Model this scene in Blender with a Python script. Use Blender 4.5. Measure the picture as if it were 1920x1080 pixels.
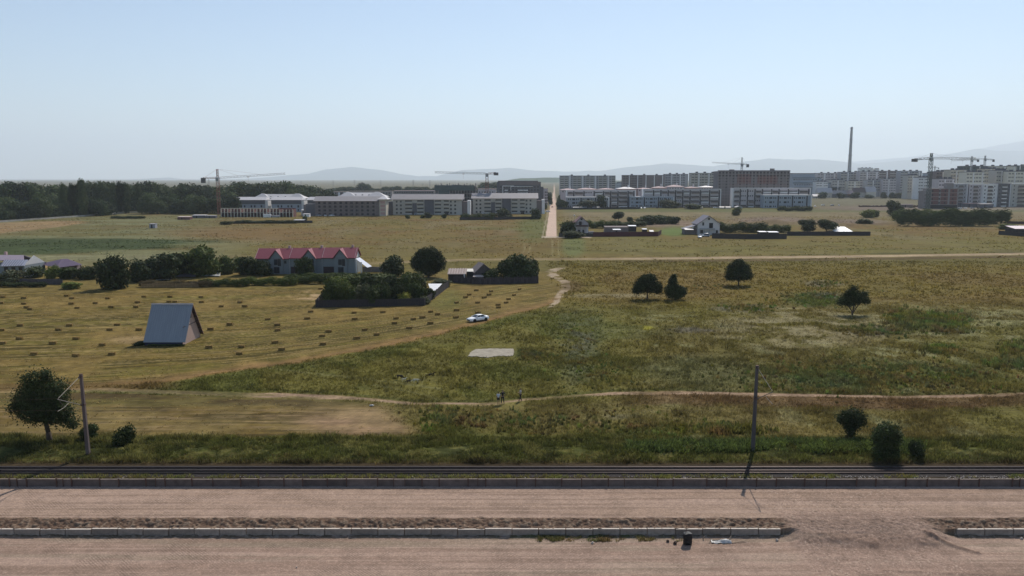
import bpy, bmesh, math, random
import numpy as np
from mathutils import Vector, Matrix
for o in list(bpy.data.objects): bpy.data.objects.remove(o, do_unlink=True)
scene = bpy.context.scene
COL = scene.collection
R = math.radians
# ---------------------------------------------------------------- camera
F = 1500.0; H = 29.5; TH = math.atan(205.0/1500.0); CT, ST = math.cos(TH), math.sin(TH)
cam_d = bpy.data.cameras.new('camera'); cam = bpy.data.objects.new('camera', cam_d); COL.objects.link(cam)
cam.location = (0, 0, H); cam.rotation_euler = (math.pi/2-TH, 0, 0)
cam_d.sensor_width = 36; cam_d.lens = F/1920*36; cam_d.clip_start = 0.5; cam_d.clip_end = 90000
scene.camera = cam
# ---------------------------------------------------------------- world, sun, exposure
SUN_EL, SUN_AZ = R(45), R(22)     # azimuth from +Y towards +X
w = bpy.data.worlds.new("World"); scene.world = w; w.use_nodes = True
nt = w.node_tree; nt.nodes.clear()
sky = nt.nodes.new('ShaderNodeTexSky'); sky.sky_type = 'NISHITA'; sky.sun_disc = False
sky.sun_elevation = SUN_EL; sky.sun_rotation = SUN_AZ
sky.altitude = 400; sky.air_density = 1.0; sky.dust_density = 0.15; sky.ozone_density = 2.2
bg = nt.nodes.new('ShaderNodeBackground'); bg.inputs[1].default_value = 0.080
wo = nt.nodes.new('ShaderNodeOutputWorld')
nt.links.new(sky.outputs[0], bg.inputs[0]); nt.links.new(bg.outputs[0], wo.inputs[0])
sd = bpy.data.lights.new('sun', 'SUN'); sd.energy = 3.3; sd.angle = R(0.53); sd.color = (1.0, 0.93, 0.84)
sun = bpy.data.objects.new('sun', sd); COL.objects.link(sun)
sv = Vector((math.sin(SUN_AZ)*math.cos(SUN_EL), math.cos(SUN_AZ)*math.cos(SUN_EL), math.sin(SUN_EL)))
sun.rotation_euler = (-sv).to_track_quat('-Z', 'Y').to_euler(); sun.location = (0, 0, 100)
scene.view_settings.view_transform = 'Standard'; scene.view_settings.look = 'None'
scene.view_settings.gamma = 1; scene.view_settings.exposure = 0.57
scene.render.engine = 'CYCLES'; scene.cycles.volume_bounces = 3; scene.cycles.max_bounces = 8
HAZE = 0.62e-4
# ---------------------------------------------------------------- pixel <-> world
def ray(px, py):
    u = (px-960)/F; v = -(py-540)/F
    return u, CT+v*ST, -ST+v*CT
def at(px, py, z=0.0):
    u, y, dz = ray(px, py); t = (z-H)/dz
    return Vector((u*t, y*t, z))
def atY(px, py, Y):
    u, y, dz = ray(px, py); t = Y/y
    return Vector((u*t, Y, H+dz*t))
def zat(py, Y): return atY(960, py, Y).z
def proj(X, Y, Z=0.0):
    Zc = Z-H; d = np.maximum(Y*CT-Zc*ST, 0.1); vv = Y*ST+Zc*CT
    return 960+F*X/d, 540-F*vv/d
# ---------------------------------------------------------------- noise
def _h(i, j, s):
    n = (i*374761393 + j*668265263 + s*1442695041) & 0xffffffff
    n = ((n ^ (n >> 13))*1274126177) & 0xffffffff
    return ((n ^ (n >> 16)) & 0xffff)/65535.0
def vn(x, y, s=0):
    x = np.asarray(x, dtype=np.float64); y = np.asarray(y, dtype=np.float64)
    xi = np.floor(x); yi = np.floor(y); fx = x-xi; fy = y-yi
    xi = xi.astype(np.int64); yi = yi.astype(np.int64)
    fx = fx*fx*(3-2*fx); fy = fy*fy*(3-2*fy)
    a = _h(xi, yi, s); b = _h(xi+1, yi, s); c = _h(xi, yi+1, s); d = _h(xi+1, yi+1, s)
    return (a*(1-fx)+b*fx)*(1-fy)+(c*(1-fx)+d*fx)*fy
def fbm(x, y, s=0, o=4):
    t = 0; a = 0.5; n = 0
    for k in range(o):
        t = t+a*vn(x*2**k, y*2**k, s+k*17); n += a; a *= .55
    return t/n
def sst(a, b, x):
    t = np.clip((x-a)/(b-a), 0, 1); return t*t*(3-2*t)
def mix(a, b, m):
    return a*(1-m[..., None])+np.asarray(b)*m[..., None]
# ---------------------------------------------------------------- materials
MATS = {}
def principled(name):
    m = bpy.data.materials.new(name); m.use_nodes = True
    n = m.node_tree.nodes; return m, n, m.node_tree.links, n['Principled BSDF']
def mat(name, col, rough=0.8, metal=0.0, var=0.18, scale=1.5, spec=0.3, bump=0.0, stretch=None, attr=None, objvar=0.0):
    """Surface with its own colour, broken up by object-space noise (wear, dirt)."""
    if name in MATS: return MATS[name]
    m, n, l, b = principled(name)
    tc = n.new('ShaderNodeTexCoord'); mp = n.new('ShaderNodeMapping')
    l.new(tc.outputs['Object'], mp.inputs[0])
    if stretch: mp.inputs['Scale'].default_value = stretch
    no = n.new('ShaderNodeTexNoise'); no.inputs['Scale'].default_value = scale; no.inputs['Detail'].default_value = 6
    no.inputs['Roughness'].default_value = .65
    l.new(mp.outputs[0], no.inputs['Vector'])
    mr = n.new('ShaderNodeMapRange'); mr.inputs[1].default_value = .25; mr.inputs[2].default_value = .75
    mr.inputs[3].default_value = 1-var; mr.inputs[4].default_value = 1+var
    l.new(no.outputs[0], mr.inputs[0])
    mx = n.new('ShaderNodeMix'); mx.data_type = 'RGBA'; mx.blend_type = 'MULTIPLY'; mx.inputs[0].default_value = 1
    mx.inputs[6].default_value = (*col, 1)
    l.new(mr.outputs[0], mx.inputs[7])
    out = mx.outputs[2]
    if objvar:
        oi = n.new('ShaderNodeObjectInfo'); mo = n.new('ShaderNodeMapRange'); mo.inputs[3].default_value = 1-objvar; mo.inputs[4].default_value = 1+objvar*.6
        l.new(oi.outputs['Random'], mo.inputs[0]); m3 = n.new('ShaderNodeMix'); m3.data_type = 'RGBA'; m3.blend_type = 'MULTIPLY'; m3.inputs[0].default_value = 1
        l.new(out, m3.inputs[6]); l.new(mo.outputs[0], m3.inputs[7]); out = m3.outputs[2]
    if attr:
        at_ = n.new('ShaderNodeAttribute'); at_.attribute_name = attr
        m2 = n.new('ShaderNodeMix'); m2.data_type = 'RGBA'; m2.blend_type = 'MULTIPLY'; m2.inputs[0].default_value = 1
        l.new(out, m2.inputs[6]); l.new(at_.outputs['Color'], m2.inputs[7]); out = m2.outputs[2]
    l.new(out, b.inputs['Base Color'])
    b.inputs['Roughness'].default_value = rough; b.inputs['Metallic'].default_value = metal
    b.inputs['Specular IOR Level'].default_value = spec
    if bump:
        bp = n.new('ShaderNodeBump'); bp.inputs['Strength'].default_value = bump; bp.inputs['Distance'].default_value = .05
        l.new(no.outputs[0], bp.inputs['Height']); l.new(bp.outputs[0], b.inputs['Normal'])
    MATS[name] = m; return m
def leafmat(name, col, trans=0.15):
    if name in MATS: return MATS[name]
    m, n, l, b = principled(name)
    a = n.new('ShaderNodeAttribute'); a.attribute_name = 'Col'
    oi = n.new('ShaderNodeObjectInfo')
    mr = n.new('ShaderNodeMapRange'); mr.inputs[3].default_value = .8; mr.inputs[4].default_value = 1.22
    l.new(oi.outputs['Random'], mr.inputs[0])
    mx = n.new('ShaderNodeMix'); mx.data_type = 'RGBA'; mx.blend_type = 'MULTIPLY'; mx.inputs[0].default_value = 1
    mx.inputs[6].default_value = (*col, 1); l.new(a.outputs['Color'], mx.inputs[7])
    m2 = n.new('ShaderNodeMix'); m2.data_type = 'RGBA'; m2.blend_type = 'MULTIPLY'; m2.inputs[0].default_value = 1
    l.new(mx.outputs[2], m2.inputs[6]); l.new(mr.outputs[0], m2.inputs[7])
    l.new(m2.outputs[2], b.inputs['Base Color']); b.inputs['Roughness'].default_value = .75
    b.inputs['Specular IOR Level'].default_value = .15
    if trans:
        tr = n.new('ShaderNodeBsdfTranslucent'); l.new(m2.outputs[2], tr.inputs[0])
        ms = n.new('ShaderNodeMixShader'); ms.inputs[0].default_value = trans
        l.new(b.outputs[0], ms.inputs[1]); l.new(tr.outputs[0], ms.inputs[2])
        l.new(ms.outputs[0], n['Material Output'].inputs[0])
    MATS[name] = m; return m
# ---------------------------------------------------------------- objects
def tag(o, label=None, cat=None, group=None, kind=None):
    if label: o['label'] = label
    if cat: o['category'] = cat
    if group: o['group'] = group
    if kind: o['kind'] = kind
    return o
def empty(name, loc, rz=0.0, label=None, cat=None, group=None, scale=None):
    o = bpy.data.objects.new(name, None); COL.objects.link(o); o.location = loc; o.rotation_euler = (0, 0, rz)
    o.empty_display_size = .5
    if scale is not None: o.scale = scale
    return tag(o, label, cat, group)
def link(name, me, m=None, parent=None, loc=(0, 0, 0), rot=(0, 0, 0), scale=(1, 1, 1)):
    o = bpy.data.objects.new(name, me); COL.objects.link(o)
    o.parent = parent; o.location = loc; o.rotation_euler = rot; o.scale = scale
    if m is not None:
        if len(me.materials) == 0: me.materials.append(m)
        elif me.materials[0] != m:
            o.material_slots[0].link = 'OBJECT'; o.material_slots[0].material = m
    return o
def copy_tree(o, parent=None):
    c = o.copy(); COL.objects.link(c); c.parent = parent
    for ch in list(o.children): copy_tree(ch, c)
    return c
class MB:
    """Collects boxes, bars and sheets into one mesh."""
    def __init__(s): s.v = []; s.f = []
    def add(s, vs, fs):
        k = len(s.v); s.v += [tuple(p) for p in vs]; s.f += [tuple(i+k for i in f) for f in fs]; return s
    def box(s, x0, x1, y0, y1, z0, z1):
        return s.add([(x0, y0, z0), (x1, y0, z0), (x1, y1, z0), (x0, y1, z0), (x0, y0, z1), (x1, y0, z1), (x1, y1, z1), (x0, y1, z1)],
                     [(0, 3, 2, 1), (4, 5, 6, 7), (0, 1, 5, 4), (1, 2, 6, 5), (2, 3, 7, 6), (3, 0, 4, 7)])
    def bar(s, a, b, t, n=4, t2=None):
        a = Vector(a); b = Vector(b); d = b-a
        if d.length < 1e-6: return s
        q = d.to_track_quat('Z', 'Y'); t2 = t if t2 is None else t2
        vs = []
        for p, r in ((a, t), (b, t2)):
            for i in range(n):
                an = 2*math.pi*(i+.5)/n
                vs.append(p+q @ Vector((math.cos(an)*r, math.sin(an)*r, 0)))
        fs = [(i, (i+1) % n, n+(i+1) % n, n+i) for i in range(n)]+[tuple(range(n-1, -1, -1)), tuple(range(n, 2*n))]
        return s.add(vs, fs)
    def tube(s, pts, rs, n=8):
        for i in range(len(pts)-1): s.bar(pts[i], pts[i+1], rs[i], n, rs[i+1])
        return s
    def prism(s, poly, y0, y1, axis='y'):
        """poly of (a,b) extruded; axis y: (x,z) profile; axis x: (y,z) profile; axis z: (x,y) outline"""
        n = len(poly)
        if axis == 'y': P = lambda a, b, c: (a, c, b)
        elif axis == 'x': P = lambda a, b, c: (c, a, b)
        else: P = lambda a, b, c: (a, b, c)
        vs = [P(a, b, y0) for a, b in poly]+[P(a, b, y1) for a, b in poly]
        fs = [tuple(range(n)), tuple(range(2*n-1, n-1, -1))]+[(i, n+i, n+(i+1) % n, (i+1) % n) for i in range(n)]
        return s.add(vs, fs)
    def sheet(s, pts, t=.05):
        """a panel with thickness t below its top face"""
        p = [Vector(q) for q in pts]; n = (p[1]-p[0]).cross(p[2]-p[0]).normalized()*t; k = len(p)
        return s.add(p+[q-n for q in p], [tuple(range(k)), tuple(range(2*k-1, k-1, -1))]+[(i, k+i, k+(i+1) % k, (i+1) % k) for i in range(k)])
    def mesh(s, name, smooth=False, bevel=0):
        me = bpy.data.meshes.new(name); me.from_pydata(s.v, [], s.f)
        bm = bmesh.new(); bm.from_mesh(me); bmesh.ops.recalc_face_normals(bm, faces=bm.faces)
        if bevel: bmesh.ops.bevel(bm, geom=bm.edges[:], offset=bevel, segments=2, affect='EDGES', clamp_overlap=True)
        bm.to_mesh(me); bm.free()
        if smooth: me.polygons.foreach_set('use_smooth', [True]*len(me.polygons))
        return me
    def build(s, name, m, parent=None, smooth=False, bevel=0, **k):
        return link(name, s.mesh(name, smooth, bevel), m, parent, **k)
def npmesh(name, V, Fc, col=None, smooth=False, extra=None):
    V = np.asarray(V, dtype=np.float32); Fc = np.asarray(Fc, dtype=np.int32); k = Fc.shape[1]
    me = bpy.data.meshes.new(name); me.vertices.add(len(V)); me.vertices.foreach_set('co', V.ravel())
    me.loops.add(Fc.size); me.loops.foreach_set('vertex_index', Fc.ravel())
    me.polygons.add(len(Fc)); me.polygons.foreach_set('loop_start', np.arange(0, Fc.size, k, dtype=np.int32))
    me.polygons.foreach_set('loop_total', np.full(len(Fc), k, dtype=np.int32))
    me.update(calc_edges=True)
    if smooth: me.polygons.foreach_set('use_smooth', np.ones(len(Fc), dtype=bool))
    if col is not None:
        a = me.color_attributes.new('Col', 'FLOAT_COLOR', 'POINT')
        c = np.ones((len(V), 4), dtype=np.float32); c[:, :3] = col; a.data.foreach_set('color', c.ravel())
    if extra:
        for kx, vv in extra.items():
            a = me.attributes.new(kx, 'FLOAT', 'POINT'); a.data.foreach_set('value', np.asarray(vv, dtype=np.float32).ravel())
    return me
def gridfaces(nr, nc):
    i = np.arange(nr-1)[:, None]*nc+np.arange(nc-1)[None, :]
    return np.stack([i, i+1, i+nc+1, i+nc], -1).reshape(-1, 4)
# ================================================================ THE GROUND
def _px(pts): return [p[0] for p in pts], [p[1] for p in pts]
def ly(px, pts): a, b = _px(pts); return np.interp(px, a, b)
def blob(px, py, cx, cy, rx, ry, soft=.5):
    d = np.sqrt(((px-cx)/rx)**2+((py-cy)/ry)**2); return 1-sst(1-soft, 1+soft, d)
def band(py, yc, hw, soft): return 1-sst(hw, hw+soft, np.abs(py-yc))
MOW_LO = [(-400, 760), (0, 738), (250, 722), (330, 714), (480, 690), (560, 680), (650, 664), (720, 650), (800, 634), (860, 619), (905, 607), (960, 590), (1010, 579), (1045, 566), (1060, 545)]
MOW_HI = [(-400, 548), (0, 544), (200, 541), (420, 538), (600, 538), (610, 548), (640, 572), (800, 572), (850, 533), (930, 529), (1030, 527), (1060, 545)]
PATH = [(-400, 732), (0, 734), (200, 731), (330, 735), (500, 741), (640, 746), (700, 750), (780, 757), (900, 758), (935, 756), (980, 750), (1060, 744), (1150, 738), (1250, 736), (1440, 740), (1600, 743), (1700, 745), (1850, 741), (1920, 738), (2300, 725)]
TRACK = [(-400, 512), (400, 505), (640, 497), (760, 491), (880, 487), (1000, 486), (1060, 486), (1200, 485), (1400, 483), (1600, 481), (1920, 476), (2300, 471)]
def rowcoord(X, Y): return Y-(0.12*X+1.1*12*np.log1p(np.exp(np.clip((X+36)/12, -30, 30))))
def ground_color(X, Y):
    px, py0 = proj(X, Y)
    n1 = fbm(X/14, Y/14, 1); n2 = fbm(X/3.5, Y/3.5, 5); n3 = fbm(X/45, Y/60, 9); n4 = fbm(X/1.2, Y/1.2, 21, 3)
    nf = fbm(X/25, Y/90, 31)
    py = py0+(n2-.5)*8*np.clip((py0-380)/300, .08, 1)
    shp = X.shape
    olive = np.array([.122, .104, .026]); green = np.array([.084, .085, .020]); straw = np.array([.215, .150, .050])
    brown = np.array([.100, .074, .024]); lush = np.array([.068, .074, .018]); pale = np.array([.165, .158, .075])
    c = np.broadcast_to(np.array([.150, .112, .034]), shp+(3,)).copy()
    # far fields
    far = 1-sst(470, 500, py)
    c = mix(c, [.150, .098, .036], far*sst(.42, .62, n3)*.9)
    nw = fbm(X/30, Y/13, 141); nx_ = fbm(X/9, Y/5, 151)
    c = mix(c, [.092, .090, .026], far*sst(.47, .66, nw)*.6)
    c = mix(c, [.175, .145, .075], far*sst(.54, .68, nf)*.5)
    c = mix(c, [.065, .055, .020], far*sst(.60, .70, nx_)*.6)
    # left dark green wedge and pale rough grass around it
    left = 1-sst(330, 520, px)
    c = mix(c, [.100, .104, .044], left*band(py, 455, 45, 18)*.5); c = mix(c, [.150, .150, .078], left*band(py, 455, 45, 18)*sst(.45, .6, nw)*.6)
    wy = ly(px, [(-400, 466), (0, 463), (150, 460), (300, 456), (450, 451)]); wh = ly(px, [(-400, 18), (0, 17), (200, 12), (330, 5), (440, 1.5)])
    c = mix(c, [.040, .056, .020], (1-sst(-4, 5, np.abs(py-wy)-wh+(nw-.5)*14))*(1-sst(400, 460, px))*.95)
    c = mix(c, [.170, .160, .085], left*band(py, 492, 9, 8)*(.35+.6*sst(.4, .6, n1)))
    c = mix(c, [.270, .170, .070], left*band(py, 506+4*(n1-.5), 5, 5)*sst(.35, .55, n1)*(px < 480))
    # ploughed orange strip
    ply = ly(px, [(-400, 440), (0, 428), (150, 417)]); plh = ly(px, [(-400, 14), (0, 9), (100, 5), (160, 1)])
    st = .75+.5*vn(X/9+Y/30, Y/9, 3)
    c = mix(c, np.array([.22, .15, .075]), (1-sst(0, 2.5, np.abs(py-ply)-plh))*(1-sst(140, 175, px))*np.clip(st, 0, 1))
    # reddish dry area in the middle
    c = mix(c, [.155, .090, .038], blob(px, py, 470, 437, 150, 13, .6)*.65)
    c = mix(c, [.120, .096, .026], blob(px, py, 760, 470, 320, 16, .6)*.5)
    c = mix(c, [.085, .105, .030], blob(px, py, 1000, 425, 30, 26, .5)*.6)
    # right side behind the track
    rt = sst(1040, 1080, px)
    c = mix(c, [.175, .145, .080], rt*band(py, 401, 4, 4)*.8)
    c = mix(c, [.150, .118, .060], rt*band(py, 408, 10, 8)*(.3+.6*sst(.35, .6, nf)))
    c = mix(c, [.080, .095, .032], rt*band(py, 394, 2.5, 2.5)*.7)
    c = mix(c, [.19, .14, .11], rt*blob(px, py, 1160, 418, 60, 5, .4)*(px > 1120)*.3)
    c = mix(c, [.20, .145, .11], (1-sst(0, 4, np.abs(py-420)-5))*blob(px, py, 1250, 421, 60, 8, .4)*.7)
    c = mix(c, [.17, .125, .095], blob(px, py, 1450, 414, 70, 7, .5)*.8)
    c = mix(c, [.16, .12, .09], blob(px, py, 1590, 418, 70, 7, .5)*.8)
    c = mix(c, [.090, .135, .035], blob(px, py, 1265, 435, 30, 8, .4)*.8)
    c = mix(c, [.15, .11, .09], blob(px, py, 1650, 390, 120, 5, .5)*.8)
    c = mix(c, [.18, .15, .125], blob(px, py, 1850, 388, 130, 7, .5)*.75)
    c = mix(c, [.12, .115, .075], (1-sst(382, 392, py))*.8)
    c = mix(c, [.125, .108, .030], rt*band(py, 463, 10, 8)*(.4+.5*n1))
    c = mix(c, [.105, .125, .045], blob(px, py, 1075, 460, 22, 22, .4)*.7)
    # strip on both sides of the cross track
    ty = ly(px, TRACK)
    c = mix(c, [.085, .080, .022], band(py, ty+12, 8, 6)*sst(640, 760, px)*.55)
    # middle right: brown olive upper field
    up = sst(492, 500, py)*sst(1040, 1075, px)
    c = mix(c, [.122, .094, .022], up*(1-sst(560, 620, py))*.85)
    c = mix(c, [.120, .080, .026], up*sst(.5, .62, n3)*.6*(1-sst(600, 700, py)))
    # region right of the mown field and below
    mlo = ly(px, MOW_LO); mhi = ly(px, MOW_HI)
    mown = sst(0, 2.5, mlo-py)*sst(0, 2.0, py-mhi)*(1-sst(1045, 1060, px))
    low = np.maximum(sst(0, 3, py-mlo), sst(1030, 1060, px))*sst(555, 600, py)
    c = mix(c, green, low*(1-.35*sst(1100, 1500, px)))
    c = mix(c, olive, low*sst(.44, .6, n1)*.75)
    c = mix(c, brown, low*sst(.52, .66, n3)*sst(1100, 1300, px)*.5)
    c = mix(c, pale, low*sst(.5, .68, n2)*sst(.4, .62, fbm(X/9, Y/9, 77))*sst(1060, 1300, px)*.75)
    c = mix(c, [.088, .092, .042], low*blob(px, py, 1085, 645, 42, 80, .5)*sst(.4, .6, n2)*.85)
    c = mix(c, [.180, .168, .080], low*blob(px, py, 1800, 570, 170, 55, .5)*sst(.42, .6, n2)*.7)
    c = mix(c, [.195, .165, .090], low*blob(px, py, 1500, 615, 150, 40, .5)*sst(.4, .58, n2)*.7)
    c = mix(c, [.040, .062, .014], blob(px, py, 1740, 604, 75, 17, .35)*sst(.3, .5, n2)*.8)
    c = mix(c, [.055, .078, .022], blob(px, py, 1530, 562, 60, 13, .4)*.7)
    c = mix(c, [.045, .064, .018], blob(px, py, 1640, 705, 230, 26, .5)*sst(.35, .55, n2)*.75)
    c = mix(c, [.095, .098, .040], blob(px, py, 1330, 700, 110, 32, .5)*.6)
    c = mix(c, [.105, .060, .030], low*band(py, ly(px, PATH)+10, 9, 8)*sst(1100, 1250, px)*.75)
    for (bx, by, rx, ry, cc) in [(1395, 579, 60, 6, (.10, .095, .08)), (1300, 620, 45, 6, (.11, .10, .085)), (1545, 532, 35, 6, (.11, .105, .08)), (1555, 554, 25, 5, (.10, .10, .08)),
                                 (1640, 622, 60, 9, (.11, .10, .07)), (1785, 622, 35, 5, (.085, .085, .075)), (1900, 683, 40, 9, (.085, .082, .065)), (1900, 650, 25, 12, (.10, .085, .06)),
                                 (1215, 615, 10, 4, (.22, .20, .02)), (1000, 664, 45, 10, (.055, .075, .03)), (1080, 640, 30, 20, (.085, .085, .06)), (1130, 782, 60, 5, (.20, .19, .12)), (1110, 795, 25, 5, (.15, .09, .055)), (1150, 555, 90, 4, (.20, .17, .10)), (1760, 655, 40, 7, (.075, .075, .04))]:
        c = mix(c, cc, blob(px, py, bx, by, rx, ry, .5)*sst(.3, .55, n2)*.6)
    # faint trodden lines in the green
    for pts in ([(500, 690), (620, 704), (745, 718), (830, 730)], [(700, 722), (770, 735), (830, 752)], [(760, 706), (777, 690), (790, 680)], [(790, 722), (800, 700)]):
        xs = [p[0] for p in pts]
        c = mix(c, [.150, .140, .055], band(py0, ly(px, pts), .6, 1.6)*(px > min(xs))*(px < max(xs))*.7)
    # stubble below the path
    stb = sst(0, 3, py-ly(px, PATH)-3)*(1-sst(812, 822, py+(n1-.5)*14))*(1-sst(735, 800, px+(n1-.5)*150+(n2-.5)*60-(py-780)*.8))
    r = rowcoord(X, Y)
    rowA = fbm(X/22, r/.9, 51, 3); rowB = fbm(X/9, r/.33, 61, 2); rowS = vn(r/2.6+.4*n3, X/60, 71)
    row2 = fbm(X/18, Y/.7, 81, 3); row2b = fbm(X/5, Y/.3, 83, 2)
    hay = np.broadcast_to(np.array([.140, .100, .026]), shp+(3,)).copy()
    hay = mix(hay, [.108, .092, .020], sst(.45, .6, rowS)*.7)
    hay = mix(hay, [.070, .054, .014], sst(.50, .60, rowA)*.9)
    hay = mix(hay, [.225, .165, .066], sst(.58, .70, rowB)*.8)
    hay = mix(hay, [.190, .130, .042], sst(.48, .66, n1)*.65)
    edge = 1-sst(0, 16, mlo-py)
    hay = mix(hay, [.215, .125, .055], edge*.8*(px > 200))
    hay = mix(hay, [.140, .065, .020], (1-sst(0, 3, mlo-py))*(px > 250)*.8)
    hay = mix(hay, [.340, .240, .130], blob(px, py, 600, 556, 45, 11, .5)*sst(.4, .6, n2)*.8)
    hay = mix(hay, [.30, .21, .11], blob(px, py, 265, 637, 60, 8, .5)*.5)
    hay = mix(hay, [.110, .115, .030], blob(px, py, 830, 560, 40, 20, .5)*.6)
    c = mix(c, hay, mown)
    s2 = np.broadcast_to(np.array([.142, .098, .030]), shp+(3,)).copy()
    s2 = mix(s2, [.058, .042, .015], sst(.52, .62, row2)*.85)
    s2 = mix(s2, [.230, .160, .080], sst(.57, .68, row2b)*.7)
    s2 = mix(s2, [.33, .215, .13], blob(px, py, 690, 790, 120, 22, .6)*.6)
    s2 = mix(s2, [.100, .085, .026], band(py, 750, 8, 6)*.75)
    c = mix(c, s2, stb*(px < 900))
    c = mix(c, [.066, .044, .020], band(py, ly(px, PATH)+12+3*(n1-.5), 3.5, 4)*(1-sst(560, 760, px))*.8*sst(.3, .5, fbm(X/12, Y/2, 93)))
    # dark brown stripe between mown field and path on the left
    bs = band(py, ly(px, [(-400, 722), (0, 720), (250, 717), (330, 714)])+6, 5, 5)*(1-sst(280, 360, px))
    c = mix(c, [.120, .075, .028], bs*.8)
    # path
    pw = ly(px, [(0, 4), (300, 4), (480, 6), (600, 6), (700, 3), (800, 2.2), (1000, 1.6), (1250, 3), (1600, 2.2), (1920, 2.5)])
    pc = np.array([.270, .185, .120])
    pm = band(py0+(n2-.5)*3, ly(px, PATH), pw*.6, 2.2)
    c = mix(c, pc*(.75+.5*n4[..., None]) if False else pc, pm*np.clip(.35+1.0*sst(.35, .6, fbm(X/6, Y/1.2, 91)), 0, 1)*(.35+.6*sst(420, 520, px)))
    c = mix(c, [.055, .060, .016], band(py0, ly(px, PATH)-pw-3.0, 1.4, 1.8)*.6*sst(420, 500, px))
    # cross track
    tm = band(py0, ty, 1.3, 1.3)*sst(640, 760, px)
    c = mix(c, [.33, .245, .150], tm*(.45+.5*sst(1040, 1250, px)))
    c = mix(c, [.095, .062, .030], band(py0, ty+5.0, 1.2, 1.5)*sst(1050, 1300, px)*.7)
    c = mix(c, [.06, .055, .02], band(py0, ty-4.3, .7, 1.0)*sst(1300, 1500, px)*.5*sst(.4, .5, n1))
    # main dirt road to the town
    rl = ly(py0, [(350, 1038.5), (363, 1036.5), (390, 1030), (445, 1022)]); rr = ly(py0, [(350, 1040.5), (363, 1041.5), (390, 1043.5), (445, 1045)])
    rd = sst(0, 1.2, px-rl)*sst(0, 1.2, rr-px)*sst(342, 350, py0)*(1-sst(443, 446, py0))
    c = mix(c, np.array([.50, .37, .285]), rd)
    c = mix(c, [.38, .31, .22], band(px, ly(py0, [(363, 1034), (445, 1017)]), .6, 1.0)*sst(385, 400, py0)*(1-sst(443, 446, py0))*.5)
    c = mix(c, [.42, .34, .26], band(py0, 444.5, .9, 1.0)*sst(1012, 1020, px)*(1-sst(1105, 1112, px))*.85)
    # wheel marks below the road end
    for xx in (1035, 1046):
        c = mix(c, [.20, .165, .075], band(px, ly(py0, [(445, xx), (490, xx+2)]), .8, 1.4)*sst(446, 450, py0)*(1-sst(478, 486, py0))*.7)
    for xx in (978, 988):
        c = mix(c, [.21, .175, .085], band(px, xx+6*np.sin((py0-452)/8), .8, 1.2)*sst(454, 458, py0)*(1-sst(474, 478, py0))*.5)
    # winding worn path
    WP = [(500, 1062), (505, 1040), (512, 1030), (520, 1042), (528, 1058), (540, 1062), (552, 1050), (566, 1042), (578, 1030)]
    wx = np.interp(py0, [p[0] for p in WP], [p[1] for p in WP])+(n2-.5)*10; ww = np.interp(py0, [500, 512, 530, 545, 575], [8, 8, 6, 5, 2])
    wm = (1-sst(0, 5, np.abs(px-wx)-ww))*sst(500, 505, py0)*(1-sst(572, 580, py0))
    c = mix(c, [.33, .255, .175], wm*sst(.36, .52, n2)*.9)
    c = mix(c, [.105, .070, .030], blob(px, py, 1072, 537, 22, 10, .5)*.7)
    # bank along the railway
    bk = sst(815, 832, py+(n1-.5)*20)
    c = mix(c, lush, bk*.9); c = mix(c, [.036, .040, .012], bk*sst(.48, .6, n2)*.8)
    c = mix(c, [.125, .115, .034], bk*sst(.5, .62, fbm(X/2, Y/1.5, 171))*.75)
    c = mix(c, [.16, .125, .05], sst(740, 770, py)*low*sst(.5, .65, n1)*(1-bk)*.4)
    c = mix(c, [.050, .036, .020], sst(866, 872, py0))
    # general break-up
    amp = np.clip((py0-380)/150, .45, 1)[..., None]
    c = c*(1+((n4-.5)*.7+(n2-.5)*.6+(nx_-.5)*.35+(nx_-.5)*far*1.0+(nw-.5)*far*.6)[..., None]*amp*(1-rd*.8)[..., None])
    return np.clip(c, .004, .8), px, py0, mown, stb, low, bk, rd, wm, pm
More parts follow.
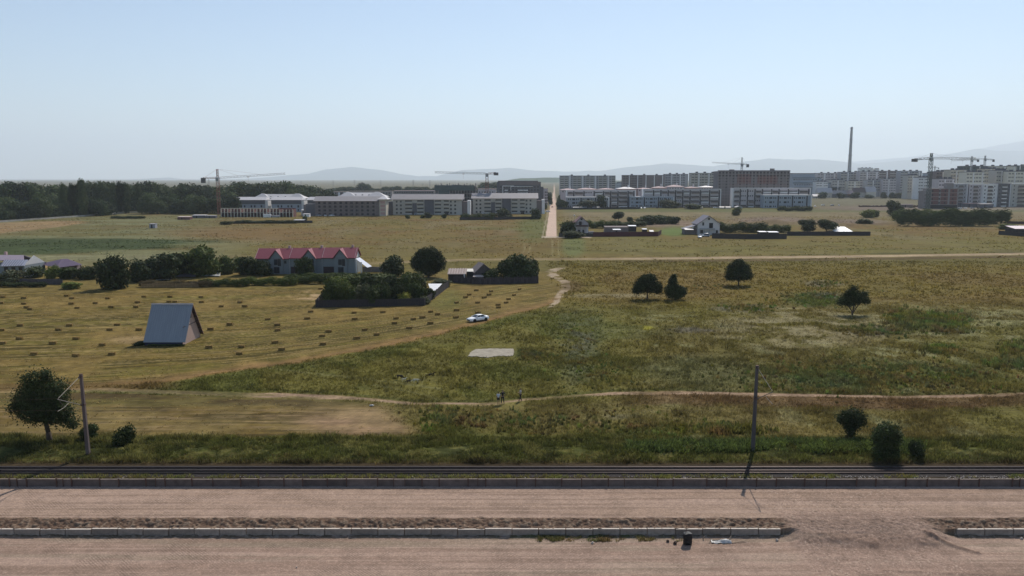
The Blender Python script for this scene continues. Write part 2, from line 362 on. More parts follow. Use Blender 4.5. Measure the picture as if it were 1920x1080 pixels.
def build_ground():
    ys = np.concatenate([[-400, -150, 0], np.array([40, 60, 70]), [76.05]])
    # rows about half a pixel apart seen from the camera, as far as the horizon
    pyr = np.concatenate([np.linspace(893, 560, 420), np.linspace(559, 400, 240), np.linspace(399.5, 345, 110), np.linspace(344.5, 337, 16)])
    yy = np.array([at(960, p).y for p in pyr]); ys = np.concatenate([ys[-1:], yy[yy > 76.3], [47000.0]])
    nc = 1150; u = np.linspace(-1.0, 1.0, nc); u = np.sign(u)*(.74*np.abs(u)+.5*np.abs(u)**7)
    Y = np.repeat(ys[:, None], nc, 1); X = u[None, :]*(Y+12)
    c, px, py, mown, stb, low, bk, rd, wm, pm = ground_color(X, Y)
    Z = .10*(1-sst(80, 86, Y))+.12*(fbm(X/5, Y/5, 11)-.5)*sst(80, 86, Y)*(1-sst(400, 900, Y))*(1-rd)
    Z = Z+.35*np.exp(-((Y-83.5)/2.2)**2)*(.5+fbm(X/6, Y/6, 15))
    # low spoil heaps on the right
    for (bx, by, w_, h_) in [(1450, 420, 55, 2.6), (1590, 425, 60, 2.0), (1545, 423, 40, 1.6), (1700, 421, 60, 2.2), (1250, 425, 40, 1.0)]:
        p = at(bx, by); ww = w_/F*p.y
        Z = Z+h_*np.exp(-((X-p.x)/ww)**2-((Y-p.y)/9)**2)*(.5+fbm(X/7, Y/7, 19))
    V = np.stack([X, Y, Z], -1).reshape(-1, 3)
    rough = np.clip(low+bk-pm, 0, 1); straw = np.clip(mown+stb, 0, 1)
    me = npmesh('ground', V, gridfaces(len(ys), nc), c.reshape(-1, 3), True, {'rows': rowcoord(X, Y), 'rough': rough, 'straw': straw})
    m, n, l, b = principled('field_grass')
    a = n.new('ShaderNodeAttribute'); a.attribute_name = 'Col'
    ar = n.new('ShaderNodeAttribute'); ar.attribute_name = 'rows'
    as_ = n.new('ShaderNodeAttribute'); as_.attribute_name = 'straw'
    g = n.new('ShaderNodeNewGeometry'); sx = n.new('ShaderNodeSeparateXYZ'); l.new(g.outputs['Position'], sx.inputs[0])
    cb = n.new('ShaderNodeCombineXYZ'); mlt = n.new('ShaderNodeMath'); mlt.operation = 'MULTIPLY'; mlt.inputs[1].default_value = 7
    l.new(sx.outputs[0], cb.inputs[0]); l.new(ar.outputs['Fac'], mlt.inputs[0]); l.new(mlt.outputs[0], cb.inputs[1])
    ns = n.new('ShaderNodeTexNoise'); ns.inputs['Scale'].default_value = .9; ns.inputs['Detail'].default_value = 8; ns.inputs['Roughness'].default_value = .75; l.new(cb.outputs[0], ns.inputs[0])
    ng = n.new('ShaderNodeTexNoise'); ng.inputs['Scale'].default_value = 1.7; ng.inputs['Detail'].default_value = 8; ng.inputs['Roughness'].default_value = .75
    l.new(g.outputs['Position'], ng.inputs[0])
    mf = n.new('ShaderNodeMix'); mf.data_type = 'FLOAT'; l.new(as_.outputs['Fac'], mf.inputs[0]); l.new(ng.outputs[0], mf.inputs[2]); l.new(ns.outputs[0], mf.inputs[3])
    mr = n.new('ShaderNodeMapRange'); mr.inputs[1].default_value = .3; mr.inputs[2].default_value = .7; mr.inputs[3].default_value = .5; mr.inputs[4].default_value = 1.5
    l.new(mf.outputs[0], mr.inputs[0])
    mx = n.new('ShaderNodeMix'); mx.data_type = 'RGBA'; mx.blend_type = 'MULTIPLY'; mx.inputs[0].default_value = 1
    l.new(a.outputs['Color'], mx.inputs[6]); l.new(mr.outputs[0], mx.inputs[7]); l.new(mx.outputs[2], b.inputs['Base Color'])
    bp = n.new('ShaderNodeBump'); bp.inputs['Strength'].default_value = .35; bp.inputs['Distance'].default_value = .25
    l.new(mf.outputs[0], bp.inputs['Height']); l.new(bp.outputs[0], b.inputs['Normal'])
    b.inputs['Roughness'].default_value = 1; b.inputs['Specular IOR Level'].default_value = .05
    tag(link('ground', me, m), kind='structure')
build_ground()
# ---------------------------------------------------------------- the two gravel carriageways, with the rough soil slope between
KERB_Y0 = at(960, 1005, -1.6).y; KERB_Y1 = KERB_Y0+.22
CREST = at(960, 971, -.6).y; WALL_Y = at(960, 912, -.6).y
GAPL, GAPR = at(1465, 1000, -1.3).x, at(1795, 1000, -1.3).x
def build_gravel():
    ys = np.concatenate([[-300, -100, 0, 30, 45, 52], np.arange(55, KERB_Y0-.3, .10), np.arange(KERB_Y0-.3, CREST+.6, .045), np.arange(CREST+.6, WALL_Y+.4, .08)])
    xs = np.concatenate([[-600, -200, -100, -70], np.arange(-56, 56, .11), [70, 100, 200, 600]])
    X, Y = np.meshgrid(xs, ys)
    n1 = fbm(X/6, Y/2, 3); n2 = fbm(X/.7, Y/.7, 7); n3 = fbm(X/.22, Y/.22, 8, 3)
    gap = sst(GAPL-.3, GAPL+1.6, X+(n1-.5)*2)*(1-sst(GAPR-3.0, GAPR-.2, X+(n1-.5)*2))
    # profile where the kerb stands
    t = sst(0, 1, (Y-KERB_Y1)/(CREST-KERB_Y1+(n2-.5)*.5))
    zk = np.where(Y < KERB_Y0+.1, -1.6, -1.02+.42*t)
    slope = (Y > KERB_Y0+.1)*(1-sst(CREST-.12, CREST+.22, Y+(n2-.5)*.5))
    zg = -1.6+1.0*sst(KERB_Y0-3.2+(n1-.5)*2, CREST+.3, Y)
    Z = zk*(1-gap)+zg*gap
    clod = np.clip(slope*(1-gap)+.35*gap*sst(KERB_Y0-3, KERB_Y0-1, Y)*(1-sst(CREST, CREST+1.2, Y)), 0, 1)
    Z = Z+clod*((n3-.5)*.30+(n2-.5)*.22)+(n2-.5)*.02
    foot = (1-gap)*sst(KERB_Y0-.75+(n1-.5)*.5, KERB_Y0-.1, Y)*(Y < KERB_Y0+.1)
    Z = Z+foot*(.03+.30*(n2-.35)+.12*(n3-.5))
    def seg(ax, ay, bx_, by_):
        t_ = np.clip(((X-ax)*(bx_-ax)+(Y-ay)*(by_-ay))/((bx_-ax)**2+(by_-ay)**2), 0, 1); return np.hypot(X-ax-t_*(bx_-ax), Y-ay-t_*(by_-ay)+(n1-.5)*.5)
    ridge = np.exp(-(seg(36.0, KERB_Y0-.7, 39.0, KERB_Y0-3.2)/.22)**2)+.5*np.exp(-(seg(27.5, KERB_Y0-1.2, 31.0, KERB_Y0-1.9)/.5)**2)+.55*np.exp(-(seg(31.0, KERB_Y0-2.0, 36.0, KERB_Y0-1.6)/.6)**2)+.3*np.exp(-(seg(30, 60.3, 41, 59.6)/.25)**2)
    Z = Z+.20*ridge*(.4+1.2*n2)+(n1-.5)*.05+(n3-.5)*.05*(gap+.15)
    c = np.broadcast_to(np.array([.285, .198, .142]), X.shape+(3,)).copy()
    lo = (Y < KERB_Y0)
    c = mix(c, [.255, .174, .130], lo*.8)
    st = fbm(X/18, Y/.45, 33, 3)
    c = mix(c, [.215, .148, .108], sst(.46, .62, st)*.7)
    c = mix(c, [.25, .195, .14], lo*sst(.5, .64, fbm(X/11, Y/.9, 133))*.6); c = mix(c, [.355, .255, .195], sst(.55, .66, fbm(X/30, Y/.30, 137, 3))*.5)
    c = mix(c, [.345, .245, .185], sst(.54, .68, fbm(X/20, Y/.8, 43, 3))*.6)
    c = mix(c, [.225, .170, .120], lo*blob(X, Y, -15.5, KERB_Y0-1.5, 14, .5, .6)*.7)
    c = mix(c, [.25, .18, .13], lo*blob(X, Y, 26, 58.5, 30, .35, .6)*.6)
    c = mix(c, [.27, .185, .14], gap*.6*(Y < CREST+1.5)); n5 = vn(X/.09, Y/.14, 201); c = mix(c, [.40, .30, .23], sst(.72, .9, n5)*(.25+.45*gap)); c = mix(c, [.13, .09, .065], sst(.75, .92, vn(X/.10, Y/.15, 205))*(.15+.55*gap))
    c = mix(c, [.17, .115, .085], gap*sst(.5, .62, n3)*.5*(Y < CREST+.8)*(Y > KERB_Y0-3.5))
    c = mix(c, [.135, .084, .056], slope*(1-gap)*.95)
    c = mix(c, [.260, .190, .130], slope*(1-gap)*sst(.52, .66, n3)*.7)
    c = mix(c, [.10, .078, .050], foot*sst(.3, .5, n2)*.9); c = mix(c, [.30, .25, .21], foot*sst(.58, .7, n3)*.6)
    c = mix(c, [.060, .075, .022], foot*blob(X, Y, 6.5, KERB_Y0-.5, 7, .6, .4)*sst(.35, .55, n2)*.9)
    c = mix(c, [.17, .105, .072], np.clip(ridge, 0, 1)*.55)
    c = mix(c, [.33, .27, .23], (Y > WALL_Y-.45+(n2-.5)*.3)*.7)
    c = c*(1+(n3-.5)*.35+(n2-.5)*.2)[..., None] if False else c*(1+((n3-.5)*.22+(n2-.5)*.2)[..., None])
    # wheel lanes, paler and smoother
    me = npmesh('gravel_road', np.stack([X, Y, Z], -1).reshape(-1, 3), gridfaces(len(ys), len(xs)), c.reshape(-1, 3), True)
    m, n, l, b = principled('crushed_gravel')
    a = n.new('ShaderNodeAttribute'); a.attribute_name = 'Col'; g = n.new('ShaderNodeNewGeometry')
    ng = n.new('ShaderNodeTexNoise'); ng.inputs['Scale'].default_value = 4; ng.inputs['Detail'].default_value = 8; ng.inputs['Roughness'].default_value = .8
    l.new(g.outputs['Position'], ng.inputs[0])
    vo = n.new('ShaderNodeTexVoronoi'); vo.inputs['Scale'].default_value = 11; l.new(g.outputs['Position'], vo.inputs['Vector'])
    vr = n.new('ShaderNodeMapRange'); vr.inputs[1].default_value = .7; vr.inputs[2].default_value = .95; vr.inputs[3].default_value = 0; vr.inputs[4].default_value = .28
    sp = n.new('ShaderNodeSeparateColor'); l.new(vo.outputs['Color'], sp.inputs[0]); l.new(sp.outputs[0], vr.inputs[0])
    mr = n.new('ShaderNodeMapRange'); mr.inputs[1].default_value = .3; mr.inputs[2].default_value = .7; mr.inputs[3].default_value = .72; mr.inputs[4].default_value = 1.24
    l.new(ng.outputs[0], mr.inputs[0])
    # ribbed tyre prints in two lanes of the upper carriageway
    wv = n.new('ShaderNodeTexWave'); wv.bands_direction = 'DIAGONAL'; wv.inputs['Scale'].default_value = 2.1; wv.inputs['Distortion'].default_value = 1.0; wv.inputs['Detail'].default_value = 2
    l.new(g.outputs['Position'], wv.inputs[0])
    n2_ = n.new('ShaderNodeTexNoise'); n2_.inputs['Scale'].default_value = .35; l.new(g.outputs['Position'], n2_.inputs[0])
    w1 = n.new('ShaderNodeMapRange'); w1.inputs[1].default_value = .5; w1.inputs[2].default_value = .62; w1.inputs[3].default_value = 0; w1.inputs[4].default_value = .26; l.new(n2_.outputs[0], w1.inputs[0])
    w2 = n.new('ShaderNodeMath'); w2.operation = 'MULTIPLY'; l.new(w1.outputs[0], w2.inputs[0]); l.new(wv.outputs['Fac'], w2.inputs[1])
    ad = n.new('ShaderNodeMath'); ad.operation = 'ADD'; l.new(mr.outputs[0], ad.inputs[0]); l.new(vr.outputs[0], ad.inputs[1])
    sb = n.new('ShaderNodeMath'); sb.operation = 'SUBTRACT'; l.new(ad.outputs[0], sb.inputs[0]); l.new(w2.outputs[0], sb.inputs[1])
    mx = n.new('ShaderNodeMix'); mx.data_type = 'RGBA'; mx.blend_type = 'MULTIPLY'; mx.inputs[0].default_value = 1
    l.new(a.outputs['Color'], mx.inputs[6]); l.new(sb.outputs[0], mx.inputs[7]); l.new(mx.outputs[2], b.inputs['Base Color'])
    bp = n.new('ShaderNodeBump'); bp.inputs['Strength'].default_value = .5; bp.inputs['Distance'].default_value = .03
    l.new(ng.outputs[0], bp.inputs['Height']); l.new(bp.outputs[0], b.inputs['Normal'])
    b.inputs['Roughness'].default_value = .95; b.inputs['Specular IOR Level'].default_value = .1
    tag(link('gravel_road', me, m), kind='structure')
build_gravel()
# ---------------------------------------------------------------- hills on the horizon
def build_hills(name, Y0, prof, col, seed, depth):
    xs = np.arange(prof[0][0], prof[-1][0]+1, 3.0); top = ly(xs, prof)
    top = top+(fbm(xs/40, xs*0, seed, 4)-.5)*3.0
    X = (xs-960)/F*Y0/CT*1.0
    zt = np.array([zat(p, Y0) for p in top])
    rows = np.linspace(-1, 1.2, 26); V = []
    for r_ in rows:
        s = (1-abs(r_)**1.3) if r_ <= 0 else max(0, 1-r_**1.5*.7)
        yy = Y0+r_*depth; nn = fbm(X/(Y0/14), np.full_like(X, yy/(Y0/14)), seed+3, 4)
        z = zt*max(s, 0)*(1-.45*(1-s)*nn)-20*(1-s)
        V.append(np.stack([X*(yy/Y0 if r_ > 0 else 1), np.full_like(X, yy), z], -1))
    V = np.concatenate(V); me = npmesh(name, V, gridfaces(len(rows), len(xs)), None, True)
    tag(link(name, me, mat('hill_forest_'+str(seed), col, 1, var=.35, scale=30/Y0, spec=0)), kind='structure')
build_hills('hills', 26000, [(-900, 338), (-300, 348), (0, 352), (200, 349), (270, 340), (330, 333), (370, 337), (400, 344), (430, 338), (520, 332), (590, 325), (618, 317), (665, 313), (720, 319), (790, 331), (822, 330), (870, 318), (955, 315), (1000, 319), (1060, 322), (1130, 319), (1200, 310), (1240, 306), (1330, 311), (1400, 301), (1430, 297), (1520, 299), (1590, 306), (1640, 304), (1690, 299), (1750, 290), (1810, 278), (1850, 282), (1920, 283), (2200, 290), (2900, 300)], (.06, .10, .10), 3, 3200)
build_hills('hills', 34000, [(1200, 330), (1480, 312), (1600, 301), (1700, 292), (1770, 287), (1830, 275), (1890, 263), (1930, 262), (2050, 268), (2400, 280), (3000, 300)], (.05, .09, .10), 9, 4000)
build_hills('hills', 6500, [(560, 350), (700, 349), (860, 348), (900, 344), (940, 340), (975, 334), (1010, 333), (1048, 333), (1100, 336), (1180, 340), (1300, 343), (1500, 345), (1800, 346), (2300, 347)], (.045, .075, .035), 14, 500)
# ================================================================ GRASS AND WEEDS (nobody could count them)
rng = np.random.default_rng(7)
def tufts(name, X, Y, hgt, wid, n, jitter, tall=1.0, tintv=.5, lean=.5, zoff=0.0, colf=None, seed=0):
    """n narrow blades per tuft, the colour of the ground they grow on"""
    rg = np.random.default_rng(seed+100)
    c = ground_color(X, Y)[0] if colf is None else colf(X, Y)
    N = len(X); Xr = np.repeat(X, n); Yr = np.repeat(Y, n); h = np.repeat(hgt, n)*rg.uniform(.55, 1.1, N*n); wv = np.repeat(wid, n)
    a = rg.uniform(0, 2*np.pi, N*n); rr = rg.uniform(0, 1, N*n)*jitter*np.repeat(hgt, n)
    bx = Xr+np.cos(a)*rr; by = Yr+np.sin(a)*rr
    b = rg.uniform(0, np.pi, N*n); dx = np.cos(b)*wv/2; dy = np.sin(b)*wv/2
    lx = rg.normal(0, lean, N*n)*h; ly_ = rg.normal(0, lean, N*n)*h
    z0 = np.full(N*n, -.03+zoff)+.35*np.exp(-((by-83.5)/2.2)**2)*.6
    V = np.stack([np.stack([bx-dx, by-dy, z0], -1), np.stack([bx+dx, by+dy, z0], -1),
                  np.stack([bx+lx+dx*.35, by+ly_+dy*.35, z0+h], -1), np.stack([bx+lx-dx*.35, by+ly_-dy*.35, z0+h*.95], -1)], 1).reshape(-1, 3)
    Fc = np.arange(N*n*4).reshape(-1, 4)
    t = rg.uniform(1-tintv, 1+tintv, N)[:, None]*rg.uniform(.8, 1.2, N*n).reshape(N, n)
    cc = np.repeat((np.repeat(c, n, 0)*t.reshape(-1, 1)), 4, 0)*(1.3 if name == 'tall_grass' else 1.5)
    me = npmesh(name, V, Fc, cc)
    o = link(name, me, leafmat('grass_blades', (1, 1, 1), .5)); return tag(o, kind='stuff')
def scatter_px(n, x0, x1, y0, y1, seed, power=1.0):
    """random spots on the field, uniform over world area, in the part of it between two image rows"""
    rg = np.random.default_rng(seed); Ya, Yb = at(960, y1).y, at(960, y0).y
    Y = np.sqrt(rg.uniform(Ya**2, Yb**2, n)) if power == 1 else Ya+(Yb-Ya)*rg.uniform(0, 1, n)**power
    X = rg.uniform(x0-960, x1-960, n)/F*(Y+6)*1.02
    return X, Y
def build_grass():
    # lush bank between the field and the railway
    X, Y = scatter_px(38000, -200, 2120, 820, 871, 1); c, px, py, mown, stb, low, bk, rd, wm, pm = ground_color(X, Y)
    k = (stb < .5)*((fbm(X/2.5, Y/2.5, 4)+.25) > np.random.default_rng(3).uniform(0, 1, len(X)))
    X, Y = X[k], Y[k]; hh = .15+1.15*fbm(X/1.8, Y/1.5, 14)**2
    tufts('tall_grass', X, Y, hh, np.full(len(X), .07), 6, .5, lean=.3, tintv=.55, seed=1)
    # leafy bramble scrub at the right half of the bank, brown at its foot
    rg = np.random.default_rng(91); n = 5200; px_ = rg.uniform(1180, 1760, n)*.8+rg.uniform(1100, 1700, n)*.2; py_ = 830+26*rg.beta(2, 2, n); pts = [at(a, b) for a, b in zip(px_, py_)]
    X = np.array([p.x for p in pts]); Y = np.array([p.y for p in pts]); k = fbm(X/2.2, Y/1.2, 93) > .42; X, Y = X[k], Y[k]
    tufts('bramble_scrub', X, Y, rg.uniform(.35, .95, len(X)), np.full(len(X), .12), 9, .7, lean=.5, tintv=.6, seed=92, colf=lambda x, y: np.stack([.050+.03*vn(x, y, 5), .072+.03*vn(x, y, 5), .022+0*x], -1))
    X, Y = scatter_px(9000, -200, 2120, 856, 872, 95)
    tufts('dry_stalks', X, Y, np.random.default_rng(4).uniform(.1, .4, len(X)), np.full(len(X), .05), 5, .6, lean=.4, tintv=.5, seed=96, colf=lambda x, y: np.stack([.075+.06*vn(x/2, y, 5), .055+.04*vn(x/2, y, 5), .028+0*x], -1))
    # uncut meadow, near to far
    for i, (n, y0, y1, hs, wd) in enumerate([(60000, 740, 826, .36, .06), (75000, 650, 740, .36, .08), (70000, 560, 650, .38, .12), (50000, 490, 560, .42, .22)]):
        X, Y = scatter_px(n, -60, 1980, y0, y1, 20+i); c, px, py, mown, stb, low, bk, rd, wm, pm = ground_color(X, Y)
        q = fbm(X/4, Y/4, 44); rg = np.random.default_rng(i)
        k = (mown < .3)*(stb < rg.uniform(.05, 1.0, len(X)))*(wm < .3)*(pm < .25)*((q*1.5-.15) > rg.uniform(0, 1, len(X)))
        k &= ~((px > 872)&(px < 970)&(py > 648)&(py < 670))&~((px > 738)&(px < 822)&(py > 700)&(py < 730))&~((px > 926)&(px < 984)&(py > 748)&(py < 768))
        if i == 3: k &= ~((px < 1030))
        X, Y, q = X[k], Y[k], q[k]
        tufts('meadow_grass', X, Y, hs*(.35+1.3*q**1.5), np.full(len(X), wd), 4, .7, lean=.45, seed=30+i)
    X, Y = scatter_px(30000, -60, 1980, 405, 500, 58); c, px, py, mown, stb, low, bk, rd, wm, pm = ground_color(X, Y); q = fbm(X/16, Y/11, 46)
    k = (q > .5)*(wm < .3)*(rd < .1)*(np.abs(py-ly(px, TRACK)) > 2.5)*~((px > 470)&(px < 700)&(py > 490))*~((py > 425)&(py < 448)&(px > 1045)&(px < 1640)); X, Y = X[k], Y[k]
    tufts('distant_tussocks', X, Y, .45*np.random.default_rng(8).uniform(.4, 1.3, len(X)), np.full(len(X), .45), 3, 1.2, lean=.5, tintv=.45, seed=59)
    # taller weed clumps in patches
    X, Y = scatter_px(9000, -60, 1980, 600, 822, 61); c, px, py, mown, stb, low, bk, rd, wm, pm = ground_color(X, Y)
    q = fbm(X/7, Y/7, 66); k = (mown < .2)*(stb < .2)*(pm < .2)*(q > .56)
    k &= ~((px > 872)&(px < 970)&(py > 648)&(py < 670))
    tufts('weed_clumps', X[k], Y[k], np.full(k.sum(), .62)*rng.uniform(.6, 1.3, k.sum()), np.full(k.sum(), .09), 8, .5, lean=.3, tintv=.5, seed=41)
    # low dark scrub and thistle patches on the right
    PX, PY, HH = [], [], []; rg = np.random.default_rng(15)
    for (bx, by, rx, ry, n, h_) in [(1740, 604, 72, 15, 900, .8), (1530, 562, 55, 11, 500, .6), (1400, 579, 40, 6, 160, .6), (1640, 622, 55, 8, 300, .6), (1785, 622, 35, 5, 160, .6), (1895, 683, 38, 9, 260, .7), (1900, 652, 22, 10, 160, .8), (1760, 656, 36, 7, 240, .7), (1545, 532, 32, 5, 120, .6), (1085, 650, 36, 70, 300, .4), (1000, 664, 40, 9, 200, .4), (1130, 700, 60, 20, 200, .4), (1640, 705, 220, 26, 1200, .5), (1000, 790, 190, 24, 420, .5), (830, 790, 40, 22, 200, .5), (1380, 808, 50, 7, 260, .8), (1240, 805, 120, 12, 200, .5), (1340, 538, 60, 3, 60, .5), (1690, 590, 20, 10, 120, .9)]:
        a = rg.normal(size=(int(n*.7), 2))*.62; pts = [at(bx+q[0]*rx, by+q[1]*ry) for q in a]; PX += [p.x for p in pts]; PY += [p.y for p in pts]; HH += list(h_*rg.uniform(.5, 1.25, len(pts)))
    X, Y, HH = np.array(PX), np.array(PY), np.array(HH); c, px, py, mown, stb, low, bk, rd, wm, pm = ground_color(X, Y)
    k = (mown < .2)*(stb < .2)*(pm < .2)*~((px > 868)&(px < 975)&(py > 645)&(py < 674))*~((px > 920)&(px < 990)&(py > 742)&(py < 768)); X, Y, HH = X[k], Y[k], HH[k]
    tufts('low_scrub', X, Y, np.array(HH), np.full(len(X), .16), 10, .6, lean=.28, tintv=.5, seed=77, colf=lambda x, y: np.stack([.055+.07*vn(x/2, y/3, 5), .065+.05*vn(x/2, y/3, 6), .014+.022*vn(x/4, y/4, 8)], -1))
    # short weeds along the rails and on the wall top
    rg = np.random.default_rng(5); n = 7000; X = rg.uniform(-56, 56, n); Y = rg.uniform(WALL_Y+.35, WALL_Y+1.15, n)
    k = fbm(X/2.2, Y*0, 12) > rg.uniform(.25, .75, n); k &= ((X < 14) | (fbm(X/3, Y*0, 17) > .52))
    tufts('trackside_weeds', X[k], Y[k], rg.uniform(.10, .38, k.sum()), np.full(k.sum(), .05), 5, .6, lean=.35, zoff=.08, seed=6,
          colf=lambda x, y: np.stack([.095+.03*vn(x, y, 3), .095+.02*vn(x, y, 4), .030+0*x], -1))
    n = 3000; X = rg.uniform(0, 15, n); Y = rg.uniform(KERB_Y0-1.1, KERB_Y0-.15, n)
    k = (vn(X/1.3, Y*0, 2)*vn(X/.4, Y/.3, 5) > rg.uniform(.15, .75, n))
    tufts('roadside_weeds', X[k], Y[k], rg.uniform(.08, .30, k.sum()), np.full(k.sum(), .05), 5, .7, lean=.4, zoff=-1.6, seed=9,
          colf=lambda x, y: np.stack([.085+.04*vn(x, y, 9), .080+.02*vn(x, y, 4), .034+0*x], -1))
    # straw lying in wisps on the stubble
    X, Y = scatter_px(26000, -60, 1060, 545, 820, 71); c, px, py, mown, stb, low, bk, rd, wm, pm = ground_color(X, Y)
    r_ = rowcoord(X, Y); q = fbm(X/9, r_/.5, 61, 2); k = ((mown > .6) | (stb > .6))*(q > .60)
    tufts('straw_wisps', X[k], Y[k], np.full(k.sum(), .14), np.full(k.sum(), .16), 3, 1.5, lean=1.2, seed=51,
          colf=lambda x, y: np.stack([.19+0*x, .14+0*x, .055+0*x], -1))
build_grass()
# pale sand patch on the meadow
def build_patch():
    pts0 = [(877, 668), (884, 659), (892, 655), (925, 653.8), (962, 653.8), (964, 659), (962, 667), (950, 667.5), (935, 667), (915, 670.5), (900, 669)]; pts = []; rg = random.Random(1)
    for a, b in zip(pts0, pts0[1:]+pts0[:1]):
        for k in range(6): pts.append((a[0]+(b[0]-a[0])*k/6+rg.uniform(-1.2, 1.2), a[1]+(b[1]-a[1])*k/6+rg.uniform(-.6, .6)))
    P = [at(*p, .06) for p in pts]; m = MB(); m.prism([(p.x, p.y) for p in P], -.1, .09, 'z')
    tag(m.build('sand_patch', mat('pale_sand', (.30, .265, .205), 1, var=.3, scale=.9, bump=.4)), kind='structure')
build_patch()
# ================================================================ TREES AND BUSHES
def leafcloud(lobes, n, size, seed, flat=.0, core=.72, droop=0.0, spike=0.0):
    """leaf clumps spread through the volume of several lobes, with an uneven outline; returns V, F, col"""
    rg = np.random.default_rng(seed); L = np.array(lobes, dtype=float)
    vol = L[:, 3]*L[:, 4]*L[:, 5]; vol = vol**.67; idx = rg.choice(len(L), n, p=vol/vol.sum())
    d = rg.normal(size=(n, 3)); d /= np.linalg.norm(d, axis=1)[:, None]
    rad = rg.uniform(0, 1, n)**.28
    # lumpy shell: push and pull by noise on the direction
    q = fbm(d[:, 0]*2.2+idx*3.1+5, d[:, 1]*2.2+d[:, 2]*2.7+9, seed, 3)
    rad = rad*(.72+.62*q); c = L[idx]
    P = c[:, :3]+d*rad[:, None]*c[:, 3:6]
    if spike: P += d*(rg.uniform(0, 1, n)**6)[:, None]*spike
    s = size*rg.uniform(.6, 1.35, n)
    nrm = d+rg.normal(size=(n, 3))*.8; nrm /= np.linalg.norm(nrm, axis=1)[:, None]
    a = np.cross(nrm, rg.normal(size=(n, 3))); a /= np.linalg.norm(a, axis=1)[:, None]+1e-9; b = np.cross(nrm, a)
    a = a*s[:, None]*.75; b = b*s[:, None]*.5
    V = np.stack([P-a, P-b*.9, P+a, P+b*.9], 1).reshape(-1, 3); Fc = np.arange(n*4).reshape(-1, 4)
    clump = .55+.95*fbm(P[:, 0]/(size*5)+7, P[:, 1]/(size*5)+P[:, 2]/(size*4), seed+2, 2)
    cl = clump*rg.uniform(.75, 1.3, n); colr = np.stack([cl*rg.uniform(.9, 1.2, n), cl, cl*rg.uniform(.8, 1.05, n)], -1)
    C = np.repeat(colr, 4, 0)
    if core:
        bm = bmesh.new(); bmesh.ops.create_icosphere(bm, subdivisions=2, radius=1); sv_ = np.array([v.co[:] for v in bm.verts]); sf = np.array([[v.index for v in f.verts] for f in bm.faces]); bm.free()
        sf = np.concatenate([sf, sf[:, 2:3]], 1)
        for i, l_ in enumerate(L):
            qq = .6+.8*vn(sv_[:, 0]*2+i*5, sv_[:, 1]*2+sv_[:, 2]*2, seed+i)
            vv = l_[:3]+sv_*l_[3:6]*core*qq[:, None]*.85
            # tris stored as thin quads are degenerate: split every triangle in 3 quads instead
            k = len(V); tri = sf[:, :3]; mid = vv[tri].mean(1)
            e01 = (vv[tri[:, 0]]+vv[tri[:, 1]])/2; e12 = (vv[tri[:, 1]]+vv[tri[:, 2]])/2; e20 = (vv[tri[:, 2]]+vv[tri[:, 0]])/2
            T = len(tri); nv = np.concatenate([vv[tri[:, 0]], e01, mid, e20, vv[tri[:, 1]], e12, vv[tri[:, 2]]])
            f1 = np.stack([np.arange(T), np.arange(T)+T, np.arange(T)+2*T, np.arange(T)+3*T], -1)
            f2 = np.stack([np.arange(T)+4*T, np.arange(T)+5*T, np.arange(T)+2*T, np.arange(T)+T], -1)
            f3 = np.stack([np.arange(T)+6*T, np.arange(T)+3*T, np.arange(T)+2*T, np.arange(T)+5*T], -1)
            V = np.concatenate([V, nv]); Fc = np.concatenate([Fc, np.concatenate([f1, f2, f3])+k]); C = np.concatenate([C, np.full((len(nv), 3), .85)])
    return V, Fc, C
def trunk_mb(h, r, lean=(0, 0), limbs=5, crown_r=1.0, crown_h=1.0, seed=0, fork=.35):
    rg = random.Random(seed); m = MB(); pts = []; rs = []
    for i in range(7):
        t = i/6; pts.append(Vector((lean[0]*t+.12*r*3*math.sin(t*5), lean[1]*t, -.15+(h+.15)*t))); rs.append(r*(1.25-.75*t if i else 1.6))
    m.tube(pts, rs, 8)
    for k in range(limbs):
        a = 2*math.pi*(k+rg.random()*.6)/limbs; s = h*(fork+rg.random()*.4); p0 = Vector((lean[0]*s/h, lean[1]*s/h, s))
        e = Vector((math.cos(a)*crown_r*.75, math.sin(a)*crown_r*.75, crown_h*(.35+.5*rg.random()))); m2 = (p0+p0+e)/2+Vector((0, 0, .12*crown_h))
        m.tube([p0, m2, p0+e], [r*.45, r*.28, r*.1], 6)
    return m
PROTO = {}
def proto(key, lobes, n, size, seed, trunk=None, **kw):
    V, Fc, C = leafcloud(lobes, n, size, seed, **kw); V = np.array(V); q = np.percentile(V, [1.5, 98.5], axis=0)
    if key != 'hedge':
        V[:, :2] /= max(q[1, 0]-q[0, 0], q[1, 1]-q[0, 1]); V[:, 2] = V[:, 2]/q[1, 2]
        if key[:4] in ('bush', 'wood'): V[:, 2] = (V[:, 2]-q[0, 2]/q[1, 2])/(1-q[0, 2]/q[1, 2])
    else: V[:, 0] /= q[1, 0]-q[0, 0]; V[:, 2] /= q[1, 2]
    me = npmesh('crown', V, Fc, C)
    PROTO[key] = (me, trunk.mesh('trunk', True) if trunk else None, kw)
def unit_lobes(seed, k, w=.5, z0=.3, z1=.95, r=(.22, .34)):
    rg = random.Random(seed); L = []
    for i in range(k):
        a = 2*math.pi*i/k+rg.random(); zz = z0+(z1-z0)*rg.random(); e = math.sqrt(max(.05, 1-((zz-.6)/.5)**2)); rr = rg.uniform(*r)
        dd = max(0, w*e-rr*.8); L.append((math.cos(a)*dd, math.sin(a)*dd, min(zz, 1-rr*.8), rr, rr, rr*.85))
    L.append((0, 0, .60, .34*w*2, .34*w*2, .32)); return L
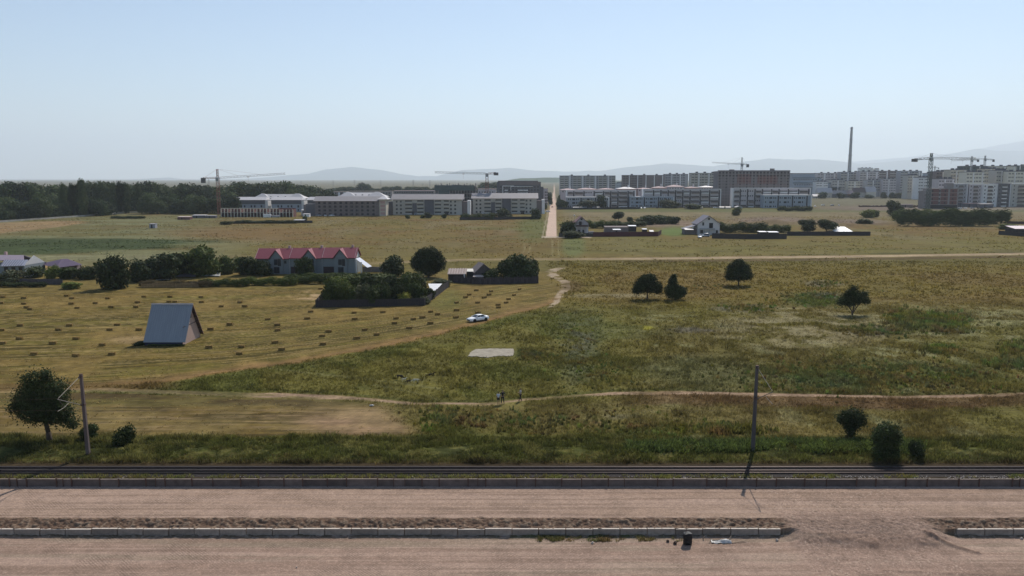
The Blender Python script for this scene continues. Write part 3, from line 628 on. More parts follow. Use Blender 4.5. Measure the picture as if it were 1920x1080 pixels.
# prototypes are about one metre tall and one metre wide, scaled when placed
for i in range(4):
    proto('round%d' % i, unit_lobes(i, 7+i), 4200, .045, 10+i, trunk_mb(.45, .03, (0, 0), 5, .4, .35, i))
    proto('bush%d' % i, [(x, y, z*.8, a, b, c*.95) for x, y, z, a, b, c in unit_lobes(20+i, 7, .5, .12, .8, (.20, .32))]+[(0, 0, .2, .42, .42, .26)], 2600, .06, 30+i, trunk_mb(.3, .02, (0, 0), 4, .3, .3, i))
for i in range(3):
    proto('wood%d' % i, [(0, 0, .62, .40, .40, .34), (-.24, .1, .42, .26, .26, .28), (.25, -.05, .45, .25, .25, .28), (.1*i, .1, .3, .38, .38, .28), (-.12, -.2, .72, .24, .24, .2), (.16, .1, .78-.06*i, .22, .22, .18)], 3000, .045, 50+i, trunk_mb(.3, .03, (0, 0), 3, .3, .3, i))
proto('poplar0', [(0, 0, .12+.085*k, .40-.03*abs(k-4), .40-.03*abs(k-4), .12) for k in range(10)], 2200, .05, 60, trunk_mb(.5, .05, (0, 0), 0))
proto('poplar1', [(.05*math.sin(k), 0, .12+.085*k, .34-.028*abs(k-5), .34, .12) for k in range(10)], 2000, .05, 61, trunk_mb(.5, .05, (0, 0), 0))
proto('hedge', [(-.5+.111*k, .05*math.sin(k*2.1), .42+.12*math.sin(k*1.7), .13, .4, .42+.1*math.sin(k*2.9)) for k in range(10)], 5200, .04, 62, None, core=.8)
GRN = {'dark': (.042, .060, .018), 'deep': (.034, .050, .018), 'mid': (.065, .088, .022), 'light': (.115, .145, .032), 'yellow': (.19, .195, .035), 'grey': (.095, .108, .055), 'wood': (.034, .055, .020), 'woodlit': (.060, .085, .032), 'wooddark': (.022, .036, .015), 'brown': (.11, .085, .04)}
def plant(key, px, pyb, wpx, hpx, label, name='tree', cat='tree', tint='dark', group=None, Y=None, depth=None, z=0.0, rz=None, trunk=True):
    p = at(px, pyb, z) if Y is None else atY(px, pyb, Y)
    if Y is not None: p.z = 0
    s = math.hypot(p.y, H)/F; wm_, hm = wpx*s, hpx*s
    rz = random.Random(int(px*13+pyb*7)).random()*6.28 if rz is None else rz
    t = empty(name, p, rz, label, cat, group)
    me, tr, kw = PROTO[key]
    sc = (wm_, wm_ if depth is None else depth, hm)
    link('foliage' if tr is None or not trunk else 'crown', me, leafmat('leaves_'+tint, GRN[tint]), t, scale=sc)
    if tr is not None and trunk: link('trunk', tr, mat('bark', (.075, .055, .04), .9, scale=6), t, scale=sc)
    return t
def special(name, label, cat, px, pyb, lobes, n, size, seed, tint, trunkmb=None, rz=0, z=0.0, **kw):
    t = empty(name, at(px, pyb, z), rz, label, cat)
    V, Fc, C = leafcloud(lobes, n, size, seed, **kw)
    link('crown', npmesh('crown', V, Fc, C), leafmat('leaves_'+tint, GRN[tint]), t)
    if trunkmb: link('trunk', trunkmb.mesh('trunk', True), mat('bark', (.075, .055, .04), .9, scale=6), t)
    return t
def build_vegetation():
    # the big leaning tree at the left end of the bank
    tr = MB(); tr.tube([(0.1, 0, -.2), (0, 0, 1.2), (-.25, 0, 2.6), (-.3, 0, 4.2), (-.4, 0, 6.2)], [.34, .25, .21, .15, .05], 10)
    for e in [(-2.4, .5, 4.8), (1.6, -.4, 4.4), (-1.2, -.7, 6.8), (1.3, .6, 6.2), (2.4, 0, 3.0), (-2.6, -.3, 3.6)]:
        tr.tube([(-.22, 0, 2.1+e[2]*.1), (e[0]*.5, e[1]*.5, e[2]*.72), e], [.13, .08, .03], 6)
    special('tree', 'dark broad tree with a leaning bare trunk at the left end of the railway bank', 'tree', 92, 829,
            [(-.5, 0, 5.0, 2.5, 2.1, 2.0), (-2.0, .2, 4.7, 1.6, 1.5, 1.5), (-1.0, 0, 6.9, 1.5, 1.3, 1.2), (1.3, 0, 5.7, 1.3, 1.3, 1.6), (1.3, -.2, 3.7, 1.6, 1.3, 1.3), (2.3, 0, 2.7, .95, .9, .95), (-1.6, 0, 3.3, 1.6, 1.3, 1.0), (.2, 0, 7.7, .7, .6, .7), (-3.4, 0, 4.0, .8, .7, .7), (.4, 0, 3.0, 1.3, 1.1, .9), (2.9, .1, 1.95, .55, .5, .45)],
            19000, .15, 3, 'deep', tr, core=.45, spike=1.0)
    # single trees on the meadow, right of the middle
    def small(px, pyb, w_, h_, lab, seed, tint='deep', key='round0', **kw): return plant(key, px, pyb, w_, h_, lab, 'tree', 'tree', tint, **kw)
    special('tree', 'rounded dark tree on a short trunk, left of a pair on the meadow', 'tree', 1213, 561,
            [(-1.5, 0, 3.0, 1.9, 1.8, 1.5), (1.4, 0, 3.2, 2.1, 1.8, 1.6), (0, 0, 4.8, 1.9, 1.7, 1.5), (-2.6, 0, 2.3, 1.1, 1.1, .9), (2.8, .2, 2.4, 1.0, 1.1, 1.0), (.9, 0, 5.2, 1.2, 1.1, 1.0), (-1.1, 0, 4.4, 1.2, 1.2, 1.1)], 9000, .24, 4, 'deep', trunk_mb(2.6, .2, (.05, 0), 5, 2.0, 2.2, 3), spike=.5)
    special('tree', 'narrow ragged dark tree with a side bush, right of the pair on the meadow', 'tree', 1265, 562,
            [(-.9, 0, 2.2, 1.5, 1.3, 1.8), (-.6, 0, 4.4, 1.0, .9, 1.4), (-.5, 0, 5.6, .5, .5, .7), (-.1, 0, 5.9, .35, .3, .5), (1.5, 0, 2.0, 1.5, 1.3, 1.2), (.5, 0, 1.2, 1.6, 1.2, 1.0), (.2, 0, 3.0, 1.0, 1.0, 1.0)], 7000, .23, 5, 'deep', trunk_mb(2.0, .14, (-.3, 0), 4, .8, 2.0, 5), spike=.5)
    special('tree', 'domed dark tree standing alone on the meadow, above the right railway mast', 'tree', 1384, 536,
            [(0, 0, 3.6, 3.1, 3.0, 1.9), (-1.9, 0, 2.8, 1.9, 1.8, 1.2), (2.0, 0, 2.8, 2.0, 1.8, 1.2), (-.3, 0, 5.4, 2.1, 2.0, 1.7), (1.3, 0, 4.9, 1.7, 1.6, 1.5), (-1.9, .1, 4.6, 1.5, 1.5, 1.4), (0, 0, 6.5, 1.2, 1.2, 1.0)], 11000, .26, 6, 'deep', trunk_mb(2.2, .2, (.1, 0), 5, 2.0, 2.2, 7), spike=.7)
    special('tree', 'open ragged tree with forked stems beside the green hollow on the right', 'tree', 1598, 590,
            [(-1.6, 0, 3.3, 1.2, 1.1, 1.1), (-2.6, 0, 2.7, .8, .8, .7), (.2, 0, 4.6, 1.3, 1.1, 1.3), (1.8, 0, 3.7, 1.3, 1.2, 1.2), (2.9, 0, 3.0, .9, .8, .7), (-.2, 0, 5.9, .6, .5, .7), (.4, 0, 2.9, 1.2, 1.0, .9), (2.4, 0, 4.6, .6, .6, .6), (-1.1, 0, 4.7, .8, .7, .8), (-1.0, 0, 2.4, .9, .8, .6)], 7200, .19, 7, 'deep',
            MB().tube([(0, 0, -.1), (-.1, 0, .7), (-.9, .1, 2.0), (-1.7, 0, 3.2)], [.2, .15, .1, .04], 7).tube([(0, 0, 0), (.1, 0, .9), (.2, 0, 2.4), (.1, 0, 5.0)], [.18, .13, .09, .03], 7).tube([(.05, 0, .3), (.8, 0, 1.5), (1.9, 0, 3.2)], [.14, .1, .04], 7).tube([(.1, 0, .5), (.5, .2, 2.0), (1.1, 0, 3.6)], [.1, .07, .03], 6), core=.35, spike=.8)
    # shrubs on the bank
    special('shrub', 'fan shaped dark shrub narrowing to its foot on the bank, left of two', 'shrub', 1594, 823,
            [(0, 0, 2.7, 1.25, 1.1, .8), (-.6, 0, 2.3, .95, .9, .75), (.7, 0, 2.2, .95, .9, .75), (0, 0, 1.5, .85, .8, .7), (.05, 0, .8, .5, .5, .6)], 4600, .15, 8, 'deep', trunk_mb(1.2, .07, (0, 0), 5, .7, 1.3, 9, fork=.1), spike=.6)
    special('shrub', 'tall bushy dark shrub on the bank beside the rails, right of two', 'shrub', 1660, 862,
            [(0, 0, 3.1, 1.2, 1.1, .9), (-.7, 0, 2.5, .9, .9, .9), (.75, 0, 2.4, .95, .9, .9), (0, 0, 1.7, 1.25, 1.1, 1.0), (-.2, 0, .7, 1.3, 1.0, .8), (.7, 0, .7, .8, .8, .7)], 6200, .15, 9, 'deep', trunk_mb(1.6, .08, (0, 0), 5, .7, 1.5, 10, fork=.1), spike=.6)
    plant('bush1', 1720, 862, 26, 32, 'small dark sapling bush right of the two shrubs on the bank', 'shrub', 'shrub', 'deep')
    plant('bush2', 168, 824, 28, 26, 'small leafy bush growing round the foot of the left railway mast', 'shrub', 'shrub', 'dark')
    plant('bush3', 232, 838, 34, 36, 'low bush on the bank, right of the left railway mast', 'shrub', 'shrub', 'dark')
    # the big round tree and the trees in the fenced yards
    special('tree', 'large round dark tree behind the wooden sheds', 'tree', 803, 520,
            [(0, 0, 4.4, 4.6, 4.2, 3.4), (-2.6, 0, 4.6, 2.8, 2.6, 2.6), (2.7, 0, 4.6, 2.8, 2.6, 2.6), (0, 0, 7.0, 3.3, 3.0, 2.3), (-1.8, 0, 6.5, 2.2, 2.0, 1.9), (2.0, 0, 6.5, 2.3, 2.0, 1.9), (0, -.5, 2.2, 3.4, 2.6, 1.6)], 15000, .30, 12, 'deep', trunk_mb(3, .3, (0, 0), 5, 3, 3, 12), spike=.5)
    V_ = [ # key px base w h label tint
     ('bush1', 737, 517, 42, 34, 'dark tree beside the pale fence panels, left of the large round tree', 'deep'),
     ('bush2', 962, 527, 50, 46, 'broad dark tree behind the plank fence of the sheds', 'deep'),
     ('bush3', 989, 528, 34, 38, 'smaller dark tree behind the plank fence, left of its corner', 'deep'),
     ('poplar0', 1001, 524, 16, 36, 'thin upright tree at the corner of the plank fence', 'deep'),
     ('bush1', 922, 528, 34, 22, 'domed low bush leaning over the plank fence beside the hut', 'dark'),
     ('bush0', 571, 517, 30, 32, 'dark tree in front of the second house of the red roofed row', 'deep'),
     ('bush1', 496, 517, 30, 26, 'dark tree in front of the left house of the red roofed row', 'deep'),
     ('bush2', 467, 515, 40, 32, 'wide dark bush left of the red roofed row', 'dark'),
     ('bush3', 425, 513, 30, 30, 'green bush left of the red roofed row, before the pale sheet', 'mid'),
     ('bush0', 383, 516, 62, 50, 'tall mid green tree, highest of the hedge row by the mown field', 'mid'),
     ('bush1', 342, 516, 40, 38, 'dark tree in the hedge row, left of the tallest one', 'deep'),
     ('bush2', 300, 524, 66, 44, 'broad dark tree in the hedge row behind the picket fence', 'deep'),
     ('bush3', 262, 528, 42, 36, 'dark tree in the hedge row, right of its bushy left end', 'deep'),
     ('bush0', 213, 541, 50, 56, 'dense bushy tree at the left end of the hedge row', 'deep'),
     ('bush1', 165, 523, 40, 22, 'dull green hedge bush right of the purple hip roof', 'dark'),
     ('bush2', 130, 522, 36, 20, 'hedge bush in front of the purple hip roof', 'dark'),
     ('bush3', 97, 522, 22, 22, 'light green round bush in front of the purple hip roof', 'light'),
     ('bush0', 62, 520, 34, 18, 'dark bush between the grey house and the purple hip roof', 'dark'),
     ('bush1', 18, 533, 42, 24, 'pale leafed bush in front of the grey house', 'grey'),
     ('bush2', 134, 541, 30, 12, 'low green bush on the edge of the mown field', 'light'),
     ('bush3', 448, 509, 24, 24, 'small bush beside the pale sheet, left of the red roofed row', 'mid')]
    for k, px, pb, w_, h_, lab, ti in V_: plant(k, px, pb, w_, h_, lab, 'tree' if 'tree' in lab.split(' with')[0] and 'bush' not in lab else 'bush', 'tree' if 'bush' not in lab else 'bush', ti)
    # overgrown strip between the red roofed row and the mown field
    hd = [(40, 538, 90, 9, 'dark', 'dark low hedge along the grey fence at the far left'), (330, 538, 130, 12, 'brown', 'dry brownish weeds along the picket fence'), (420, 537, 90, 14, 'mid', 'weedy hedge right of the picket fence'),
          (505, 535, 100, 15, 'light', 'light green hedge under the left house of the red roofed row'), (590, 532, 110, 17, 'mid', 'green hedge under the middle of the red roofed row'),
          (680, 524, 100, 12, 'dark', 'dark hedge at the top of the fenced garden'), (620, 520, 110, 8, 'mid', 'low hedge touching the red roofed row')]
    for x, y, w_, h_, ti, lab in hd: plant('hedge', x, y, w_, h_, lab, 'hedge', 'hedge', ti, depth=3.2, rz=0)
    # fenced garden: crowded orchard
    rg = random.Random(4); names = ['mid', 'dark', 'dark', 'deep', 'grey', 'dark', 'mid']
    pts = [(622, 571, 34, 44, 'mid'), (650, 572, 36, 40, 'mid'), (640, 556, 40, 34, 'light'), (676, 570, 30, 34, 'grey'), (700, 573, 28, 34, 'dark'), (722, 571, 30, 36, 'dark'), (745, 570, 28, 34, 'deep'), (700, 552, 44, 34, 'dark'),
           (733, 550, 40, 30, 'deep'), (764, 552, 38, 36, 'mid'), (784, 566, 28, 34, 'dark'), (672, 545, 40, 26, 'mid'), (757, 571, 24, 22, 'yellow'), (780, 543, 46, 30, 'dark'), (806, 561, 18, 20, 'deep'), (797, 570, 20, 14, 'grey'), (826, 537, 34, 13, 'grey'), (712, 534, 50, 18, 'mid'), (652, 532, 50, 16, 'mid')]
    lb = {'mid': 'green fruit tree among others in the fenced garden', 'light': 'light green fruit tree at the left side of the fenced garden', 'grey': 'grey green small tree in the fenced garden', 'dark': 'dark fruit tree crowded into the fenced garden', 'deep': 'very dark fruit tree in the right half of the fenced garden', 'yellow': 'yellow green bush by the front boards of the fenced garden'}
    gl = ['green fruit tree at the front left corner of the fenced garden', 'green fruit tree by the front boards, second from the left corner', 'light green fruit tree at the left side of the fenced garden', 'grey green small tree by the front boards of the fenced garden', 'dark fruit tree by the middle of the front boards', 'taller dark fruit tree by the front boards, right of the middle', 'very dark fruit tree just left of the yellow green bush', 'wide dark fruit tree in the middle of the fenced garden', 'very dark tree in the middle of the garden, behind the yellow green bush', 'tall green fruit tree in the right half of the fenced garden', 'dark fruit tree by the right end of the front boards', 'green tree in the back left of the fenced garden', 'yellow green bush by the front boards of the fenced garden', 'broad dark tree at the back right of the fenced garden', 'very dark small tree before the white tilted sheet', 'pale leafy shrub at the right front corner of the fenced garden', 'grey green shrub behind the white tilted sheet', 'green tree at the very back of the fenced garden', 'low green tree at the back left corner of the fenced garden']
    for i, (x, y, w_, h_, ti) in enumerate(pts): plant('bush%d' % (i % 4), x, y, w_, h_, gl[i], 'garden_tree', 'tree', ti, 'trees crowded in the fenced garden')
    # right half of the far fields
    far = [('bush0', 1064, 443, 26, 26, 'dark bush beside the dirt road, left of the small gabled house', 'deep', 'bush'), ('bush1', 1075, 446, 40, 12, 'low hedge at the foot of the small gabled house', 'dark', 'bush'),
           ('round0', 1160, 416, 20, 18, 'dark round tree beyond the yard of the small gabled house', 'deep', 'tree'), ('bush2', 1182, 420, 12, 12, 'small round bush right of the round tree beyond the yard', 'deep', 'bush'),
           ('bush3', 1212, 421, 34, 16, 'bush in the loose row beyond the maroon fence', 'dark', 'bush'), ('bush0', 1240, 420, 30, 15, 'wide bush in the loose row beyond the maroon fence, second from its right end', 'dark', 'bush'),
           ('bush1', 1262, 420, 22, 13, 'bush at the right end of the loose row beyond the maroon fence', 'deep', 'bush'), ('hedge', 1125, 428, 60, 14, 'green hedge inside the yard of the small gabled house', 'mid', 'hedge'),
           ('hedge', 1180, 425, 60, 10, 'thin hedge behind the maroon fence', 'dark', 'hedge'), ('hedge', 1385, 436, 100, 18, 'thick green hedge behind the dark fence, right of the white gabled house', 'dark', 'hedge'),
           ('hedge', 1450, 436, 60, 14, 'right part of the hedge behind the dark fence', 'mid', 'hedge'), ('round1', 1513, 437, 28, 24, 'dark round tree behind the long dark fence, left of two', 'deep', 'tree'), ('round2', 1549, 438, 32, 25, 'dark round tree beside the white roofed shed, right of two', 'deep', 'tree'),
           ('bush3', 1380, 404, 15, 14, 'small round lone tree in the far pale field', 'mid', 'tree'), ('bush0', 1128, 390, 18, 22, 'dark tree before the long low apartment block beside the road', 'deep', 'tree'),
           ('bush1', 1100, 391, 40, 14, 'bushes along the yard before the long apartment block', 'deep', 'bush'), ('bush2', 1052, 392, 16, 16, 'bush at the right edge of the dirt road near the town', 'deep', 'bush'), ('bush3', 1256, 390, 34, 14, 'dark bush before the second apartment block', 'deep', 'bush'), ('bush1', 1300, 392, 30, 9, 'low bush before the brown pitched roof', 'dark', 'bush'),
           ('hedge', 1490, 396, 62, 9, 'dark hedge below the rightmost of the low front blocks', 'deep', 'hedge'), ('bush2', 1677, 404, 26, 26, 'round dark bush beside the spoil heaps, left of the long thicket', 'deep', 'bush'), ('bush3', 1628, 408, 24, 14, 'light green bush on the spoil heaps', 'light', 'bush'), ('bush0', 1640, 407, 14, 12, 'small pale bush on the spoil heaps', 'mid', 'bush'),
           ('hedge', 1770, 424, 170, 30, 'long dense thicket right of the spoil heaps, front part', 'dark', 'hedge'), ('hedge', 1830, 420, 120, 26, 'long dense thicket, its right part', 'dark', 'hedge'), ('hedge', 1730, 414, 110, 20, 'light green back part of the long thicket', 'mid', 'hedge'), ('bush1', 1620, 421, 30, 10, 'low bush at the foot of the spoil heaps', 'dark', 'bush'), ('bush2', 1888, 430, 30, 10, 'yellowish bush by the fence at the right edge', 'light', 'bush'),
           ('bush3', 945, 411, 30, 18, 'largest dark bush of the fenced plot left of the dirt road', 'deep', 'bush'), ('bush0', 1006, 411, 18, 18, 'round dark bush at the right end of the fenced plot by the dirt road', 'deep', 'bush'), ('hedge', 895, 412, 60, 11, 'row of low bushes in the fenced plot left of the dirt road', 'dark', 'hedge'), ('bush1', 921, 411, 16, 11, 'small bush left of the largest bush of the fenced plot', 'dark', 'bush'),
           ('bush2', 803, 409, 13, 10, 'small dark bush before the gap between two grey blocks', 'deep', 'bush'), ('bush3', 833, 409, 9, 7, 'tiny bush in the field before the right grey block', 'dark', 'bush'), ('bush0', 792, 409, 9, 6, 'tiny pale bush left of the dark one in the far field', 'mid', 'bush'), ('bush1', 765, 410, 9, 6, 'tiny green bush in the far field before the left grey block', 'mid', 'bush'),
           ('hedge', 500, 419, 110, 6, 'low scrub along the dark fence below the half built terrace', 'dark', 'hedge'), ('bush2', 424, 421, 22, 6, 'low bush left of the dark fence below the half built terrace', 'dark', 'bush'), ('bush3', 571, 416, 10, 10, 'bush beside the small white roofed shed', 'dark', 'bush'),
           ('hedge', 240, 410, 60, 5, 'dark low scrub in front of the pale fence at the far left', 'dark', 'hedge')]
    for k, px, pb, w_, h_, lab, ti, cat in far: plant(k, px, pb, w_, h_, lab, cat, cat, ti, depth=(7 if k == 'hedge' else None), rz=(0 if k == 'hedge' else None))
    # the wood along the left: front row, poplars, tall back row, then away to the right behind the sites
    lab = 'tall broad tree on the skyline of the wood on the left'
    rg = random.Random(8)
    def wd(px, pb, w_, h_, i): plant('wood%d' % (i % 3), px, pb, w_, h_, lab if h_ > 42 else ('broad tree standing behind the rust red crane and the striped blocks' if px > 430 else 'lower broad tree in the front row of the wood on the left'), 'woodland_tree', 'tree', ('wood', 'woodlit', 'wooddark', 'wood', 'woodlit')[(i*7) % 5], 'broad trees of the wood')  # paler and darker leaf tints alternate from tree to tree
    i = 0
    back = [(12, 348), (38, 347), (62, 345), (88, 348), (112, 352), (140, 352), (160, 350), (180, 342), (200, 343), (222, 352), (255, 346), (272, 347), (298, 347), (318, 355), (338, 352), (358, 348), (378, 351), (400, 353), (425, 350), (448, 347), (470, 349), (490, 346), (512, 347), (535, 345), (556, 351), (578, 353), (600, 355)]
    for x, t in back:
        pb = max(389, 405-(x/40)); wd(x, pb-4, 44+rg.random()*16, pb-4-t+rg.uniform(-4, 3), i); i += 1
    for x in [q for q in range(-10, 440, 17) if not (110 < q < 166 or 210 < q < 268)]:
        pb = 411-12*min(1, x/300)+rg.random()*2; h_ = rg.uniform(24, 40); wd(x+rg.random()*8, pb, 32+rg.random()*10, h_, i); i += 1
    for x in range(440, 620, 22): wd(x, 389, 34, 26+rg.random()*10, i); i += 1
    for x in range(-20, 220, 13):
        plant('bush%d' % (i % 4), x, 413-14*max(0, x)/230, 18, 8+rg.random()*8, 'low bush at the foot of the wood behind the pale fence', 'bush', 'bush', 'wood', 'bushes at the foot of the wood'); i += 1
    for k, (x, t, w_) in enumerate([(121, 351, 13), (137, 352, 10), (156, 344, 14), (148, 354, 9), (216, 349, 10), (227, 348, 10), (240, 351, 9), (236, 350, 9), (262, 350, 9)]):
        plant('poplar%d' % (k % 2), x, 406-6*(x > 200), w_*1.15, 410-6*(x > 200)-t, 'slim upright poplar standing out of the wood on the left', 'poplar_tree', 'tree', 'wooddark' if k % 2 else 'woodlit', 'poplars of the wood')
    # far tree line between the wood and the road
    for x in range(620, 800, 9):
        plant('wood%d' % (i % 3), x+rg.random()*5, 362, 15+rg.random()*7, 9+rg.random()*6+(6 if 672 < x < 690 else 0), 'distant tree of the line on the horizon, middle left', 'distant_tree', 'tree', 'wood', 'trees of the distant line', Y=1500); i += 1
    for x in list(range(790, 935, 8)):
        plant('wood%d' % (i % 3), x+rg.random()*5, 355, 14+rg.random()*8, 9+rg.random()*5+(8 if x > 895 else 0), 'distant tree beyond the half built blocks', 'distant_tree', 'tree', 'wood', 'trees beyond the half built blocks', Y=1500); i += 1
    for k in range(14):
        x = rg.choice([1020, 1024, 1030, 1048, 1052, 1058]); plant('wood%d' % (i % 3), x+rg.uniform(-4, 4), 372-k*.7, 9, 9+rg.random()*4, 'street tree beside the far end of the dirt road', 'street_tree', 'tree', 'wood', 'trees beside the far end of the dirt road', Y=780+k*35); i += 1
    for x in list(range(1655, 1745, 12))+[1538, 1572, 1598, 1625]:
        plant('bush%d' % (i % 4), x+rg.random()*6, 372, 11+rg.random()*8, 6+rg.random()*5, 'garden tree between the far houses on the right', 'distant_tree', 'tree', 'wood', 'garden trees between the far houses'); i += 1
    for x in range(1545, 1745, 10):
        plant('wood%d' % (i % 3), x+rg.random()*6, 345, 12+rg.random()*8, 26+rg.random()*3, 'distant tree topping the long block on the right', 'distant_tree', 'tree', 'wood', 'trees above the long block', Y=1650); i += 1
build_vegetation()
# ================================================================ KERB, WALL, RAILWAY
CONC = mat('grey_concrete', (.285, .240, .205), .9, var=.35, scale=1.8, bump=.3, objvar=.25)
CONCD = mat('dark_concrete', (.135, .105, .095), .9, var=.4, scale=1.2, bump=.3, objvar=.3)
CONCL = mat('pale_concrete', (.55, .48, .40), .9, var=.15, scale=3)
RUST = mat('rusty_steel', (.10, .055, .04), .8, var=.3, scale=3)
def kerb(x0px, x1px, joints, label):
    a, b = at(x0px, 1000, -1.3).x, at(x1px, 1000, -1.3).x
    t = empty('kerb', (0, KERB_Y0, -1.6), 0, label, 'kerb')
    xs = [a]+[at(j, 1000, -1.3).x for j in joints]+[b]; rg = random.Random(3)
    for x0, x1 in zip(xs[:-1], xs[1:]):
        dz = rg.uniform(-.035, .03); dy = rg.uniform(-.03, .03); L = x1-x0-.075
        m = MB().box(-L/2, L/2, dy, .24+dy, -.15, .60+dz)
        o = m.build('kerb_block', CONC, t, bevel=.018, loc=((x0+x1)/2, 0, 0))
        m = MB().box(-L/2, L/2, .01+dy, .235+dy, .598+dz, .604+dz+.02); m.build('block_top', CONCL, o, bevel=.01)  # thin pale strip along the top of each block
kerb(-60, 1465, [-25, 25, 73, 121, 170, 219, 267, 315, 363, 411, 461, 510, 559, 608, 658, 708, 758, 808, 858, 909, 960, 1010, 1061, 1112, 1163, 1214, 1267, 1318, 1371, 1423], 'long row of grey concrete kerb blocks with pale tops, left of the gravel ramp')
kerb(1795, 1990, [1848, 1902, 1950], 'short row of grey kerb blocks at the right edge, beyond the gravel ramp')
def wall():
    t = empty('retaining_wall', (0, WALL_Y, -.6), 0, 'low dark concrete slab wall with rusty posts between the upper gravel road and the rails', 'wall')
    J = [-80, -40, 21, 35, 53, 109, 121, 137, 190, 225, 276, 294, 312, 362, 401, 453, 486, 534, 569, 615, 651, 709, 739, 760, 792, 824, 878, 896, 911, 969, 1004, 1053, 1090, 1140, 1170, 1232, 1261, 1324, 1361, 1417, 1454, 1507, 1548, 1604, 1640, 1696, 1736, 1795, 1833, 1895, 1909, 1960, 2010]
    thin = {35, 121, 294, 401, 760, 896, 1170, 1909, 739, 1548}
    xs = [at(j, 905, -.3).x for j in J]; rg = random.Random(5)
    for i, (x0, x1) in enumerate(zip(xs[:-1], xs[1:])):
        dz = rg.uniform(-.015, .02); MB().box(x0+.015, x1-.015, rg.uniform(0, .015), .13, -.15, .72+dz).build('slab', CONCD, t, bevel=.012)
        MB().box(x0+.02, x1-.02, -.01, .14, .722+dz, .745+dz).build('slab_top', mat('slab_top_concrete', (.25, .20, .155), .9, var=.3, scale=2), t)  # paler strip running along the slab tops
    for j, x in zip(J, xs):
        w_ = .03 if j in thin else .055
        MB().box(x-w_, x+w_, -.09, -.012, -.1, .80+rg.uniform(0, .09)).box(x-w_*.4, x+w_*.4, -.012, .16, .0, .7).build('post', RUST, t)
wall()
RAIL_F = at(960, 875.5, .28).y; RAIL_N = at(960, 885.7, .28).y
def rail_mb(x0, x1):
    m = MB(); n = 16
    prof = [(-.07, 0), (.07, 0), (.07, .015), (.012, .04), (.012, .12), (.036, .13), (.036, .155)]+[(.036-.072*k/6, .158+.016*math.sin(math.pi*k/6)) for k in range(7)]+[(-.036, .155), (-.036, .13), (-.012, .12), (-.012, .04), (-.07, .015)]
    k = len(prof)
    V = [(x, a, b) for x in (x0, x1) for a, b in prof]; m.add(V, [tuple(range(k)), tuple(range(2*k-1, k-1, -1))]+[(i, k+i, k+(i+1) % k, (i+1) % k) for i in range(k)])
    return m
def railway():
    bal = MB(); rs = np.linspace(-90, 90, 300)
    bal.prism([(WALL_Y+.14, -.3), (WALL_Y+.14, .055), (RAIL_N-.9, .09), (RAIL_N-.5, .13), (RAIL_F+.5, .13), (RAIL_F+1.2, .08), (RAIL_F+1.9, .02), (RAIL_F+1.9, -.3)], -95, 95, 'x')
    m = mat('oily_ballast', (.028, .022, .019), .95, var=.6, scale=3.5, bump=.8)
    tag(bal.build('ballast', m), kind='structure')
    t = empty('railway_track', (0, 0, .13), 0, 'single railway track of dark rusty rails running straight across the picture', 'railway track')
    steel = mat('worn_rail_steel', (.12, .09, .08), .42, metal=.6, var=.25, scale=2)
    for y, h in ((RAIL_F, 0), (RAIL_N, 0), (at(960, 881.3, .28).y, -.01)):
        o = rail_mb(-95, 95).build('rail', steel, t, loc=(0, y, h))
    slp = MB().box(-.13, .13, RAIL_N-.55, RAIL_F+.55, -.10, .012).mesh('sleeper', bevel=.015); sm = mat('oily_sleeper', (.022, .018, .016), .9, var=.4, scale=3)
    for k in range(-50, 50): link('sleeper', slp, sm, t, loc=(k*.62, 0, 0))
    m2 = MB()
    for k in list(range(-110, -50))+list(range(50, 110)): m2.box(k*.62-.13, k*.62+.13, RAIL_N-.55, RAIL_F+.55, -.10, .012)
    tag(m2.build('outer_sleepers', sm, t), kind='stuff')
    # pale stones along the wall, mostly towards the right
    rg = np.random.default_rng(2); n = 1500; X = rg.uniform(-50, 54, n); Y = rg.uniform(WALL_Y+.2, RAIL_N-.6, n)
    k = (rg.uniform(0, 1, n) < sst(5, 30, X)*.9+.08)&(vn(X/1.1, Y*0, 3) > .3); V = []; Fs = []
    for x, y in zip(X[k], Y[k]):
        s = rg.uniform(.03, .10); b = len(V)
        for q in [(1, 0, 0), (-1, 0, 0), (0, 1, 0), (0, -1, 0), (0, 0, .9), (0, 0, -.6)]: V.append((x+q[0]*s*rg.uniform(.7, 1.4), y+q[1]*s, .10+s*.4+q[2]*s*.8))
        for f in [(0, 2, 4), (2, 1, 4), (1, 3, 4), (3, 0, 4), (2, 0, 5), (1, 2, 5), (3, 1, 5), (0, 3, 5)]: Fs.append([i+b for i in f])
    me = npmesh('stones', np.array(V), np.array(Fs)); tag(link('ballast_stones', me, mat('pale_stone', (.42, .36, .31), .9, var=.3, scale=4)), kind='stuff')
railway()
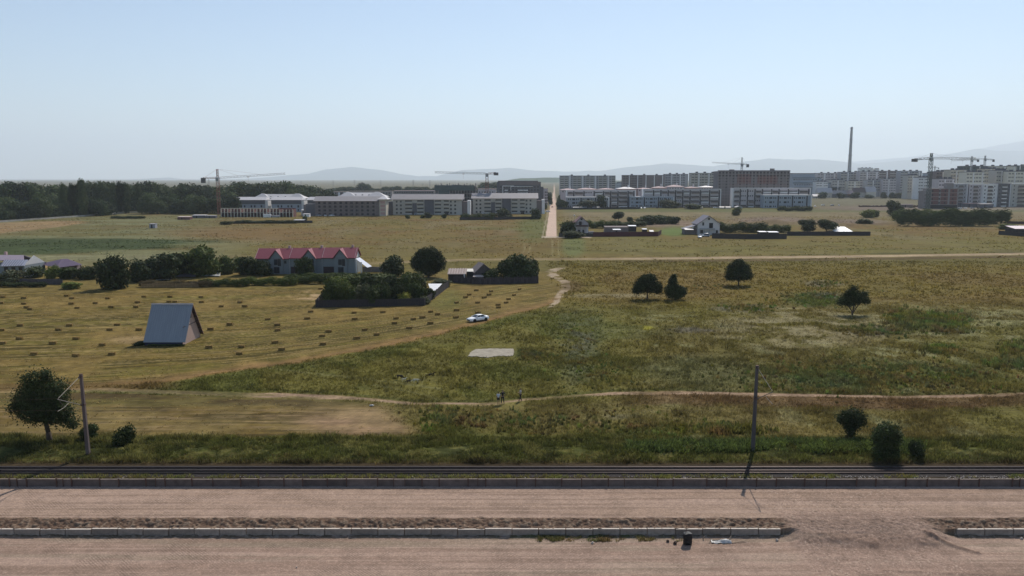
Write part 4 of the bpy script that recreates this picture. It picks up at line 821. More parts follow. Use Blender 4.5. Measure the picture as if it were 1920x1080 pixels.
# ================================================================ CATENARY MASTS
def mast(px, pyb, pytop, label, tilt=0.0, side=1):
    p = at(px, pyb, .05); h = zat(pytop, p.y)
    t = empty('railway_mast', p, 0, label, 'mast'); t.rotation_euler = (0, tilt, 0)
    M = mat('mast_concrete_'+('a' if side > 0 else 'b'), (.115, .088, .082) if side < 0 else (.085, .078, .080), .9, var=.2, scale=1.5, stretch=(3, 3, .4)); h -= p.z
    m = MB(); w0, w1 = .19, .13
    m.add([(-w0, -w0, -.3), (w0, -w0, -.3), (w0, w0, -.3), (-w0, w0, -.3), (-w1, -w1, h), (w1, -w1, h), (w1, w1, h), (-w1, w1, h)], [(0, 3, 2, 1), (4, 5, 6, 7), (0, 1, 5, 4), (1, 2, 6, 5), (2, 3, 7, 6), (3, 0, 4, 7)])
    m.build('pole', M, t, bevel=.02)
    m = MB().box(-w1-.02, w1+.02, -w1-.02, w1+.02, h, h+.05).box(-.17, .17, -.17, .17, h-.22, h-.16).box(-.2, .2, -.2, .2, h*.64-.04, h*.64+.04)
    m.build('clamp', RUST, t)
    G = mat('galvanised_tube', (.20, .185, .165), .5, metal=.4, var=.2, scale=4); tip = Vector((0, -(p.y-(RAIL_N+RAIL_F)/2), h-1.35))
    a = MB(); up = (0, -w1, h-.15); lowp = (0, -w1-.02, h*.63)
    a.bar(up, tip, .022, 6).bar(lowp, tip+Vector((0, -.15, -.05)), .04, 6)
    mid = Vector(lowp)*.45+tip*.55; a.bar(mid, tip+Vector((0, .9, -1.2)), .022, 6).bar(tip+Vector((0, .9, -1.2)), tip+Vector((0, -.3, -1.25)), .022, 6).bar(tip, tip+Vector((0, .9, -1.2)), .015, 5)
    a.build('cantilever', G, t)
    i = MB()
    for q in (Vector(lowp), ): 
        d = (tip-q).normalized()
        for k in range(7): c = q+d*(.15+.06*k); i.bar(c, c+d*.03, .085, 10)
    d = (tip-Vector(up)).normalized()
    for k in range(5): c = Vector(up)+d*(.15+.06*k); i.bar(c, c+d*.03, .07, 10)
    i.build('insulator', mat('brown_glaze', (.06, .035, .03), .3), t)
    return t, p+tip+Vector((0, 0, 0)), h
_, tipL, _ = mast(166, 856, 702, 'brown concrete railway mast with a cantilever arm, beside the leaning tree on the left', tilt=-.018, side=-1)
_, tipR, _ = mast(1411, 852, 686, 'dark concrete railway mast on the bank, right of the middle', tilt=.010, side=1)
def wires():
    t = empty('overhead_line', (0, (RAIL_N+RAIL_F)/2, 0), 0, 'thin overhead contact line above the rails, slung between the masts', 'overhead line')
    zc = tipL.z-1.25; m = MB(); sp = tipR.x-tipL.x
    m.bar((tipL.x-60, 0, zc), (tipR.x+60, 0, zc), .007, 4); m.build('contact_wire', RUST, t)
    m = MB(); pr = None
    for k in range(-8, 25):
        s = k/16; f = s-math.floor(s); x = tipL.x+sp*s; z = tipL.z-4*.85*f*(1-f)*1.0
        if pr: m.bar(pr, (x, 0, z), .007, 4)
        pr = (x, 0, z)
    m.build('messenger_wire', RUST, t)
wires()
# ================================================================ THINGS ON THE ROAD EDGE
def roadside():
    black = mat('charred_plastic', (.012, .012, .014), .55, var=.3, scale=4)
    p = at(1289, 1020, -1.6); p.z = -1.6
    t = empty('waste_bin', p, .2, 'black waste bin standing in front of the kerb blocks', 'bin')
    m = MB(); segs = 20; prof = [(.30, 0), (.37, .05), (.385, .30), (.36, .34), (.375, .40), (.40, .78), (.37, .86), (.41, .88), (.41, .93), (.36, .96)]
    V = []; 
    for r_, z in prof:
        for k in range(segs):
            a = 2*math.pi*k/segs; c, s_ = math.cos(a), math.sin(a); e = (abs(c)**3.2+abs(s_)**3.2)**(-1/3.2); V.append((c*r_*e*.95, s_*r_*e*.8, z))
    Fc = [(i*segs+k, i*segs+(k+1) % segs, (i+1)*segs+(k+1) % segs, (i+1)*segs+k) for i in range(len(prof)-1) for k in range(segs)]
    m.add(V, Fc+[tuple(range(segs-1, -1, -1)), tuple(range((len(prof)-1)*segs, len(prof)*segs))]); m.build('body', black, t, True)
    MB().prism([(-.30, .955), (.02, 1.0), (.30, .95), (.30, .985), (.02, 1.035), (-.30, .985)], -.26, .26, 'y').build('lid', black, t, bevel=.01)
    MB().bar((.02, .30, .0), (-.01, .34, 1.50), .025, 6).build('stick', RUST, t)
    wood = mat('weathered_wood', (.33, .25, .18), .9, var=.3, scale=5)
    p = at(1352, 1017, -1.6); t = empty('rubble_heap', p, 0, 'scrap heap of white crumpled sheet and boards before the kerb', 'rubbish')
    rg = random.Random(2); V = []; Fc = []; nx, ny = 14, 8
    for j in range(ny):
        for i in range(nx):
            x = -.85+1.7*i/(nx-1); y = -.25+.55*j/(ny-1)+.06*math.sin(i*1.3); V.append((x, y, .05+.22*math.exp(-(x-.3)**2/.4)*math.sin(math.pi*j/(ny-1))+rg.uniform(-.045, .06)))
    for j in range(ny-1):
        for i in range(nx-1): a = j*nx+i; Fc.append((a, a+1, a+nx+1, a+nx))
    k = len(V); V += [(x, y, z-.03) for x, y, z in V]; Fc += [(f[3]+k, f[2]+k, f[1]+k, f[0]+k) for f in Fc]
    MB().add(V, Fc).build('crumpled_sheet', mat('white_plastic_sheet', (.42, .41, .39), .5, var=.2, scale=3), t, True)
    for a, b in [((-.75, .1, .12), (.25, .02, .24)), ((.5, -.1, .05), (.9, .25, .45)), ((.75, -.15, .03), (.95, .3, .55)), ((-1.1, -.2, .05), (-.8, .15, .28)), ((.9, -.2, .05), (2.2, .1, .12))]:
        MB().bar(a, b, .035, 4).build('board', wood if a[0] != -.75 else black, t)
    for x, y, s, lab in [(1252, 1016, .14, 'small dark clod left of the black bin, the farther of two'), (1266, 1020, .17, 'small dark clod left of the black bin, the nearer of two')]:
        p = at(x, y, -1.6); bm = bmesh.new(); bmesh.ops.create_icosphere(bm, subdivisions=2, radius=s)
        for v in bm.verts: v.co *= rg.uniform(.75, 1.15)
        bm.to_mesh(me := bpy.data.meshes.new('clod')); bm.free(); o = link('clod', me, mat('dark_clay', (.07, .045, .035), 1, var=.3, scale=6), loc=(p.x, p.y, p.z+s*.6)); tag(o, lab, 'clod')
    p = at(1318, 1012, -1.6); o = MB().box(-.04, .04, -.03, .03, 0, .32).build('broken_stake', wood, rot=(0, .35, 0), loc=p, bevel=.008); tag(o, 'short pale stake leaning between the bin and the scrap heap', 'stake')
    for x, y, lab in [(1111, 1019, 'pale stone in the green weeds before the kerb'), (556, 1065, 'single white stone lying on the lower gravel road'), (1457, 1014, 'white stone at the end of the long kerb row'), (1915, 1011, 'pale stone before the kerb at the right edge'), (1837, 748, 'white stone beside the field path on the right')]:
        p = at(x, y, -1.6 if y > 900 else 0); bm = bmesh.new(); bmesh.ops.create_icosphere(bm, subdivisions=2, radius=.13 if x != 556 else .07)
        for v in bm.verts: v.co *= rg.uniform(.7, 1.15)
        bm.to_mesh(me := bpy.data.meshes.new('stone')); bm.free(); o = link('stone', me, mat('pale_stone', (.42, .36, .31), .9), loc=(p.x, p.y, p.z+.06)); tag(o, lab, 'stone')
    for x, y in [(697, 761)]:
        p = at(x, y, .05); rgs = .30; bm = bmesh.new(); bmesh.ops.create_icosphere(bm, subdivisions=2, radius=rgs)
        for v in bm.verts: v.co = Vector((v.co.x*rg.uniform(.7, 1.2), v.co.y*.6*rg.uniform(.7, 1.2), v.co.z*.4*rg.uniform(.5, 1.2)))
        bm.to_mesh(me := bpy.data.meshes.new('litter')); bm.free(); o = link('plastic_bag', me, mat('white_plastic_sheet', (.42, .41, .39), .5), loc=(p.x, p.y, .12)); tag(o, 'crumpled white bag lying by the field path, left of the walkers' if x == 697 else 'tiny white scrap left of the crumpled bag by the path', 'litter')
roadside()
# ================================================================ HAY BALES
BALES = [(6,557),(45,558.5),(125,554),(135,559),(202,559),(270,556),(319,556),(377,556.5),(2,568),(45,569),(134,569),(179,568),(258,566.5),(317,565.5),(328,565.5),(378,566),(450,566.5),(50,576),(56,579),(145,577),(209,575.5),(255,575),(415,574),(459,574),(38,610),(130,610),(110,618),(220,609),(206,618),(261,618),(3,619),(395,617),(431,608),(37,635),(143,635),(5,643.5),(99,643.5),(192,646.5),(64,663.5),(142,667),(210,664),(392,651),(453,650),(449,663),(601,541),(582.5,584),(502,598.5),(576,597),(520,609),(520.5,619),(664,586),(665,598),(718,585),(742.5,596.5),(739.5,605.5),(775,598),(792,595),(807.5,584),(820.5,589),(807,606),(855,595),(856,581.5),(896,586),(934.5,576),(616,621.5),(604,630),(605.5,645),(684,618),(669,634),(706,627),(767,615),(515.5,642),(528,655),(873,557),(880,552),(893,544),(921,545.7),(917,552),(908,557.5),(974,542),(964,553),(953.6,560.5),(856,567),(895.6,567),(949,567),(934,571)]
def bales():
    rg = random.Random(11); hay = mat('hay', (.235, .155, .055), 1, var=.35, scale=7, stretch=(1, 3, 3), bump=.5, spec=.05); tw = mat('twine', (.25, .16, .09), .8)
    bm_ = MB()
    me = MB().box(-.54, .54, -.25, .25, 0, .44).mesh('bale', bevel=.03)
    bm = bmesh.new(); bm.from_mesh(me); bmesh.ops.subdivide_edges(bm, edges=[e for e in bm.edges if e.calc_length() > .3], cuts=5, use_grid_fill=True)
    for v in bm.verts: v.co += Vector((rg.uniform(-.02, .02), rg.uniform(-.02, .02), rg.uniform(-.02, .02)))
    bm.to_mesh(me); bm.free()
    tme = MB().box(-.2, -.185, -.262, .262, -.0, .455).box(.185, .2, -.262, .262, -.0, .455).mesh('twine')
    own = {(896, 586): 'hay bale just behind the white car', (601, 541): 'hay bale on bare straw left of the fenced garden', (395, 617): 'hay bale right of the steep blue roofed barn, at half its height', (392, 651): 'hay bale near the right foot of the steep blue roofed barn', (261, 618): 'hay bale just left of the steep blue roofed barn',
           (317, 565.5): 'hay bale touching the ridge line of the blue roofed barn, left of two', (328, 565.5): 'hay bale touching the ridge line of the blue roofed barn, right of two', (974, 542): 'hay bale nearest the corner of the plank fence, alone', (582.5, 584): 'hay bale at the left corner of the fenced garden',
           (449, 663): 'hay bale right of the blue roofed barn, the nearest of three', (210, 664): 'hay bale of the row above the leaning tree, rightmost of three', (142, 667): 'hay bale of the row above the leaning tree, middle of three', (64, 663.5): 'hay bale of the row above the leaning tree, leftmost of three', (855, 595): 'hay bale left of the white car, closest to it', (528, 655): 'hay bale nearest the lower edge of the mown field, right of the barn', (934.5, 576): 'hay bale right of the white car and closest to it'}
    first = None
    for i, (x, y) in enumerate(BALES):
        p = at(x, y+1.6, .02)
        s = rg.uniform(.98, 1.16)
        if x > 840 and y < 570: lab = 'small hay bale in the far strip of the mown field below the wooden sheds'; ang = rg.uniform(.2, 1.2)
        elif y < 582 and x < 480: lab = 'small hay bale in the far rows behind the steep blue roofed barn'; ang = rg.uniform(-.15, .15)
        elif x < 480: lab = 'hay bale in the left rows of the mown field, level with the barn'; ang = rg.uniform(-.2, .25)
        else: ang = rg.uniform(.1, .6); lab = 'hay bale in the rows just below the fenced garden' if y < 600 else ('hay bale on the open stubble, near the edge of the green meadow' if y > 628 else 'hay bale in the middle of the stubble, between garden and meadow')
        lab = own.get((x, y), lab)
        t = empty('hay_bale', p, ang, lab, 'hay bale', 'hay bales scattered over the mown field', scale=(s, s, s))
        link('bale', me, hay, t); link('twine', tme, tw, t)
bales()
# ================================================================ THE A-FRAME BARN
def barn():
    P0 = at(347, 648, 0); P1 = at(275, 646, 0); W = P0.x-P1.x; D = at(392, 631, 0).y-P0.y; yr = P0.y+D/2; hr = zat(569.5, yr)
    t = empty('barn', ((P0.x+P1.x)/2, P0.y, 0), 0, 'steep barn shaped like a tent, its blue metal roof almost down to the ground', 'barn')
    w2 = W/2
    sheet_ = mat('blue_grey_sheet', (.25, .275, .305), .5, metal=.0, var=.1, scale=1.0, spec=.4, stretch=(2, .3, .3)); wd = mat('pinkish_boards', (.46, .33, .275), .9, var=.2, scale=2, stretch=(1, 6, .5)); dk = mat('dark_board', (.05, .04, .045), .9)
    zf = .62
    m = MB(); m.sheet([(-w2-.1, -.15, zf), (w2+.12, -.15, zf), (w2+.12, D/2+.02, hr), (-w2-.1, D/2+.02, hr)], .07)
    fr = m.build('roof', sheet_, t); rb = MB()
    for k in range(19):
        x = -w2+W*k/18; d = Vector((0, D/2, hr-zf)).normalized(); rb.bar((x, -.15, zf+.02), (x, D/2, hr+.02), .022, 4)
    rb.build('seam', sheet_, fr)
    m = MB(); m.sheet([(-w2-.1, D/2+.02, hr), (w2+.12, D/2+.02, hr), (w2+.12, D+.2, zf-.1), (-w2-.1, D+.2, zf-.1)], .07); rr = m.build('roof', mat('brown_sheet', (.10, .07, .065), .6, scale=1), t)
    MB().prism([(D/2-.22, hr-.14), (D/2, hr+.09), (D/2+.22, hr-.14)], -w2-.14, w2+.16, 'x').build('ridge_cap', mat('pale_flashing', (.48, .42, .38), .5, metal=.2), fr)
    # gable wall set in from the roof edge, with its planks
    sl = (hr-zf)/(D/2)
    g = [(.05, 0), (D-.05, 0), (D-.05, .45), (D/2, hr-.25), (.05, .50)]
    gw = MB().prism(g, w2-.55, w2-.45, 'x').build('gable_wall', wd, t)
    MB().prism(g, -w2+.4, -w2+.5, 'x').build('gable_wall', wd, t)
    MB().box(w2-.45, w2-.40, .25+.3, D-.8, 3.15, 3.27).build('crossbeam', dk, gw)
    MB().prism([(D/2-.42, 4.3), (D/2+.42, 4.3), (D/2+.42, 4.95), (D/2, 5.6), (D/2-.42, 4.95)], w2-.46, w2-.40, 'x').build('window', dk, gw)
    pr = MB()
    for k in range(26): y = .2+(D-.4)*k/25; zt = hr-.4-abs(y-D/2)*sl; pr.box(w2-.448, w2-.435, y-.012, y+.012, .0, max(.3, zt))
    pr.build('plank_joints', mat('joint_wood', (.26, .17, .14), .9), gw)
    # rafters under the rear overhang
    for k in range(8):
        a = k/8; y = D/2+a*(D/2); z = hr-a*(hr-zf)-.14; MB().box(w2-.45, w2+.10, y-.05, y+.05, z-.22, z-.06).build('purlin', dk, rr)
    MB().bar((w2+.1, D/2, hr-.16), (w2+.1, D+.15, zf-.16), .09, 4).build('rafter', mat('rafter_wood', (.20, .12, .10), .8), rr)
    MB().box(-w2+.05, w2-.45, .02, .14, 0, zf+.15).build('plinth', mat('navy_board', (.03, .035, .07), .8), t)
    MB().box(-w2+.05, w2-.45, D-.14, D-.02, 0, zf).build('plinth', mat('navy_board', (.03, .035, .07), .8), t)
    plant('hedge', 312, 649, 66, 4, 'weeds along the front foot of the blue roofed barn', 'weed_patch', 'weeds', 'dark', depth=.7, rz=0)
    plant('bush1', 262, 647, 22, 6, 'dark weeds at the left foot of the blue roofed barn', 'weed_patch', 'weeds', 'dark')
barn()
# ================================================================ THE TOWN
GLASS = mat('dark_glass', (.030, .036, .045), .15, var=.3, scale=.4, spec=.5)
VOID = mat('dark_recess', (.035, .032, .035), .9, var=.3, scale=.5)  # near-black colour paints the shade inside openings, also covers doors and shed walls
WHT = mat('white_render', (.72, .71, .70), .9, var=.08, scale=.25)
def wallmat(name, c): return mat(name, c, .9, var=.12, scale=.22, spec=.15)
WM = {'beige': wallmat('beige_render', (.46, .44, .40)), 'grey': wallmat('grey_render', (.36, .36, .375)), 'dgrey': wallmat('dark_grey_render', (.125, .125, .14)), 'white': WHT,
      'brown': wallmat('brown_render', (.20, .168, .165)), 'lilac': wallmat('lilac_render', (.50, .46, .47)), 'brick': wallmat('bare_red_brick', (.17, .085, .078)), 'raw': wallmat('raw_concrete', (.26, .24, .235)),
      'cream': wallmat('cream_render', (.64, .61, .52)), 'sand': wallmat('sand_render', (.52, .47, .39)), 'blue': wallmat('blue_grey_render', (.31, .35, .40)), 'pink': wallmat('pink_render', (.46, .30, .27)), 'green': wallmat('safety_netting', (.085, .115, .115)), 'red': wallmat('orange_red_render', (.55, .17, .12))}
ROOFG = mat('grey_roof_sheet', (.255, .235, .235), .6, var=.1, scale=.3, spec=.3)
ROOFW = mat('pale_roof_sheet', (.46, .44, .44), .55, var=.08, scale=.3, spec=.3)
ROOFP = mat('pinkish_roof_tiles', (.42, .31, .30), .8, var=.15, scale=.5)
ROOFB = mat('brown_roof_tiles', (.12, .09, .085), .8, var=.2, scale=.6)
class Bld:
    def __init__(s, x0, x1, top, base=None, Y=None, depth=14, label='', name='apartment_block', cat='apartment block', wallm='beige', group=None, skew=0.0, body=True, H_=None):
        if Y is None: p0 = at(x0, base); p1 = at(x1, base); Y = p0.y
        else: p0 = atY(x0, top+12, Y); p1 = atY(x1, top+12, Y)
        s.W = (p1.x-p0.x)/max(.2, math.cos(skew)); s.Y = Y; s.D = depth
        s.H = zat(top, Y) if H_ is None else H_
        s.t = empty(name, (p0.x, Y, 0), skew, label, cat, group); s.wall = None; s.cnt = {}
        s.wm = WM[wallm] if isinstance(wallm, str) else wallm; s.mesh = {}
        if body: s.wall = s.box('wall', s.wm, 0, s.W, 0, depth, -.5, s.H)
    def box(s, name, m, x0, x1, y0, y1, z0, z1, parent=None, bevel=0):
        return MB().box(x0, x1, y0, y1, z0, z1).build(name, m, parent or s.t, bevel=bevel)
    def _lim(s, name):
        s.cnt[name] = s.cnt.get(name, 0)+1; return s.cnt[name] <= 96
    def win(s, x, z, w_=1.3, h=1.4, m=None, side='front', name='window', y=0):
        """a glazed opening with its frame, standing a little proud of the wall"""
        if not s._lim(name): return
        k = (name, w_, h, side)
        if k not in s.mesh:
            b = MB()
            if side == 'front': b.box(-w_/2, w_/2, -.05, .02, 0, h)
            else: b.box(-.02, .05, -w_/2, w_/2, 0, h)
            s.mesh[k] = b.mesh(name)
        link(name, s.mesh[k], m or GLASS, s.t, loc=((x, -.004+y, z) if side == 'front' else (s.W+.004 if side == 'right' else -.03, x, z)))
    def grid(s, xs, zs, w_=1.3, h=1.4, m=None, name='window', y=0, side='front'):
        for z in zs:
            for x in xs: s.win(x, z, w_, h, m, side, name, y)
    def balcony(s, x0, x1, z, m=None, d=1.3, ph=1.0, y=0, dark=True):
        if not s._lim('balcony'): return
        k = ('b', round(x1-x0, 1), ph)
        if k not in s.mesh:
            L = x1-x0; s.mesh[k] = MB().box(-L/2, L/2, -d, -.01, -.15, 0).box(-L/2, L/2, -d, -d+.12, .003, ph).box(-L/2, -L/2+.12, -d+.123, -.01, .003, ph).box(L/2-.12, L/2, -d+.123, -.01, .003, ph).mesh('balcony')
            s.mesh[k+('v',)] = MB().box(-L/2+.15, L/2-.15, -.06, .02, .05, 2.2).mesh('balcony_door')
        o = link('balcony', s.mesh[k], m or s.wm, s.t, loc=((x0+x1)/2, y, z))
        if dark: link('balcony_door', s.mesh[k+('v',)], GLASS, o, loc=(0, -.003, 0))
    def roof_flat(s, over=.3, h=.5, m=None): return s.box('roof', m or CONC, -over, s.W+over, -over, s.D+over, s.H+.003, s.H+h)
    def roof_gable(s, rise, over=.6, m=None, ridge='x', x0=None, x1=None, y0=None, y1=None, z=None, parent=None):
        x0 = -over if x0 is None else x0; x1 = s.W+over if x1 is None else x1; y0 = -over if y0 is None else y0; y1 = s.D+over if y1 is None else y1; z = s.H+.01 if z is None else z
        b = MB()
        if ridge == 'x': b.prism([(y0, z), (y1, z), ((y0+y1)/2, z+rise)], x0, x1, 'x')
        else: b.prism([(x0, z), (x1, z), ((x0+x1)/2, z+rise)], y0, y1, 'y')
        return b.build('roof', m or ROOFG, parent or s.t)
    def roof_hip(s, rise, over=.6, m=None, x0=None, x1=None, inset=None, z=None, y0=None, y1=None):
        x0 = -over if x0 is None else x0; x1 = s.W+over if x1 is None else x1; z = s.H+.01 if z is None else z; y0 = -over if y0 is None else y0; y1 = s.D+over if y1 is None else y1
        i = (y1-y0)/2 if inset is None else inset; i = min(i, (x1-x0)/2-.1); ym = (y0+y1)/2
        b = MB().add([(x0, y0, z), (x1, y0, z), (x1, y1, z), (x0, y1, z), (x0+i, ym, z+rise), (x1-i, ym, z+rise)], [(0, 1, 5, 4), (1, 2, 5), (2, 3, 4, 5), (3, 0, 4), (3, 2, 1, 0)])
        return b.build('roof', m or ROOFG, s.t)
def fl(n, h0, st): return [h0+st*k for k in range(n)]
def town_left():
    # the two big grey-beige blocks with long balconies
    for x0, x1, top, base, lab in [(737, 866, 374, 403, 'grey beige four storey block with one long low roof, left of its twin'), (887, 1006, 372, 401, 'grey beige four storey block with one long low roof, nearest the dirt road')]:
        b = Bld(x0, x1, top, base, depth=15, label=lab); W, st = b.W, b.H/4.1; f = W/57.0; zs = fl(4, .9, st)
        b.roof_gable(zat(top-10, b.Y+8)-b.H, over=1.5, m=ROOFG)
        for x in (3.2, 6.6, 48.0, 51.5): b.grid([x*f], zs, 1.5, 1.5)
        for a, c in ((10, 16), (20, 25.5), (34.5, 40), (42, 46.5)):
            for z in zs[:]: b.balcony(a*f, c*f, z-.4, d=1.4, ph=1.1)
        b.box('stairwell', WM['dgrey'], 26.2*f, 34*f, -.5, -.01, 0, b.H-.15); b.box('stairwell', WM['dgrey'], 16.2*f, 19.8*f, -.35, -.01, 0, b.H-st)
        b.grid([12.5*f, 22*f, 37*f, 44*f], [zs[3]+.3], 1.4, 1.3, name='dormer_window')
        b.box('entrance', VOID, 14*f, 17.4*f, -1.2, -.36, 0, 2.8); b.box('entrance', VOID, 43*f, 46*f, -1.8, -1.41, 0, 2.8)
        b.box('side_wing', WM['brown'], W+.01, W+4.5, 2, 12, 0, b.H*.86); b.box('end_wall', WHT, W+4.52, W+7, 1, 11.5, 0, b.H*.93)  # white right end: sunlight on that side put into the colour
        b.box('side_wing', WM['dgrey'], -5, -.01, 2, 12, 0, b.H*.86)
        for k in range(5): b.win(3.0+2*k, 1.5+k*.0, 1.1, 1.3, side='right')
        for k, x in enumerate((8, 21, 33, 52)): b.box('roof_hatch', ROOFW, x*f, x*f+1.2, 3.0, 4.0, b.H+1.2, b.H+2.2)
    # brown unfinished block with scaffolding and hip roofed end tower, sunlight put into its colour
    b = Bld(592, 712, 377, 405, depth=15, label='brown unfinished block wrapped in scaffolding, with a bright end tower', wallm='brown'); W, st = b.W, b.H/4.0
    b.roof_gable(zat(368, b.Y+8)-b.H, over=1.4, m=ROOFG)
    zs = fl(4, .7, st); b.grid([3+4.3*k for k in range(int(W/4.4))], zs, 2.0, 1.8, m=VOID)
    sc = MB()
    for k in range(int(W/2.4)+1): sc.box(k*2.4-.06, k*2.4+.06, -1.5, -1.38, 0, b.H-.4)
    for z in zs: sc.box(0, W, -1.52, -.8, z+1.5, z+1.6)
    sc.build('scaffold', mat('scaffold_steel', (.28, .22, .22), .7), b.t)
    b.box('side_wing', WM['dgrey'], -8, -.01, 1, 12, 0, b.H*.80); b.box('side_wing', WM['brown'], -10, -8.01, 2, 12, 0, b.H*.75)
    b.box('end_tower', WM['sand'], W+.01, W+5.3, -1, 12, 0, b.H+1.4); b.roof_hip(3.0, m=ROOFW, x0=W-1.5, x1=W+7, z=b.H+1.41, y0=-2.5, y1=14)
    for z in zs: b.box('brick_panel', WM['pink'], W+.9, W+4.6, -1.06, -1.01, z+.3, z+2.4)
    # hip roofed blocks behind it
    for x0, x1, top, y, lab in [(634, 722, 369, 735, 'long white hip roofed block behind the scaffolded one'), (475, 571, 372, 800, 'long pale hip roofed block behind the two white striped blocks')]:
        b = Bld(x0, x1, top, Y=y, depth=16, label=lab, wallm='dgrey'); b.roof_hip(zat(top-8, y+8)-b.H, m=ROOFW, over=1.5)
        for k in range(2): b.roof_hip(zat(top-9, y)-b.H, m=ROOFW, x0=(0 if k == 0 else b.W-17), x1=(17 if k == 0 else b.W+1), z=b.H+.02, y0=-2.5, y1=12).name = 'cross_roof'
        b.grid([4+4*k for k in range(int(b.W/4.2))], [b.H-3.2], 1.4, 1.6)
        for k in range(6): b.box('skylight', GLASS, 9+k*b.W/7, 10.4+k*b.W/7, 2.2, 3.2, b.H+.8, b.H+2.0)
    # two blue-white striped low blocks
    for i, (x0, x1, lab) in enumerate([(440, 497, 'blue white low block with a pale roof edge, leftmost of the striped ones'), (509, 565, 'blue white low block with a pale roof edge, second of the striped ones'), (577, 596, 'blue white low block half hidden by the scaffolded one')]):
        b = Bld(x0, x1, 375, Y=720, depth=14, label=lab, wallm='blue'); b.roof_hip(2.6, m=ROOFW, over=1.2, inset=1.5)
        b.box('dark_band', WM['dgrey'], -.05, b.W+.05, -.35, -.01, b.H-3.6, b.H-.05)
        zs = [.9, 3.9, b.H-6.2]; xs = [3+3.0*k for k in range(int(b.W/3.2))]; b.grid([x for j, x in enumerate(xs) if j % 3], zs, 1.3, 1.5)
        b.box('end_wall', WHT, b.W+.01, b.W+2.5, .5, 13, 0, b.H*.92)  # right end painted white as if sunlit
    # half built terrace of red brick and concrete frame
    b = Bld(415, 549, 390, 407, depth=10, label='half built roofless terrace of brick walls and concrete frame, below the striped blocks', body=False, wallm='sand'); W = b.W; h1 = b.H/2
    b.box('floor_slab', WM['raw'], 0, W, 0, 10, h1-.2, h1+.1); b.box('back_wall', WM['brick'], 0, W, 9.6, 9.9, 0, b.H*.95)
    b.box('ring_beam', WM['sand'], 0, W*.8, -.1, .3, b.H-.5, b.H)
    rg = random.Random(6)
    for k in range(23):
        x = k*W/22; b.box('column', WM['sand'], x-.3, x+.3, -.1, .5, 0, b.H-.5 if k < 18 else b.H*.8)
        if k < 22 and k % 4 != 2:
            b.box('brick_wall', WM['brick'], x+.35, x+W/22*.7, .6+rg.random()*3, 3.9, h1+.1, b.H*.9)
        b.box('partition_wall', WM['brick'], x+.05, x+.35, .7, 9.5, .0, b.H*.85)
    b.box('site_hut', WHT, W*.62, W*.72, -6, -3.5, 0, 2.6)
    # far rows between
    b = Bld(560, 650, 360, Y=1000, depth=14, label='far brown and white row of flats behind the pale hip roofs, left part', wallm='brown'); b.roof_flat()
    for k in range(9): b.box('white_bay', WHT, 3+k*6.6, 5.4+k*6.6, -.3, -.01, 0, b.H-.3)
    b.grid([6.4+6.6*k for k in range(8)], [1.2, 4.3, 7.4, 10.5], 1.6, 1.6)
    b = Bld(655, 735, 359, Y=1100, depth=14, label='far low grey row of flats behind the hip roofs, middle part', wallm='raw'); b.roof_flat(); b.grid([3+4*k for k in range(14)], [b.H-3, b.H-6.2], 2.4, 1.6)
    b = Bld(738, 815, 358, Y=1050, depth=14, label='far long row with dark top windows behind the left grey beige block', wallm='raw'); b.roof_flat(m=ROOFP); b.grid([2.5+3*k for k in range(17)], [b.H-2.8, b.H-6], 2.1, 1.7, m=VOID)
    # concrete skeleton with standing columns and netting
    b = Bld(815, 893, 349, Y=800, depth=18, label='tall bare concrete skeleton with netting and columns sticking out on top', body=False, wallm='raw'); W = b.W; n = 6; st = b.H/n
    for k in range(n+1): b.box('floor_slab', WM['raw'], 0, W, 0, 18, k*st-.3, k*st)
    for k in range(15):
        x = .6+(W-1.2)*k/14; b.box('column', WM['raw'], x-.35, x+.35, .05, .75, 0, b.H+(1.2+1.8*((k*7) % 3)/2))
        if k % 2 == 0: b.box('column', WM['dgrey'], x-.3, x+.3, 9, 9.6, 0, b.H+2.2)
    b.box('core_wall', WM['dgrey'], .5, W-.5, 16.5, 17.2, 0, b.H-.3); b.box('core_wall', WM['dgrey'], W*.4, W*.62, 5, 11, 0, b.H+1.2)
    b.box('netting', WM['green'], -.1, W*.96, -.25, -.12, b.H-st*1.2, b.H+.9); b.box('netting', WM['green'], W*.1, W*.35, -.25, -.12, b.H-st*2.6, b.H-st*1.25)
    b.box('end_wall', WHT, W-.1, W+1, .2, 12, 0, b.H*.55)  # white strip paints the sunlit right end
    # dark modern block with white frames
    b = Bld(932, 1014, 341, Y=860, depth=20, label='dark modern block with white window frames and a brown top floor', wallm='dgrey'); W = b.W; H_ = b.H
    b.box('top_storey', WM['brown'], 1, W-3, .8, 19, H_+.01, H_+.02+1.2); b.box('brown_band', WM['brown'], 3, W-1, -.25, -.01, H_-3.2, H_-.1)
    zs = [H_-6.2-3.1*k for k in range(6)]; b.grid([4+3.3*k for k in range(13)], [z for z in zs if z > .5], 1.9, 1.7)
    b.box('white_frame', WHT, 5.8, 6.5, -1.2, -.02, 0, H_-4.0); b.box('white_frame', WHT, 6.51, 18, -1.2, -.02, H_-4.7, H_-4.0)
    b.box('white_frame', WHT, 15, 38, -1.25, -.03, H_-5.2, H_-4.75); b.box('white_frame', WHT, 14.4, 14.95, -1.25, -.03, H_-9.2, H_-4.75)
    for z in zs[1:4]: b.balcony(8, 11.5, z, m=WHT, dark=False); b.balcony(22, 28, z, m=WHT, dark=False); b.balcony(28.2, 33, z, m=WHT, dark=False)
    b.box('side_wing', WM['dgrey'], W+.01, W+3, 4, 18, 0, H_*.8)
    b = Bld(1015, 1027, 354, Y=900, depth=22, label='narrow white and brown block beside the far end of the dirt road', wallm='lilac'); b.roof_flat(); b.grid([1.5, 4.5, 6.3], fl(5, 1, 3.2), 1.2, 1.5)
